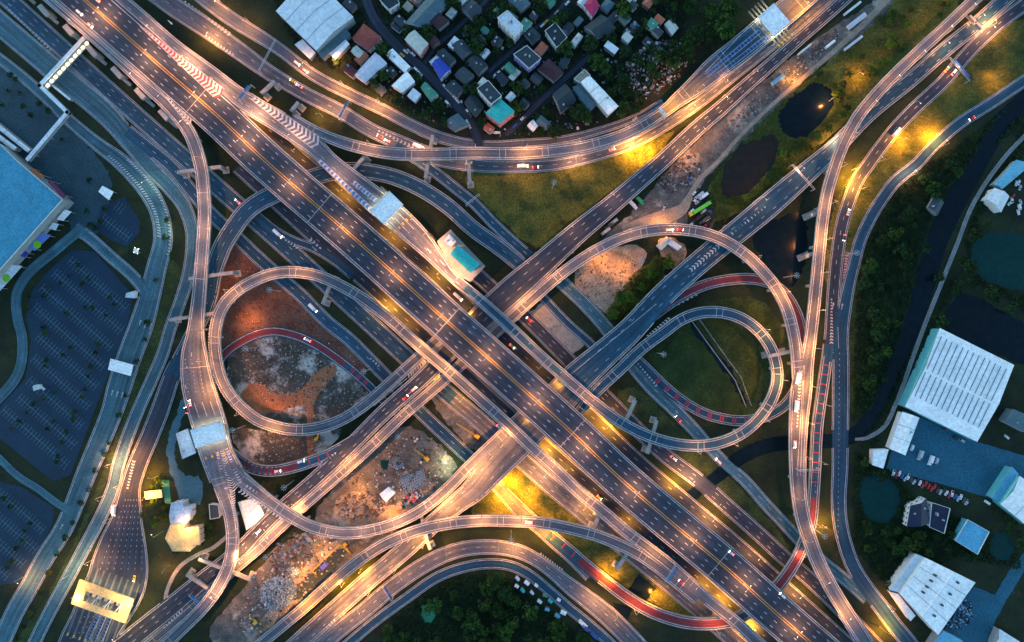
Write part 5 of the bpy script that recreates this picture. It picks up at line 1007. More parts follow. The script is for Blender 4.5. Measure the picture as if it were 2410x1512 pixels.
# ------------------------------------------------------------------ street lamps (each with its own light)
WARM, SODIUM, PINK, COOL = (1, .34, .075), (1, .33, .02), (1, .385, .155), (.75, .95, 1)
LD = {}
def light_data(col, pw, kind='SPOT'):
    k = (col, pw, kind)
    if k not in LD:
        d = bpy.data.lights.new('lamp_light', kind); d.color = col; d.energy = pw * 1000 * LAMP; d.shadow_soft_size = .35
        if kind == 'SPOT': d.spot_size = math.radians(158); d.spot_blend = .7
        LD[k] = d
    return LD[k]
def lamp_proto(h, arms, reach):
    e = bpy.data.objects.new('street_lamp', None); COL.objects.link(e)
    mb = MB(); mb.tube((0, 0, 0), (0, 0, h), .16, .09, STEEL, 8); mb.box((0, 0, .2), (.5, .5, .4), CONCG); mb.build('pole', e)
    for a in arms:
        mb = MB(); mb.tube((0, 0, h - .1), (a * reach, 0, h + .35), .07, .06, STEEL, 6); mb.build('arm', e)
        mb = MB(); mb.box((a * reach, 0, h + .38), (1.1, .42, .22), STEEL, 0, (.8, .7)); ho = mb.build('lamp_head', e)
        mb = MB(); mb.box((a * reach, 0, h + .24), (.9, .36, .1), LAMPM); mb.build('lens', ho)
    return e
PROTO = {}
def lamp(x, y, z, an, h=9.5, arms=(1,), reach=2.6, pw=20, col=WARM, key=None, head='lit street lamp on', light=True):
    k = (h, arms, reach)
    if k not in PROTO: PROTO[k] = lamp_proto(h, arms, reach); o = PROTO[k]; o.location = (x, y, z); o.rotation_euler = (0, 0, an)
    else: o = copy_tree(PROTO[k], None, (x, y, z), an)
    o['category'] = 'street lamp'; o['group'] = 'street lamps along the roads'
    for c in [c for c in o.children if c.type == 'LIGHT']: bpy.data.objects.remove(c)
    LAMPS.append((o, col, pw, h, arms, reach))
    if key: pend_road(o, head, key, x, y)
    else: pend(o, head, x, y)
    return o
LAMPS = []
def headroom(x, y, z, h):
    q = ALLS[((ALLS[:, 0] - x) ** 2 + (ALLS[:, 1] - y) ** 2 < (ALLS[:, 2] + 1.2) ** 2) & (ALLS[:, 3] - z > 2) & (ALLS[:, 3] - z < h + 3)]
    return h if not len(q) else min(h, q[:, 3].min() - z - 3.0)
def lamps(key, A, B, sp=32, side=1, pw=20, col=WARM, h=11, under=False, both=False):
    r = ROADS[key]; i, j = sl(key, A, B); d = r['l'][i] + sp * .4
    while d < r['l'][j]:
        c, t, n, q = interp(r, d); o = (c[2] - .25) * side; x, y = c[0] + n[0] * o, c[1] + n[1] * o; inward = math.atan2(-n[1] * side, -n[0] * side); hh = min(headroom(x, y, c[3], h), headroom(x - n[0] * side * 2.6, y - n[1] * side * 2.6, c[3], h)); d += sp * R.uniform(.9, 1.1)
        if hh < 3.2: continue
        hh = h if hh == h else round(max(hh, 3.2) * 2) / 2
        if both: lamp(c[0], c[1], c[3] + r['zo'], math.atan2(n[1], n[0]), h, (1, -1), 2.4, pw, col, key)
        else: lamp(x, y, c[3] + (.5 if r['elev'] else 0), inward, hh, (1,), 2.6, (pw if hh > 6 else pw * .45) * R.choice((.45, .45, .7, 1.25, 1.5)), col, key)
lamps('M', (200, 0), (1880, 1490), 46, pw=15, col=PINK, both=True, h=9)
lamps('T', (340, 45), (740, 345), 30, -1, 24, PINK); lamps('T', (775, 379), (870, 460), 30, -1, 20, PINK); lamps('T', (945, 525), (1095, 682), 13, 1, 22, PINK)
lamps('G2', (490, 5), (640, 105), 26, 1, 26, WARM); lamps('G2', (690, 140), (960, 290), 28, 1, 20, WARM); lamps('G1', (480, 62), (560, 118), 28, -1, 18, WARM); lamps('G1', (760, 240), (1000, 360), 34, -1, 16, PINK); lamps('G1', (1050, 375), (1540, 305), 38, -1, 12, PINK); lamps('G1', (1600, 280), (1760, 150), 26, -1, 24, WARM)
lamps('T1', (820, 340), (1480, 311), 36, 1, 15, WARM); lamps('T1', (1560, 264), (1680, 166), 20, -1, 24, SODIUM); lamps('T1', (1850, 25), (1910, -25), 20, -1, 26, SODIUM)
lamps('X1', (1560, 378), (1660, 287), 18, 1, 26, WARM); lamps('X1', (1700, 252), (1800, 165), 28, -1, 14, WARM); lamps('X1', (1480, 445), (1240, 650), 36, -1, 10, PINK); lamps('X1', (720, 1150), (560, 1300), 28, 1, 14, PINK)
lamps('RT', (1850, 725), (1230, 725), 28, -1, 17, WARM); lamps('RT', (1040, 900), (560, 1330), 24, -1, 22, WARM)
lamps('NR', (2290, 2), (1961, 403), 24, 1, 18, WARM); lamps('NR', (1950, 440), (1878, 1127), 24, 1, 20, WARM); lamps('NR', (1878, 1127), (2030, 1500), 28, -1, 18, WARM)
lamps('X2', (2330, 30), (2150, 180), 30, -1, 14, PINK); lamps('X2', (2000, 310), (1760, 525), 34, -1, 15, PINK); lamps('X2', (1230, 1030), (1040, 1215), 17, -1, 26, WARM); lamps('X2', (1010, 1240), (760, 1460), 24, 1, 22, WARM)
lamps('N2', (2350, 55), (2110, 300), 34, -1, 11, PINK); lamps('N2', (2069, 351), (2005, 450), 22, 1, 15, SODIUM); lamps('N3', (2230, 315), (2085, 455), 30, 1, 14, PINK)
lamps('L', (745, 648), (506, 806), 26, -1, 18, WARM); lamps('L', (511, 852), (690, 1011), 26, -1, 16, WARM); lamps('L', (900, 738), (1130, 940), 24, -1, 17, WARM); lamps('L', (1207, 1010), (1740, 1468), 32, -1, 14, WARM)
lamps('TL', (1215, 785), (1440, 980), 26, 1, 16, WARM); lamps('TL', (1600, 1046), (1826, 855), 27, -1, 17, WARM); lamps('TL', (1815, 820), (1700, 736), 34, -1, 12, WARM)
lamps('LR', (303, 166), (469, 692), 24, 1, 17, PINK); lamps('LR', (464, 742), (480, 957), 24, 1, 22, WARM); lamps('LR', (150, 30), (280, 145), 34, -1, 14, PINK); lamps('LR', (507, 1057), (533, 1118), 14, 1, 13, PINK)
lamps('S1', (600, 1155), (1016, 1182), 24, 1, 17, PINK); lamps('S2', (520, 1140), (500, 1400), 22, 1, 18, PINK)
lamps('S3', (850, 1315), (1300, 1235), 26, 1, 18, WARM); lamps('S3', (700, 1440), (840, 1325), 22, 1, 26, SODIUM)
lamps('BC1', (820, 1465), (1180, 1289), 36, 1, 10, WARM); lamps('BC1', (1373, 1403), (1460, 1478), 18, 1, 24, WARM); lamps('BC1', (1182, 1289), (1260, 1316), 22, 1, 18, WARM)
lamps('GC', (345, 1050), (300, 1170), 20, -1, 26, WARM); lamps('GC', (296, 1180), (250, 1500), 34, -1, 12, PINK); lamps('GB', (290, 1070), (240, 1210), 22, -1, 20, PINK)
lamps('RR', (1430, 1370), (1530, 1440), 24, 1, 20, WARM); lamps('RR', (1600, 1461), (1720, 1460), 28, 1, 18, WARM); lamps('RR', (1905, 1190), (1860, 1340), 26, 1, 12, PINK); lamps('RR', (1940, 900), (1916, 1140), 40, 1, 8, PINK)
lamps('GF', (1440, 950), (1530, 1040), 30, -1, 12, PINK); lamps('GF', (1600, 1095), (1720, 1198), 26, -1, 20, PINK); lamps('GM', (1360, 950), (1450, 1035), 18, 1, 40, SODIUM); lamps('GM', (1240, 845), (1300, 895), 24, 1, 14, SODIUM); lamps('GM', (1620, 1185), (1900, 1430), 40, 1, 22, WARM); lamps('GM', (560, 236), (1080, 700), 42, 1, 19, SODIUM)
lamps('GN', (905, 705), (1000, 795), 17, -1, 26, SODIUM, 9); lamps('GN', (1272, 1040), (1345, 1105), 17, -1, 32, SODIUM, 8); lamps('GN', (1462, 1205), (1520, 1255), 17, -1, 32, SODIUM, 8); lamps('GN', (1640, 1355), (1700, 1408), 18, -1, 32, SODIUM, 8); lamps('GN', (1750, 1450), (1790, 1485), 18, -1, 45, SODIUM, 7)
lamps('GD', (1150, 1120), (1290, 1262), 18, 1, 72, SODIUM); lamps('GA', (1240, 1090), (1420, 1245), 34, 1, 14, PINK); lamps('GD', (955, 935), (1010, 990), 26, 1, 20, WARM); lamps('GA', (1000, 880), (1080, 950), 22, 1, 22, SODIUM)
lamps('GJ', (314, 420), (384, 566), 30, 1, 5, (.85, 1, .6)); lamps('GJ', (100, 1325), (30, 1450), 34, -1, 12, WARM); lamps('N3', (2050, 1400), (2130, 1500), 30, 1, 12, WARM)
# single lamps that throw golden pools on the grass
for x, y, pw, c, hd in ((1515, 360, 34, SODIUM, 'golden lamp on the meadow'), (1480, 350, 26, SODIUM, 'golden lamp on the meadow'), (2187, 330, 26, SODIUM, 'bright golden roadside lamp'), (2110, 335, 22, SODIUM, 'golden roadside lamp'), (2005, 400, 22, SODIUM, 'golden roadside lamp'), (1990, 440, 18, SODIUM, 'golden roadside lamp'),
                        (1951, 238, 9, WARM, 'bright lamp at the pond edge'), (2326, 66, 20, WARM, 'very bright lamp between the highways'), (1210, 1130, 19, SODIUM, 'golden lamp under the cross deck'), (1180, 1165, 16, SODIUM, 'golden lamp under the cross deck'), (1245, 1150, 15, SODIUM, 'golden lamp on the grass'),
                        (352, 1165, 14, SODIUM, 'golden garden lamp'), (372, 1120, 10, SODIUM, 'golden garden lamp'), (1935, 1235, 16, SODIUM, 'golden lamp under the tall ramp'), (2070, 1475, 20, SODIUM, 'golden lamp beside the blue road'), (1460, 640, 6, WARM, 'warm lamp on the sand'), (1410, 620, 7, WARM, 'warm lamp on the sand'), (1560, 540, 10, WARM, 'warm yard lamp'), (400, 1330, 9, WARM, 'warm yard lamp'),
                        (1390, 1195, 10, SODIUM, 'golden verge lamp'), (1590, 1140, 16, SODIUM, 'golden verge lamp'), (1430, 1345, 16, SODIUM, 'golden verge lamp'), (1530, 1400, 12, SODIUM, 'golden verge lamp'), (760, 275, 10, WARM, 'golden verge lamp'), (810, 1372, 18, SODIUM, 'golden lamp in the gap between the ramps'), (850, 1340, 14, SODIUM, 'golden lamp in the gap between the ramps'),
                        (1062, 1097, 7, (1, .95, .5), 'yellow-white site lamp'), (850, 1155, 7, WARM, 'warm site lamp'), (920, 1215, 7, WARM, 'warm site lamp'), (760, 1290, 7, WARM, 'warm site lamp'), (790, 150, 8, WARM, 'warm yard lamp'), (700, 1340, 7, WARM, 'warm site lamp'), (600, 760, 6, WARM, 'warm site lamp'), (1860, 180, 7, SODIUM, 'golden slope lamp'), (2010, 180, 7, SODIUM, 'golden slope lamp'), (2330, 190, 6, SODIUM, 'golden slope lamp')):
    wx, wy, _ = P(x, y); hh = headroom(wx, wy, 0, 8.5)
    if hh < 3.2: continue
    lamp(wx, wy, 0, R.uniform(0, 6), round(hh * 2) / 2, (1,), 2.2, pw * (1.8 if c is SODIUM else 1.3), c, None, hd)
for x, y, h, pw, wh in ((178, 1345, 18, 22, 'left of the yellow toll gate'), (325, 1398, 18, 26, 'right of the yellow toll gate'), (300, 1485, 18, 14, 'below the yellow toll gate'), (385, 1250, 14, 9, 'left of the yellow flat-roofed house'), (462, 1226, 14, 9, 'between the yellow house and the lilac roof'), (480, 1296, 14, 7, 'at the lower corner of the yellow house')):  # extra lamps put in to warm the yellow roofs with light
    wx, wy, _ = P(x, y); o = lamp(wx, wy, 0, R.uniform(0, 6), h, (1,), 2.2, pw, (1, .55, .2), None, 'added tall warm floodlight')
for key, x, y, pw in (('X1', 1098, 742, 12), ('X1', 1006, 838, 12), ('RT', 1120, 822, 9), ('X2', 1312, 905, 5), ('X2', 1240, 985, 4)):
    i = near(key, x, y); wx, wy, _ = P(x, y, ROADS[key]['s'][i, 3]); lamp(wx, wy, ROADS[key]['s'][i, 3] + .4, 0, 3.2, (1,), .6, pw, SODIUM, key)
# lights under the toll roofs
for (e, c, u, v, lu, lv), hh, z in zip(TG, (6.5, 6, 6, 6.5), (0.3, 14.3, 12.3, 4.8)):
    for q in range(3):
        p = c + u * (q - 1) * lu * .3
        for s_ in (-1, 1):
            pv = p + v * s_ * lv * .42
            mb = MB(); mb.box((0, 0, 0), (.9, .9, .12), LAMPW); o = mb.build('canopy_lamp', e); o.location = ((p - c) @ u, ((pv - c) @ np.array((-u[1], u[0]))), hh - .6)
            lo = bpy.data.objects.new('lamp_light', light_data((1, .75, .4), 2.4)); COL.objects.link(lo); lo.location = (pv[0], pv[1], z + hh - .8)
# light objects belong to their lamps
for o, col, pw, h, arms, reach in LAMPS:
    for a in arms:
        lo = bpy.data.objects.new('lamp_light', light_data(col, round(pw / len(arms), 1))); COL.objects.link(lo); lo.parent = o; lo.location = (a * reach, 0, h + .1)

# ------------------------------------------------------------------ tall lighting masts, unlit
def mast():
    e = bpy.data.objects.new('lighting_mast', None); COL.objects.link(e)
    mb = MB(); mb.tube((0, 0, 0), (0, 0, 22), .38, .16, STEEL, 10); mb.build('pole', e); mb = MB()
    for k in range(8):
        a = k * math.pi / 4; mb.tube((0, 0, 22), (1.5 * math.cos(a), 1.5 * math.sin(a), 22.2), .1, .1, STEEL, 5)
    mb.build('lamp_ring', e)
    for k in range(8):
        a = k * math.pi / 4; mb = MB(); mb.box((1.7 * math.cos(a), 1.7 * math.sin(a), 22.2), (.7, .4, .3), STEEL, a); mb.build('lamp_head', e)
    return e
m0 = None
for x, y, wh in ((634, 682, 'on the brown earth inside the left loop'), (577, 821, 'just inside the red loop road'), (547, 1013, 'beside the left toll gate roof'), (856, 874, 'at the tip of the red loop'), (937, 1028, 'at the top of the construction yard'), (668, 1148, 'under the S-shaped ramp'), (1304, 429, 'in a dark bush on the meadow'), (1510, 614, 'beside the sandy hollow'), (1941, 1262, 'on the golden grass below the red-barred ramp'), (1203, 1272, 'above the lower highway curve'), (1562, 834, 'on the dark field inside the right loop'), (1875, 648, 'over the dark pond by the right loop'), (2017, 595, 'in the grass beside the blue service road'), (626, 1312, 'on the verge beside the dark highway')):
    wx, wy, _ = P(x, y, 22); e = m0 = (mast() if m0 is None else copy_tree(m0)); e.location = (wx, wy, 0)
    tag(e, 'tall mast with a star of white lamps ' + wh, 'lighting mast', 'tall star-headed lighting masts')

# ------------------------------------------------------------------ sign gantries
GAN = [(563, 238, 592, 200, 14.5, 'blue', 'across the start of the white chevrons on the upper ramp'), (798, 282, 822, 238, .3, 'blue', 'over the upper highway beside the golden verge'), (1548, 256, 1566, 278, 9, 'pale', 'at the start of the curved flyover widening'), (1865, 388, 1917, 446, 5, 'steel', 'across the wide cross deck at upper right'), (1097, 482, 1128, 457, .3, 'steel', 'over the teal lane by the meadow'),
       (900, 1380, 922, 1414, .3, 'blue', 'over the lower highway curve'), (1590, 1330, 1566, 1369, 13, 'blue', 'where the arching ramp joins the left loop ramp'), (2272, 36, 2310, 76, .6, 'orange', 'over the upper right highway, brightly lit'), (2235, 136, 2282, 190, .3, 'blue', 'over the outer right carriageway'), (445, 1401, 472, 1422, 2, 'blue', 'over the dark highway at lower left'), (648, 94, 610, 166, .3, 'steel', 'over both highway carriageways at upper left'), (1880, 1107, 1930, 1105, 14, 'steel', 'across the tall right ramp')]
for x0, y0, x1, y1, z, c, wh in GAN:
    a, b = P(x0, y0, z + 6), P(x1, y1, z + 6); L = math.hypot(b[0] - a[0], b[1] - a[1]); an = math.atan2(b[1] - a[1], b[0] - a[0])
    e = empty('sign_gantry', (a[0], a[1], z), {'blue': 'gantry with blue road signs ', 'pale': 'gantry with a pale sign ', 'steel': 'grey steel gantry ', 'orange': 'gantry with a wide pale walkway sign '}[c] + wh, 'sign gantry', an, 'road sign gantries')
    for q in (0, L): mb = MB(); mb.box((q, 0, 3.1), (.5, .5, 6.2), STEEL); mb.build('post', e)
    mb = MB(); mb.box((L / 2, .5, 6.2), (L, .25, .3), STEEL); mb.box((L / 2, -.5, 6.2), (L, .25, .3), STEEL)
    for q in np.arange(1, L, 2.2): mb.box((q, 0, 6.2), (.15, 1.0, .2), STEEL)
    mb.build('truss', e)
    if c != 'steel':
        for q, w in ((.3, .36), (.72, .34)):
            mb = MB(); mb.box((L * q, .9, 6.4), (L * w, .55 if c == 'blue' else 1.6, 2.8), {'blue': BLUS, 'pale': wm('white'), 'orange': PARA}[c]); mb.build('sign_panel', e)

# ------------------------------------------------------------------ vehicles
PAINT = {'white': (.7, .7, .7), 'silver': (.4, .42, .44), 'dark grey': (.06, .065, .07), 'black': (.015, .015, .017), 'red': (.4, .03, .03), 'blue': (.03, .09, .3), 'yellow': (.6, .42, .03), 'green': (.04, .3, .12)}
def paint(c): return mat(c.replace(' ', '_') + '_car_paint', PAINT[c], .3, .05, spec=.5)
HEADL, TAILL = mat('headlight_glow', (1, .82, .55), .4, 0, emit=12), mat('taillight_glow', (1, .05, .03), .4, 0, emit=9)
def car_proto(c, kind, lit):
    name = {'car': 'car', 'van': 'van', 'pickup': 'pickup_truck', 'truck': 'box_truck'}[kind]
    e = bpy.data.objects.new(name, None); COL.objects.link(e); m = paint(c); b = MB()
    L, Wd, Hh = {'car': (4.5, 1.8, .75), 'van': (5.2, 1.95, 1.1), 'pickup': (5.2, 1.9, .85), 'truck': (8.5, 2.4, 1.2)}[kind]
    b.box((0, 0, .35 + Hh / 2), (L, Wd, Hh), m, 0, (.96, .92))
    if kind == 'car': b.box((-.25, 0, .35 + Hh + .28), (2.1, 1.5, .56), m, 0, (.72, .86))
    if kind == 'van': b.box((-.4, 0, .35 + Hh + .4), (4.0, 1.75, .8), m, 0, (.9, .86))
    if kind == 'pickup': b.box((.5, 0, .35 + Hh + .32), (1.7, 1.6, .64), m, 0, (.74, .86)); b.box((-1.6, 0, .35 + Hh + .02), (1.7, 1.5, .05), TYRE)
    if kind == 'truck': b.box((-1.2, 0, 2.2), (6.0, 2.45, 2.6), mat('truck_box_' + c.replace(' ', '_'), PAINT[c], .6, .1)); b.box((3.2, 0, 1.8), (1.7, 2.2, 1.0), m, 0, (.8, .9))
    b.build('body', e); g_ = MB(); top = .35 + Hh
    if kind == 'car': g_.box((.72, 0, top + .25), (.55, 1.42, .5), GLASS, 0, (.5, .9))
    elif kind == 'van': g_.box((1.5, 0, top + .32), (.6, 1.6, .6), GLASS, 0, (.5, .9))
    elif kind == 'pickup': g_.box((1.25, 0, top + .28), (.5, 1.5, .55), GLASS, 0, (.5, .9))
    else: g_.box((4.0, 0, 1.95), (.3, 2.0, .7), GLASS)
    g_.build('windscreen', e)
    if kind in ('car', 'van'): q = MB(); q.box((-1.2 if kind == 'car' else -2.3, 0, top + .25), (.5 if kind == 'car' else .25, 1.42, .48), GLASS, 0, (.5, .9)); q.build('rear_window', e)
    wv = MB()
    for sx in (-.31, .31):
        for sy in (-.46, .46): wv.tube((L * sx, Wd * sy - .11, .34), (L * sx, Wd * sy + .11, .34), .34, .34, TYRE, 10)
    wv.build('wheels', e)
    if lit:
        for sy in (-.33, .33):
            q = MB(); q.box((L / 2 - .05, Wd * sy, .85), (.35, .38, .3), HEADL); q.build('headlight', e)
            q = MB(); q.box((-L / 2 + .02, Wd * sy, .9), (.3, .4, .3), TAILL); q.build('taillight', e)
    return e
CP_ = {}
def car(x, y, z, an, c='white', kind='car', lit=False, key=None, group=None):
    k = (c, kind, lit)
    if k not in CP_: CP_[k] = car_proto(c, kind, lit); o = CP_[k]; o.location = (x, y, z); o.rotation_euler = (0, 0, an)
    else: o = copy_tree(CP_[k], None, (x, y, z), an)
    o.scale = (.86, .86, .86)
    o['category'] = {'car': 'car', 'van': 'van', 'pickup': 'pickup truck', 'truck': 'truck'}[kind]; o['group'] = group or ('vehicles driving on the roads' if key else 'parked vehicles')
    nm = {'car': 'car', 'van': 'van', 'pickup': 'pickup truck', 'truck': 'box truck'}[kind]
    if key: pend_road(o, c + ' ' + nm + ' on', key, x, y)
    else: pend(o, c + ' parked ' + nm, x, y)
    return o
def on_road(key, x, y, sgn, c='white', kind='car', off=None):
    r = ROADS[key]; i = near(key, x, y); wx, wy, _ = P(x, y, r['s'][i, 3]); t = r['t'][i] * sgn
    car(wx, wy, surf_z(wx, wy, r['s'][i, 3]) + .02, math.atan2(t[1], t[0]), c, kind, True, key)
for key, x, y, sg, c, kd in (('M', 190, 32, 1, 'white', 'van'), ('M', 215, 62, 1, 'silver', 'car'), ('M', 232, 2, -1, 'white', 'car'), ('M', 1720, 1300, -1, 'white', 'car'),
    ('G2', 700, 150, 1, 'white', 'van'), ('G2', 720, 168, 1, 'silver', 'car'), ('G1', 690, 192, -1, 'yellow', 'car'), ('G1', 705, 203, -1, 'white', 'pickup'), ('G1', 895, 322, -1, 'red', 'car'), ('G1', 912, 332, -1, 'white', 'car'), ('G1', 985, 345, 1, 'white', 'truck'), ('G1', 1230, 392, 1, 'white', 'truck'), ('G1', 1260, 394, 1, 'red', 'car'), ('G1', 1440, 352, 1, 'silver', 'car'),
    ('X1', 955, 935, -1, 'red', 'car'), ('X1', 975, 915, -1, 'white', 'car'), ('X1', 610, 1250, 1, 'white', 'car'),
    ('RL', 725, 800, -1, 'white', 'van'), ('RL2', 655, 1108, 1, 'white', 'car'), ('RL2', 710, 1085, 1, 'white', 'van'), ('RT', 1575, 542, -1, 'silver', 'van'), ('RT', 1600, 541, -1, 'red', 'car'), ('GD', 738, 725, 1, 'white', 'truck'), ('GN', 655, 550, 1, 'white', 'truck'), ('GN', 1410, 1170, 1, 'yellow', 'car'),
    ('GM', 1078, 698, 1, 'white', 'truck'), ('GM', 1205, 815, 1, 'yellow', 'car'), ('N2', 2108, 312, -1, 'white', 'truck'), ('N2', 2226, 165, -1, 'yellow', 'car'), ('N2', 2243, 172, -1, 'white', 'pickup'), ('X2', 2280, 55, -1, 'yellow', 'car'),
    ('N2', 1995, 500, -1, 'white', 'car'), ('N2', 1985, 560, 1, 'dark grey', 'car'), ('N3', 2285, 280, 1, 'red', 'car'), ('NR', 1876, 890, 1, 'white', 'truck'), ('NR', 1872, 955, 1, 'white', 'truck'), ('NR', 1869, 1045, 1, 'white', 'van'), ('GF', 1245, 752, -1, 'red', 'car'), ('GA', 1175, 1005, 1, 'white', 'van'), ('GF', 1585, 1078, 1, 'white', 'pickup'),
    ('GR', 1690, 1085, -1, 'white', 'van'), ('GR', 1595, 985, -1, 'red', 'van'), ('L', 1602, 1368, 1, 'red', 'car'), ('GA', 1600, 1390, 1, 'red', 'truck'), ('S3', 1245, 1228, -1, 'white', 'van'), ('GC', 271, 1200, 1, 'white', 'truck'), ('GC', 318, 1360, 1, 'yellow', 'car'), ('LR', 449, 948, -1, 'white', 'car'), ('LR', 440, 965, -1, 'black', 'car'), ('GN', 1770, 1478, 1, 'yellow', 'car'), ('M', 1840, 1400, -1, 'white', 'van'), ('GA', 560, 475, -1, 'white', 'car')):
    on_road(key, x, y, sg, c, kd)
def park(x, y, ang, c='white', kind='car', z=.05):
    wx, wy, _ = P(x, y, z); car(wx, wy, max(z, .13), -ang, c, kind)
CC = ['white', 'white', 'silver', 'dark grey', 'black', 'red', 'blue', 'white', 'silver']
for k in range(26):                                        # slanting row below the works yard
    f = k / 25; x, y = 2102 + f * 172, 1112 + f * 66 + 4 * math.sin(k * 2.1)
    park(x, y, 2.0 + R.uniform(-.2, .2), CC[(k * 5) % 9] if 11 > k or k > 14 else 'red', 'car' if k % 5 else 'pickup')
for x, y, a, c, kd in ((2145, 1053, 1.9, 'white', 'van'), (2163, 1071, 1.9, 'silver', 'truck'), (2188, 1083, 1.9, 'white', 'truck'), (2203, 1084, 1.9, 'silver', 'van'), (2322, 1182, .6, 'white', 'van'), (2224, 1010, .5, 'dark grey', 'pickup'), (2246, 1030, .6, 'black', 'car'), (2262, 1036, .5, 'silver', 'pickup'),
                       (947, 130, .7, 'yellow', 'car'), (955, 122, .7, 'white', 'car'), (963, 121, .75, 'silver', 'car'), (972, 128, .75, 'white', 'car'), (980, 165, .75, 'white', 'van'), (988, 174, .75, 'white', 'van'), (1047, 204, .8, 'white', 'car'), (1054, 212, .8, 'white', 'pickup'), (1062, 221, .8, 'silver', 'car'), (1069, 229, .8, 'white', 'car'), (1077, 238, .85, 'white', 'car'), (1053, 243, .8, 'white', 'van'), (1058, 250, .8, 'blue', 'car'), (1101, 263, .9, 'white', 'car'), (1106, 270, .9, 'dark grey', 'car'), (1100, 288, 1.1, 'white', 'car'), (1105, 297, 1.1, 'silver', 'car'), (1146, 300, .4, 'white', 'car'), (1155, 312, 0, 'silver', 'pickup'), (1170, 313, 0, 'white', 'van'),
                       (1172, 172, 2.4, 'white', 'car'), (1165, 178, 2.4, 'white', 'pickup'), (1185, 160, 2.4, 'silver', 'car'), (1402, 150, 2.4, 'white', 'pickup'), (1277, 60, 2.4, 'white', 'car'), (1285, 52, 2.4, 'yellow', 'car'), (1310, 30, 2.4, 'silver', 'car'), (1335, 8, 2.4, 'white', 'car'), (1231, 278, 2.4, 'white', 'pickup'), (1212, 296, 2.4, 'blue', 'car'), (1494, 280, 2.4, 'silver', 'car'),
                       (1635, 453, 2.3, 'white', 'pickup'), (1644, 461, 2.5, 'silver', 'truck'), (1654, 463, 2.5, 'white', 'truck'), (1634, 472, .5, 'white', 'pickup'), (1642, 476, 2.5, 'silver', 'pickup'), (1662, 478, 2.4, 'dark grey', 'pickup'), (1627, 498, 2.4, 'white', 'van'), (1655, 498, 2.4, 'silver', 'van'), (1668, 497, .5, 'blue', 'pickup'), (1640, 515, 2.5, 'black', 'truck'), (1655, 520, 2.5, 'dark grey', 'truck'), (1628, 527, 2.5, 'white', 'pickup'), (1665, 516, 2.5, 'white', 'pickup'), (1660, 530, 2.5, 'red', 'pickup'),
                       (1623, 412, 1.9, 'black', 'pickup'), (1619, 420, 1.9, 'blue', 'car'), (1490, 484, .8, 'white', 'truck'), (1506, 474, .8, 'green', 'truck'), (1563, 488, 1.9, 'silver', 'pickup'), (1425, 545, 2.5, 'silver', 'truck'), (1434, 532, 2.5, 'dark grey', 'truck'), (1442, 524, 2.5, 'silver', 'truck'),
                       (2396, 430, 1.9, 'white', 'car'), (2399, 442, 1.9, 'silver', 'car'), (2390, 432, 1.8, 'white', 'car'), (2380, 472, 1.5, 'white', 'car'), (2376, 478, 2.4, 'white', 'pickup'), (2400, 476, 1.2, 'silver', 'car'), (2395, 500, 1.3, 'white', 'car'), (2397, 488, 1.3, 'white', 'van'), (2382, 462, 2.4, 'red', 'car'), (1372, 1466, .75, 'white', 'truck'), (1378, 1476, .8, 'blue', 'truck'), (1399, 1494, .8, 'blue', 'truck'), (1012, 552, .75, 'black', 'pickup'), (1020, 560, .75, 'black', 'car'), (2368, 1028, .7, 'white', 'car'), (100, 912, .6, 'white', 'pickup')):
    park(x, y, a, c, kd, 14.15 if (1005 < x < 1030 and 545 < y < 565) else .05)
# the long green lorry with a yellow cab
a0 = P(1648, 491, 3); e = empty('articulated_lorry', (a0[0], a0[1], 0.1), 'long bright green lorry with a yellow cab in the truck yard', 'lorry', .56)
for nm, c, sz, m in (('trailer', (1.5, 0, 2.3), (14.5, 2.6, 2.7), CP('bright_green_tarpaulin', (.12, .5, .04))), ('cab', (-7.4, 0, 1.8), (2.6, 2.4, 2.6), CP('yellow_cab_paint', (.65, .42, .02))), ('windscreen', (-8.72, 0, 2.3), (.12, 2.0, 1.0), GLASS)):
    mb = MB(); mb.box(c, sz, m, 0, (.985, .96)); mb.build(nm, e)
for x in (-7, -5.3, 4, 5.6, 7.2):
    mb = MB(); mb.tube((x, -1.2, .5), (x, 1.2, .5), .5, .5, TYRE, 10); mb.build('wheel', e)

# ------------------------------------------------------------------ building site
YEL = CP('machine_yellow', (.62, .36, .03))
def crane(x0, y0, x1, y1, lab):
    a, b = P(x1, y1, 1.5), P(x0, y0, 5); L = math.hypot(b[0] - a[0], b[1] - a[1]); e = empty('mobile_crane', (a[0], a[1], .1), lab, 'crane', math.atan2(b[1] - a[1], b[0] - a[0]))
    mb = MB(); mb.box((0, 0, .9), (5.5, 3.2, .8), TYRE); mb.build('crawler', e); mb = MB(); mb.box((-.3, 0, 2.2), (4, 2.8, 1.8), YEL, 0, (.9, .9)); mb.build('body', e); mb = MB(); mb.box((1.4, -.9, 2.6), (1.3, .9, 1.5), GLASS); mb.build('cab', e)
    mb = MB()
    for sy in (-.5, .5):
        for sz in (0, .9): mb.tube((1, sy, 2.4 + sz), (L, sy * .5, 6 + sz * .4), .12, .1, YEL, 5)
    for q in range(14):
        f = q / 14; f2 = (q + 1) / 14; s1 = (-1) ** q; w = .5 - .25 * f
        mb.tube((1 + (L - 1) * f, w * s1, 3 + 3.3 * f), (1 + (L - 1) * f2, -w * s1, 3 + 3.3 * f2), .09, .09, YEL, 4)
    mb.build('boom', e)
crane(1074, 996, 1122, 1026, 'yellow lattice-boom crane lying by the dark frontage lane'); crane(975, 1056, 1004, 1078, 'smaller yellow crane in the construction yard beside the pale ramp')
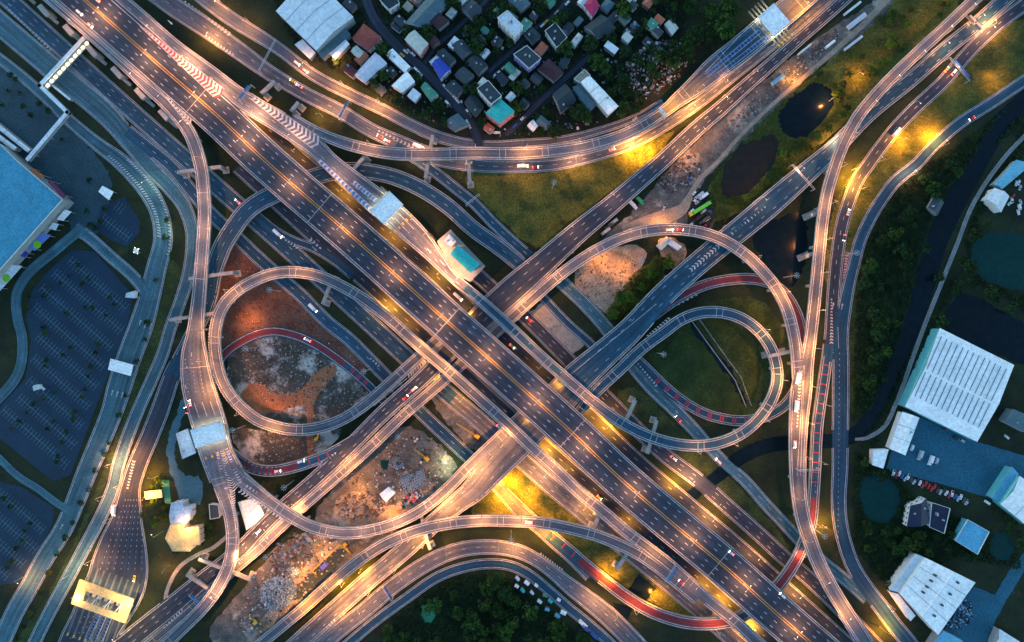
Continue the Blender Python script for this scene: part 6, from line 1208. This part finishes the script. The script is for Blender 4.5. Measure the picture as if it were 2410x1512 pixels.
def excav(x, y, an, lab):
    a = P(x, y, 1); e = empty('excavator', (a[0], a[1], .12), lab, 'excavator', an)
    for sy in (-1.2, 1.2): mb = MB(); mb.box((0, sy, .5), (4.2, .7, 1.0), TYRE, 0, (.85, 1)); mb.build('track', e)
    mb = MB(); mb.box((-.5, 0, 1.8), (3.2, 2.6, 1.6), YEL, 0, (.9, .92)); mb.build('body', e); mb = MB(); mb.box((.9, .7, 2.4), (1.3, 1.1, 1.5), GLASS, 0, (.85, .9)); mb.build('cab', e)
    mb = MB(); mb.tube((1, -.3, 2), (4.2, -.3, 4), .35, .28, YEL, 6); mb.tube((4.2, -.3, 4), (6.5, -.3, 1.4), .28, .2, YEL, 6); mb.build('boom', e); mb = MB(); mb.box((6.6, -.3, .9), (1.1, 1.3, .9), TYRE, 0, (.7, 1)); mb.build('bucket', e)
excav(814, 1283, -.9, 'yellow excavator at the end of the long trench'); excav(600, 1462, 2.2, 'yellow excavator by the rubble heap at lower left'); excav(746, 1030, 1.2, 'small yellow excavator on the clay track under the left loop')
RING = mat('blue_grey_pipe_concrete', (.22, .36, .5), .8, .25, .4, 2)
def ring():
    mb = MB(); n = 14
    for k in range(n):
        a, b = 2 * math.pi * k / n, 2 * math.pi * (k + 1) / n
        def q(t, r, z): return (r * math.cos(t), r * math.sin(t), z)
        mb.face([q(a, 1, 0), q(b, 1, 0), q(b, 1, 1.1), q(a, 1, 1.1)], RING); mb.face([q(b, .72, 0), q(a, .72, 0), q(a, .72, 1.1), q(b, .72, 1.1)], RING); mb.face([q(a, 1, 1.1), q(b, 1, 1.1), q(b, .72, 1.1), q(a, .72, 1.1)], RING)
    return mb.build('pipe_ring')
r0_ = None; k = 0
for i in range(9):
    for j in range(6):
        x, y = 946 + i * 6.6 * .9 + j * 1.5 + R.uniform(-1, 1), 1128 - i * 2.6 + j * 6.2 + R.uniform(-1, 1)
        if (i + j) % 7 == 5: continue
        w = P(x, y); r0_ = o = ring() if r0_ is None else copy_tree(r0_); o.location = (w[0], w[1], .14); o.rotation_euler = (0, 0, R.uniform(0, 6)); tag(o, 'blue-grey concrete pipe ring standing in the packed stack in the construction yard', 'pipe ring', 'stacked concrete pipe rings')
for k in range(9):
    a = k * .5 + .3; w = P(938 + 10 * math.cos(a), 1090 + 9 * math.sin(a)); o = copy_tree(r0_); o.location = (w[0], w[1], .14); tag(o, 'pale pipe ring in the loose curve above the packed stack', 'pipe ring', 'loose curved row of pipe rings')
def scatter_boxes(name, lab, cx, cy, rx, ry, n, smin, smax, cols, zmax=1.5, kind='stuff', seed=1, ang=0):
    r = random.Random(seed); mb = MB(); ms = [mat(c_ + '_scrap', v_, .8, .3) for c_, v_ in cols]; ca, sa = math.cos(ang), math.sin(ang)
    for _ in range(n):
        a, q = r.uniform(0, 6.28), math.sqrt(r.random()); u, v = q * rx * math.cos(a), q * ry * math.sin(a); w = P(cx + u * ca - v * sa, cy + u * sa + v * ca)
        if o_get(OA, w[0], w[1]): continue
        s1 = r.uniform(smin, smax); h = r.uniform(.3, zmax); mb.box((w[0], w[1], h / 2 + .1), (s1, s1 * r.uniform(.3, 1), h), r.choice(ms), r.uniform(0, 3.1), (r.uniform(.6, 1), r.uniform(.6, 1)))
    o = mb.build(name); tag(o, lab, name.replace('_', ' '), kind=kind)
SCR = [('white', (.55, .58, .6)), ('rust', (.1, .055, .04)), ('cyan', (.1, .25, .3)), ('black', (.02, .02, .02)), ('grey', (.2, .2, .2)), ('tan', (.25, .18, .1))]
scatter_boxes('scrap_heap', 'strewn scrap and old car parts in the scrapyard above the white warehouse', 1535, 165, 95, 55, 520, .5, 2.6, SCR, seed=3, ang=-.6)
scatter_boxes('scrap_heap', 'rows of small dark goods behind the lower right warehouse', 2252, 1440, 36, 40, 330, .4, 1.6, [('blue', (.05, .14, .25)), ('pale', (.3, .42, .5)), ('black', (.02, .02, .02))], seed=4, ang=.6)
scatter_boxes('rubble', 'heap of pale blue-grey broken concrete blocks at lower left', 655, 1395, 44, 38, 900, .5, 1.7, [('pale', (.42, .46, .48)), ('bluegrey', (.22, .32, .38)), ('dim', (.16, .2, .22))], 1.6, seed=5, ang=-.4)
scatter_boxes('rubble', 'small heap of pale blocks beside the sandy track at lower left', 690, 1345, 16, 12, 120, .6, 1.5, [('pale', (.42, .46, .48)), ('dim', (.16, .2, .22))], 1.4, seed=6)
scatter_boxes('building_materials', 'blue and red bundles of materials along the S-shaped ramp', 968, 1180, 30, 16, 130, .8, 3.2, [('blue', (.06, .17, .3)), ('black', (.03, .03, .03)), ('pale', (.35, .45, .5)), ('red', (.4, .05, .05))], 1.4, seed=8, ang=-.6)
scatter_boxes('building_materials', 'timber and rusty formwork scattered on the grey dirt by the pipe stacks', 850, 1190, 60, 34, 190, .6, 3.4, [('rust', (.1, .055, .04)), ('grey', (.2, .2, .2)), ('dark', (.05, .05, .05)), ('tan', (.3, .24, .16))], .9, seed=9)
scatter_boxes('building_materials', 'planks and debris on the dirt beside the long trench', 690, 1300, 60, 40, 190, .5, 3.0, [('rust', (.1, .055, .04)), ('grey', (.22, .22, .22)), ('dark', (.05, .05, .05)), ('blue', (.06, .17, .3))], .9, seed=10, ang=-.6)
scatter_boxes('road_debris', 'stones and bits strewn along the sandy strip at upper right', 1840, 190, 190, 20, 300, .4, 1.8, [('strip_grey', (.2, .18, .15)), ('strip_pale', (.3, .28, .25)), ('strip_dark', (.05, .05, .05)), ('strip_brown', (.12, .08, .05))], .6, seed=11, ang=-.72)
scatter_boxes('road_debris', 'stones and boards strewn over the grey yard left of the sandy track', 1600, 410, 60, 34, 220, .4, 2.2, [('strip_grey', (.2, .18, .15)), ('strip_pale', (.3, .28, .25)), ('strip_dark', (.05, .05, .05)), ('rust', (.1, .055, .04))], .9, seed=12, ang=-.7)
scatter_boxes('village_clutter', 'clutter of tanks, boxes and awnings between the village houses', 1180, 170, 330, 150, 620, .5, 2.2, SCR + [('cyan', (.1, .25, .3)), ('cyan', (.1, .25, .3))], 1.6, seed=13, ang=.1)
for k, (x, y, c, s1) in enumerate(((1218, 1362, 'pale', 9), (1240, 1372, 'white', 10), (1230, 1390, 'teal', 9), (1252, 1395, 'pale', 8), (1262, 1378, 'white', 7), (1283, 1402, 'green', 9), (1270, 1416, 'pale', 9), (1295, 1415, 'teal', 9), (1315, 1412, 'white', 7), (1262, 1432, 'sheet', 8), (1288, 1435, 'sky', 9), (1326, 1442, 'white', 11), (1312, 1450, 'sky', 10), (1216, 1380, 'white', 8))):
    an = .6 + R.uniform(-.3, .3); u = np.array((math.cos(an), math.sin(an))) * s1; v = np.array((-u[1], u[0])) * R.uniform(.6, .8)
    e = bld('shed', '', 'shed', [tuple(np.array((x, y)) + a * u / 1.6 + b * v / 1.6) for a, b in ((-1, -1), (1, -1), (1, 1), (-1, 1))], 3.5, c, 'grey', 'gable', rise=.6, group='roadside sheds along the lowest curve')
    e['label'] = '%s-roofed shed along the lowest curve, %s from the left' % ({'pale': 'pale grey', 'sky': 'sky-blue', 'sheet': 'dull grey'}.get(c, c), ORD[sorted(range(14), key=lambda q: [1218, 1240, 1230, 1252, 1262, 1283, 1270, 1295, 1315, 1262.1, 1288, 1326, 1312, 1216][q]).index(k)])
for x, y, w_, h_, c, lab in ((2008, 18, 46, 5, 'pale', 'long pale trailer roof on the strip beside the sandy track, topmost'), (2018, 48, 50, 11, 'lilac', 'wide pale twin trailer roof beside the sandy track'), (2010, 100, 50, 6, 'lilac', 'pale container lying along the sandy track below the twin trailers'), (1955, 103, 26, 6, 'white', 'short white container by the dark hut on the strip'), (1895, 115, 36, 4, 'pale', 'thin pale container along the highway edge'), (1832, 186, 34, 8, 'sky', 'blue stacked pipes and boards beside the sandy track')):
    a = -.66; u = np.array((math.cos(a), math.sin(a))) * w_ / 2; v = np.array((-u[1], u[0])) / (w_ / 2) * h_ / 2; p = np.array((x, y))
    bld('container', lab, 'container', [tuple(p - u - v), tuple(p + u - v), tuple(p + u + v), tuple(p - u + v)], 3, c, 'white', 'gable', rise=.25, over=.1)
tr = [(735, 1345), (800, 1282), (822, 1300), (758, 1375), (690, 1420), (672, 1410)]
patch('trench', tr, mat('dark_trench_mud', (.035, .05, .05), .9, .3), smooth=1)
mb = MB()
for a, b in (((737, 1342), (800, 1281)), ((800, 1281), (824, 1300)), ((735, 1344), (745, 1352))):
    pa, pb = P(*a), P(*b); mb.tube((pa[0], pa[1], .5), (pb[0], pb[1], .5), .5, .5, YEL, 5)
tag(mb.build('trench_frame'), 'steel frame around the long trench near the yellow excavator', 'trench frame')
w = P(762, 1333, 1); e = empty('tarpaulin_stack', (w[0], w[1], .1), 'violet-blue tarpaulin-covered stack on the trench edge', 'covered stack', .75); mb = MB(); mb.box((0, 0, .8), (6, 3.6, 1.5), CP('violet_tarpaulin', (.12, .12, .55)), 0, (.8, .7)); mb.build('tarpaulin', e)
e, c = slab_thing('carport', 'small lit white carport with golden glow among the bright trees', 'carport', [(339, 1157), (380, 1152), (382, 1171), (342, 1176)], 0, 3, wm('cream'))
e, c = slab_thing('lit_kiosk', 'tiny kiosk with sparkling lights in the grass by the ring road', 'kiosk', [(314, 586), (324, 584), (326, 594), (315, 596)], 0, 3, rf('white'))
for q in range(4):
    a = q * 1.57 + .5; mb = MB(); mb.box((1.9 * math.cos(a), 2.4 * math.sin(a), 2.6), (.25, .25, .25), LAMPY); mb.build('bulb', e)

# smaller roofs packed between the larger houses of the village
VZ = [(650, 0), (760, 150), (860, 195), (960, 240), (1090, 300), (1200, 312), (1290, 300), (1400, 150), (1480, 112), (1560, 95), (1570, -10), (900, -10)]
def inside(q, p):
    r = False
    for i in range(len(p)):
        a, b = p[i], p[(i + 1) % len(p)]
        if (a[1] > q[1]) != (b[1] > q[1]) and q[0] < (b[0] - a[0]) * (q[1] - a[1]) / (b[1] - a[1]) + a[0]: r = not r
    return r
k = t = 0
while k < 52 and t < 9000:
    t += 1; q = (R.uniform(650, 1570), R.uniform(-5, 312)); s1, s2 = R.uniform(9, 17), R.uniform(7, 12)
    if not inside(q, VZ): continue
    an = .72 + R.choice([0, 1.571]) + R.uniform(-.08, .08); u = np.array((math.cos(an), math.sin(an))) * s1; v = np.array((-math.sin(an), math.cos(an))) * s2
    cs = [tuple(np.array(q) + a_ * u + b_ * v) for a_, b_ in ((-1, -1), (1, -1), (1, 1), (-1, 1))]
    if any(o_get(OA, *P(*z_)[:2]) for z_ in cs + [q] + [tuple((np.array(cs[i]) + cs[(i + 1) % 4]) / 2) for i in range(4)]): continue
    ro = R.choice(['dark', 'slate', 'sheet', 'dark', 'slate', 'maroon', 'sheet', 'pale', 'cream', 'orange', 'tan', 'green'])
    e = bld('house', '', 'house', cs, R.uniform(3.5, 6.5), ro, R.choice(['grey', 'white', 'cream', 'brown']), R.choice(['gable', 'gable', 'hip', 'shed']), extras=R.choice([0, 0, 1, 2]), group='village houses', phrase='skip')
    BLD.pop(); pend(e, {'sheet': 'teal-grey', 'tan': 'tan', 'slate': 'slate grey'}.get(ro, ro) + ' roofed small house', e.location[0], e.location[1]); k += 1
CLOD = [('clod_grey', (.2, .19, .18)), ('clod_dark', (.035, .035, .03)), ('clod_pale', (.36, .35, .33))]; CLODB = [('clod_brown', (.16, .06, .03)), ('clod_umber', (.05, .022, .014)), ('clod_orange', (.26, .1, .045))]
scatter_boxes('rubble', 'broken stones strewn over the pale gravel inside the left loop', 715, 880, 150, 95, 800, .3, 1.2, CLOD, .5, seed=31, ang=.3)
scatter_boxes('rubble', 'stones and clods on the pale ground under the left loop', 680, 1055, 95, 34, 260, .3, 1.1, CLOD, .5, seed=32)
scatter_boxes('earth_clods', 'clods and stones on the pale sand beside the upper right loop', 1440, 650, 80, 55, 320, .3, 1.3, [('clod_sand', (.24, .19, .13)), ('clod_umber', (.05, .022, .014)), ('clod_pale', (.36, .35, .33))], .5, seed=36)
scatter_boxes('earth_clods', 'clods and ruts on the red-brown earth inside the left loop', 620, 715, 170, 70, 600, .3, 1.2, CLODB, .4, seed=33, ang=.75)
scatter_boxes('rubble', 'stones and spoil over the whole construction yard', 930, 1130, 140, 85, 480, .4, 1.8, CLOD + SCR[:3] + [('tan', (.25, .18, .1))], 1.0, seed=34, ang=-.6)
scatter_boxes('rubble', 'stones and spoil along the sandy track at lower left', 690, 1370, 170, 60, 480, .4, 1.8, CLOD + SCR[:3] + [('tan', (.25, .18, .1))], 1.0, seed=35, ang=-.75)

# ------------------------------------------------------------------ trees and undergrowth
LEAF = {'dark': mat('dark_leaves', (.03, .075, .018), .8, .5, 5, 16, col2=(.005, .016, .006), obj_random=.3, spec=.15), 'mid': mat('mid_green_leaves', (.05, .11, .018), .8, .5, 5, 16, col2=(.01, .03, .006), obj_random=.3, spec=.15),
        'olive': mat('olive_leaves', (.10, .10, .014), .8, .5, 5, 16, col2=(.02, .027, .005), obj_random=.3, spec=.15), 'bright': mat('bright_green_leaves', (.12, .2, .015), .8, .5, 5, 16, col2=(.04, .075, .014), obj_random=.25, spec=.15)}
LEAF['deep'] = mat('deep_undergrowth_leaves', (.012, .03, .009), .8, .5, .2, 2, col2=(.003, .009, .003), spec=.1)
BARK = mat('bark', (.07, .05, .035), .9, .3)
def crown_mesh(kind, v, lobes, per, leaf):
    r = np.random.default_rng(hash((kind, v)) % 1000 if False else (v * 37 + len(kind) * 11)); mb = MB(); m = LEAF[kind]; c0 = []
    for k in range(lobes):
        a = r.uniform(0, 6.28); q = math.sqrt(r.uniform(.02, 1)) * .78; c0.append((q * math.cos(a), q * math.sin(a), .62 + .55 * (1 - q) * r.uniform(.6, 1.3)))
    for c in c0:
        rad = r.uniform(.22, .42)
        for _ in range(per):
            d = r.normal(size=3); d /= np.linalg.norm(d); d[2] = abs(d[2]) * .9 - .15; p = np.array(c) + d * rad * r.uniform(.6, 1.05)
            nrm = d + r.normal(0, .5, 3); nrm /= np.linalg.norm(nrm); t = np.cross(nrm, r.normal(size=3)); t /= np.linalg.norm(t); b = np.cross(nrm, t); s = leaf * r.uniform(.6, 1.3)
            mb.face([tuple(p - t * s), tuple(p - b * s * .55), tuple(p + t * s), tuple(p + b * s * .55)], m)
    return mb
TREE = {}
def tree_proto(kind, v):
    e = bpy.data.objects.new('tree', None); COL.objects.link(e); mb = crown_mesh(kind, v, 13 + v * 2, 46, .11); mb.build('crown', e)
    mb = MB(); mb.tube((0, 0, 0), (.02, .03, .5), .07, .045, BARK, 6)
    for k in range(4): a = k * 1.6 + v; mb.tube((.02, .03, .42), (.4 * math.cos(a), .4 * math.sin(a), .85), .035, .012, BARK, 4)
    mb.build('trunk', e); return e
NT = [0]
def tree(wx, wy, rad, kind, head=None):
    v = R.randrange(4); k = (kind, v); sz = (rad, rad, rad * R.uniform(1.0, 1.4))
    if k not in TREE: TREE[k] = tree_proto(kind, v); o = TREE[k]; o.location = (wx, wy, 0); o.scale = sz; o.rotation_euler = (0, 0, R.uniform(0, 6))
    else: o = copy_tree(TREE[k], None, (wx, wy, 0), R.uniform(0, 6.28), sz)
    sh = rad < 2.75; o.name = 'shrub' if sh else 'tree'  # small trees under this radius are named shrub as well
    o['category'] = 'shrub' if sh else 'tree'; o['group'] = 'shrubs between the roads' if sh else 'trees between the roads and houses'; NT[0] += 1
    w = ('large ' if rad > 4.6 else '') + {'dark': 'dark green', 'mid': 'green', 'olive': 'olive green', 'bright': 'bright green'}[kind] + (' shrub-sized tree' if sh else ' tree')
    pend(o, w, wx, wy); o_disc(OA, wx, wy, rad * .55)
def inside(q, p):
    r = False
    for i in range(len(p)):
        a, b = p[i], p[(i + 1) % len(p)]
        if (a[1] > q[1]) != (b[1] > q[1]) and q[0] < (b[0] - a[0]) * (q[1] - a[1]) / (b[1] - a[1]) + a[0]: r = not r
    return r
GLOG = []
def grove(poly, n, r0, r1, kinds):
    xs = [p[0] for p in poly]; ys = [p[1] for p in poly]; t = 0; k = 0
    while k < n and t < n * 60:
        t += 1; q = (R.uniform(min(xs), max(xs)), R.uniform(min(ys), max(ys)))
        if not inside(q, poly): continue
        w = P(*q); rad = R.uniform(r0, r1)
        if o_get(OA, w[0], w[1]): continue
        a = [o_get(OA, w[0] + rad * .7 * math.cos(z), w[1] + rad * .7 * math.sin(z)) for z in (0, 1.57, 3.14, 4.71)]
        if sum(a) > 1: continue
        tree(w[0], w[1], rad, R.choice(kinds)); k += 1
    GLOG.append(k)
for x, y in ((266, 485), (254, 424), (262, 430), (340, 498)): pass
for x, y in ((208, 498), (215, 427), (252, 492), (242, 520), (218, 531), (228, 536)): w = P(x, y); tree(w[0], w[1], 2.6, 'dark')
for x, y in ((42, 190), (25, 216), (60, 252), (78, 272), (96, 246), (118, 264), (12, 250), (52, 222), (150, 330), (30, 180)): w = P(x, y); tree(w[0], w[1], R.uniform(1.8, 2.6), 'dark')
for x, y in ((118, 676), (145, 666), (186, 624), (165, 650), (199, 670), (213, 655), (70, 726), (107, 696), (72, 697), (205, 724), (160, 738), (262, 700), (270, 716), (252, 742), (222, 724), (110, 785), (107, 770), (170, 817), (152, 836), (115, 846), (108, 862), (235, 810), (228, 830), (216, 862), (210, 885), (202, 915), (197, 935), (128, 922), (106, 938), (66, 970), (130, 990), (116, 1008), (160, 1015), (150, 1040), (180, 970), (176, 986), (142, 1072), (136, 1085), (84, 950), (50, 992), (30, 1008), (12, 1172), (30, 1190), (75, 1230), (64, 1246), (56, 1270), (45, 1288), (30, 1318), (20, 1335)):
    w = P(x, y); tree(w[0], w[1], R.uniform(1.5, 2.5), R.choice(['dark', 'dark', 'mid']))
grove([(640, 0), (700, 110), (760, 150), (840, 200), (950, 260), (1100, 320), (1200, 335), (1400, 312), (1500, 275), (1560, 180), (1640, -10), (1400, -10), (1100, -10), (900, -10), (840, 40)], 96, 3.2, 7.2, ['dark', 'dark', 'mid'])
grove([(1560, 100), (1640, 20), (1760, 20), (1700, 90), (1600, 170), (1550, 220)], 16, 4, 7.5, ['dark', 'mid'])
grove([(940, 1395), (1060, 1350), (1180, 1352), (1230, 1400), (1330, 1450), (1400, 1520), (900, 1520)], 40, 3.8, 7.5, ['dark', 'mid', 'mid'])
grove([(2020, 560), (2120, 430), (2250, 330), (2400, 240), (2390, 270), (2260, 400), (2190, 520), (2150, 680), (2110, 820), (2060, 940), (2010, 980), (2010, 800)], 36, 3.2, 7, ['dark', 'dark', 'mid'])
grove([(1460, 690), (1510, 640), (1560, 600), (1580, 630), (1510, 720), (1450, 750), (1430, 740)], 28, 2.2, 5.2, ['bright', 'olive', 'bright'])
grove([(1960, 140), (2080, 30), (2290, -10), (2080, 190), (1970, 340), (1850, 430), (1680, 530), (1660, 490), (1690, 400), (1840, 250)], 50, 1.6, 4.0, ['olive', 'mid', 'bright', 'mid'])
grove([(2030, 1100), (2010, 1060), (2100, 1110), (2140, 1170), (2250, 1300), (2160, 1310), (2090, 1390), (2030, 1290)], 22, 3, 5.5, ['dark', 'mid'])
grove([(2230, 1250), (2400, 1290), (2410, 1220), (2330, 1200), (2280, 1330)], 10, 2.4, 4.5, ['dark'])
grove([(335, 1105), (375, 1100), (398, 1190), (396, 1240), (340, 1235), (330, 1180)], 12, 1.8, 3.4, ['olive', 'bright', 'mid'])
grove([(405, 1300), (480, 1290), (520, 1240), (480, 1180), (470, 1240)], 8, 2.0, 3.6, ['mid', 'dark'])
grove([(2150, 700), (2220, 600), (2290, 520), (2330, 520), (2290, 660), (2400, 720), (2400, 740), (2250, 680), (2200, 790), (2200, 860)], 14, 3, 6, ['dark'])
def under(name, lab, poly, n, kind, s0=.25, s1=.7, seed=1):
    r = random.Random(seed); mb = MB(); xs = [p[0] for p in poly]; ys = [p[1] for p in poly]; t = 0; k = 0
    while k < n and t < n * 5:
        t += 1; q = (r.uniform(min(xs), max(xs)), r.uniform(min(ys), max(ys)))
        if not inside(q, poly): continue
        w = P(*q)
        if o_get(OA, w[0], w[1]): continue
        k += 1; a = r.uniform(0, 6.28); s = r.uniform(s0, s1); h = r.uniform(.1, .8) * s * 2; ca, sa = math.cos(a) * s, math.sin(a) * s; tl = r.uniform(-.6, .6) * s
        mb.face([(w[0] - ca, w[1] - sa, h - tl), (w[0] + sa * .5, w[1] - ca * .5, h), (w[0] + ca, w[1] + sa, h + tl), (w[0] - sa * .5, w[1] + ca * .5, h)], LEAF[kind])
    tag(mb.build(name), lab, 'undergrowth', kind='stuff')
under('undergrowth', 'tangled olive scrub on the slope beside the ponds', [(1960, 140), (2080, -10), (2300, -10), (2080, 190), (1970, 360), (1850, 430), (1650, 540), (1660, 480), (1690, 400), (1840, 250)], 7000, 'olive', seed=21)
under('undergrowth', 'olive scrub between the highways at upper right', [(2430, 30), (2430, 190), (2250, 300), (2130, 390), (2040, 500), (1985, 640), (1950, 700), (1935, 600), (1960, 480), (2020, 380), (2100, 300), (2300, 110)], 5500, 'olive', seed=22)
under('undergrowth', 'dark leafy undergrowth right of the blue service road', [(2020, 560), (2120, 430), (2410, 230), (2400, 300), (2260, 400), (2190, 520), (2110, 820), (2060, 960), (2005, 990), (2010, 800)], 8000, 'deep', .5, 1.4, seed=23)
under('undergrowth', 'grass tufts on the olive meadow', [(1060, 400), (1250, 400), (1560, 310), (1500, 410), (1330, 540), (1270, 600), (1180, 520)], 4000, 'olive', .15, .5, seed=24)
under('undergrowth', 'dark grass tufts inside the right loop', [(1510, 800), (1600, 740), (1700, 700), (1830, 740), (1860, 900), (1790, 985), (1680, 985), (1560, 900)], 7000, 'mid', .2, .7, seed=25)
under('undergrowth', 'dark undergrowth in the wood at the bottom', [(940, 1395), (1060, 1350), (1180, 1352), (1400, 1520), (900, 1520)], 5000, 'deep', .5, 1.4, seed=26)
under('undergrowth', 'hedges and weeds along the left verge', [(330, 640), (400, 600), (440, 640), (330, 960), (150, 1350), (20, 1540), (0, 1540), (120, 1400), (250, 1100), (330, 860)], 3500, 'mid', .2, .6, seed=27)
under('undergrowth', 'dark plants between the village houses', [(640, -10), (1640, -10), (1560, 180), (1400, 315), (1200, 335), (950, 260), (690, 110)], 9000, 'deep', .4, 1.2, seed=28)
under('undergrowth', 'weeds around the murky green pond at lower right', [(2010, 1060), (2100, 1110), (2150, 1170), (2400, 1290), (2400, 1340), (2250, 1310), (2090, 1390), (2010, 1290)], 5500, 'deep', .4, 1.3, seed=29)
under('undergrowth', 'dark woods and reeds right of the canal', [(2430, 250), (2360, 380), (2300, 480), (2270, 560), (2290, 660), (2400, 720), (2430, 760), (2430, 700), (2350, 672), (2300, 520), (2430, 330)], 3000, 'deep', .4, 1.2, seed=41)
under('undergrowth', 'dark bushes between the canal and the ribbed warehouse', [(2260, 640), (2210, 780), (2130, 950), (2060, 1050), (2020, 1050), (2160, 800), (2210, 680)], 1800, 'deep', .4, 1.2, seed=42)
under('reeds', 'green reeds ringing the two ponds', [(1800, 280), (1860, 200), (1920, 170), (1990, 210), (1970, 290), (1880, 350), (1850, 430), (1740, 490), (1670, 470), (1680, 400), (1730, 325)], 3500, 'mid', .3, .9, seed=43)
for q, (x, y, r_) in enumerate([(372, 660, 2.4), (352, 760, 2.8), (345, 800, 2.2), (326, 850, 2.5), (300, 930, 2.2), (285, 975, 2.6), (262, 1040, 2.2), (250, 1068, 2.4), (232, 1105, 2.8), (214, 1150, 2.4), (196, 1182, 2.6), (176, 1228, 2.2), (160, 1262, 2.8), (140, 1302, 2.4), (120, 1345, 2.6), (98, 1392, 2.4), (76, 1440, 2.8), (62, 1470, 2.4), (48, 1498, 2.8), (395, 560, 3), (400, 520, 3), (410, 600, 2.8)]):
    w = P(x, y); tree(w[0], w[1], r_, R.choice(['dark', 'mid', 'olive' if y > 1300 else 'dark']))
flush(); flush_road()
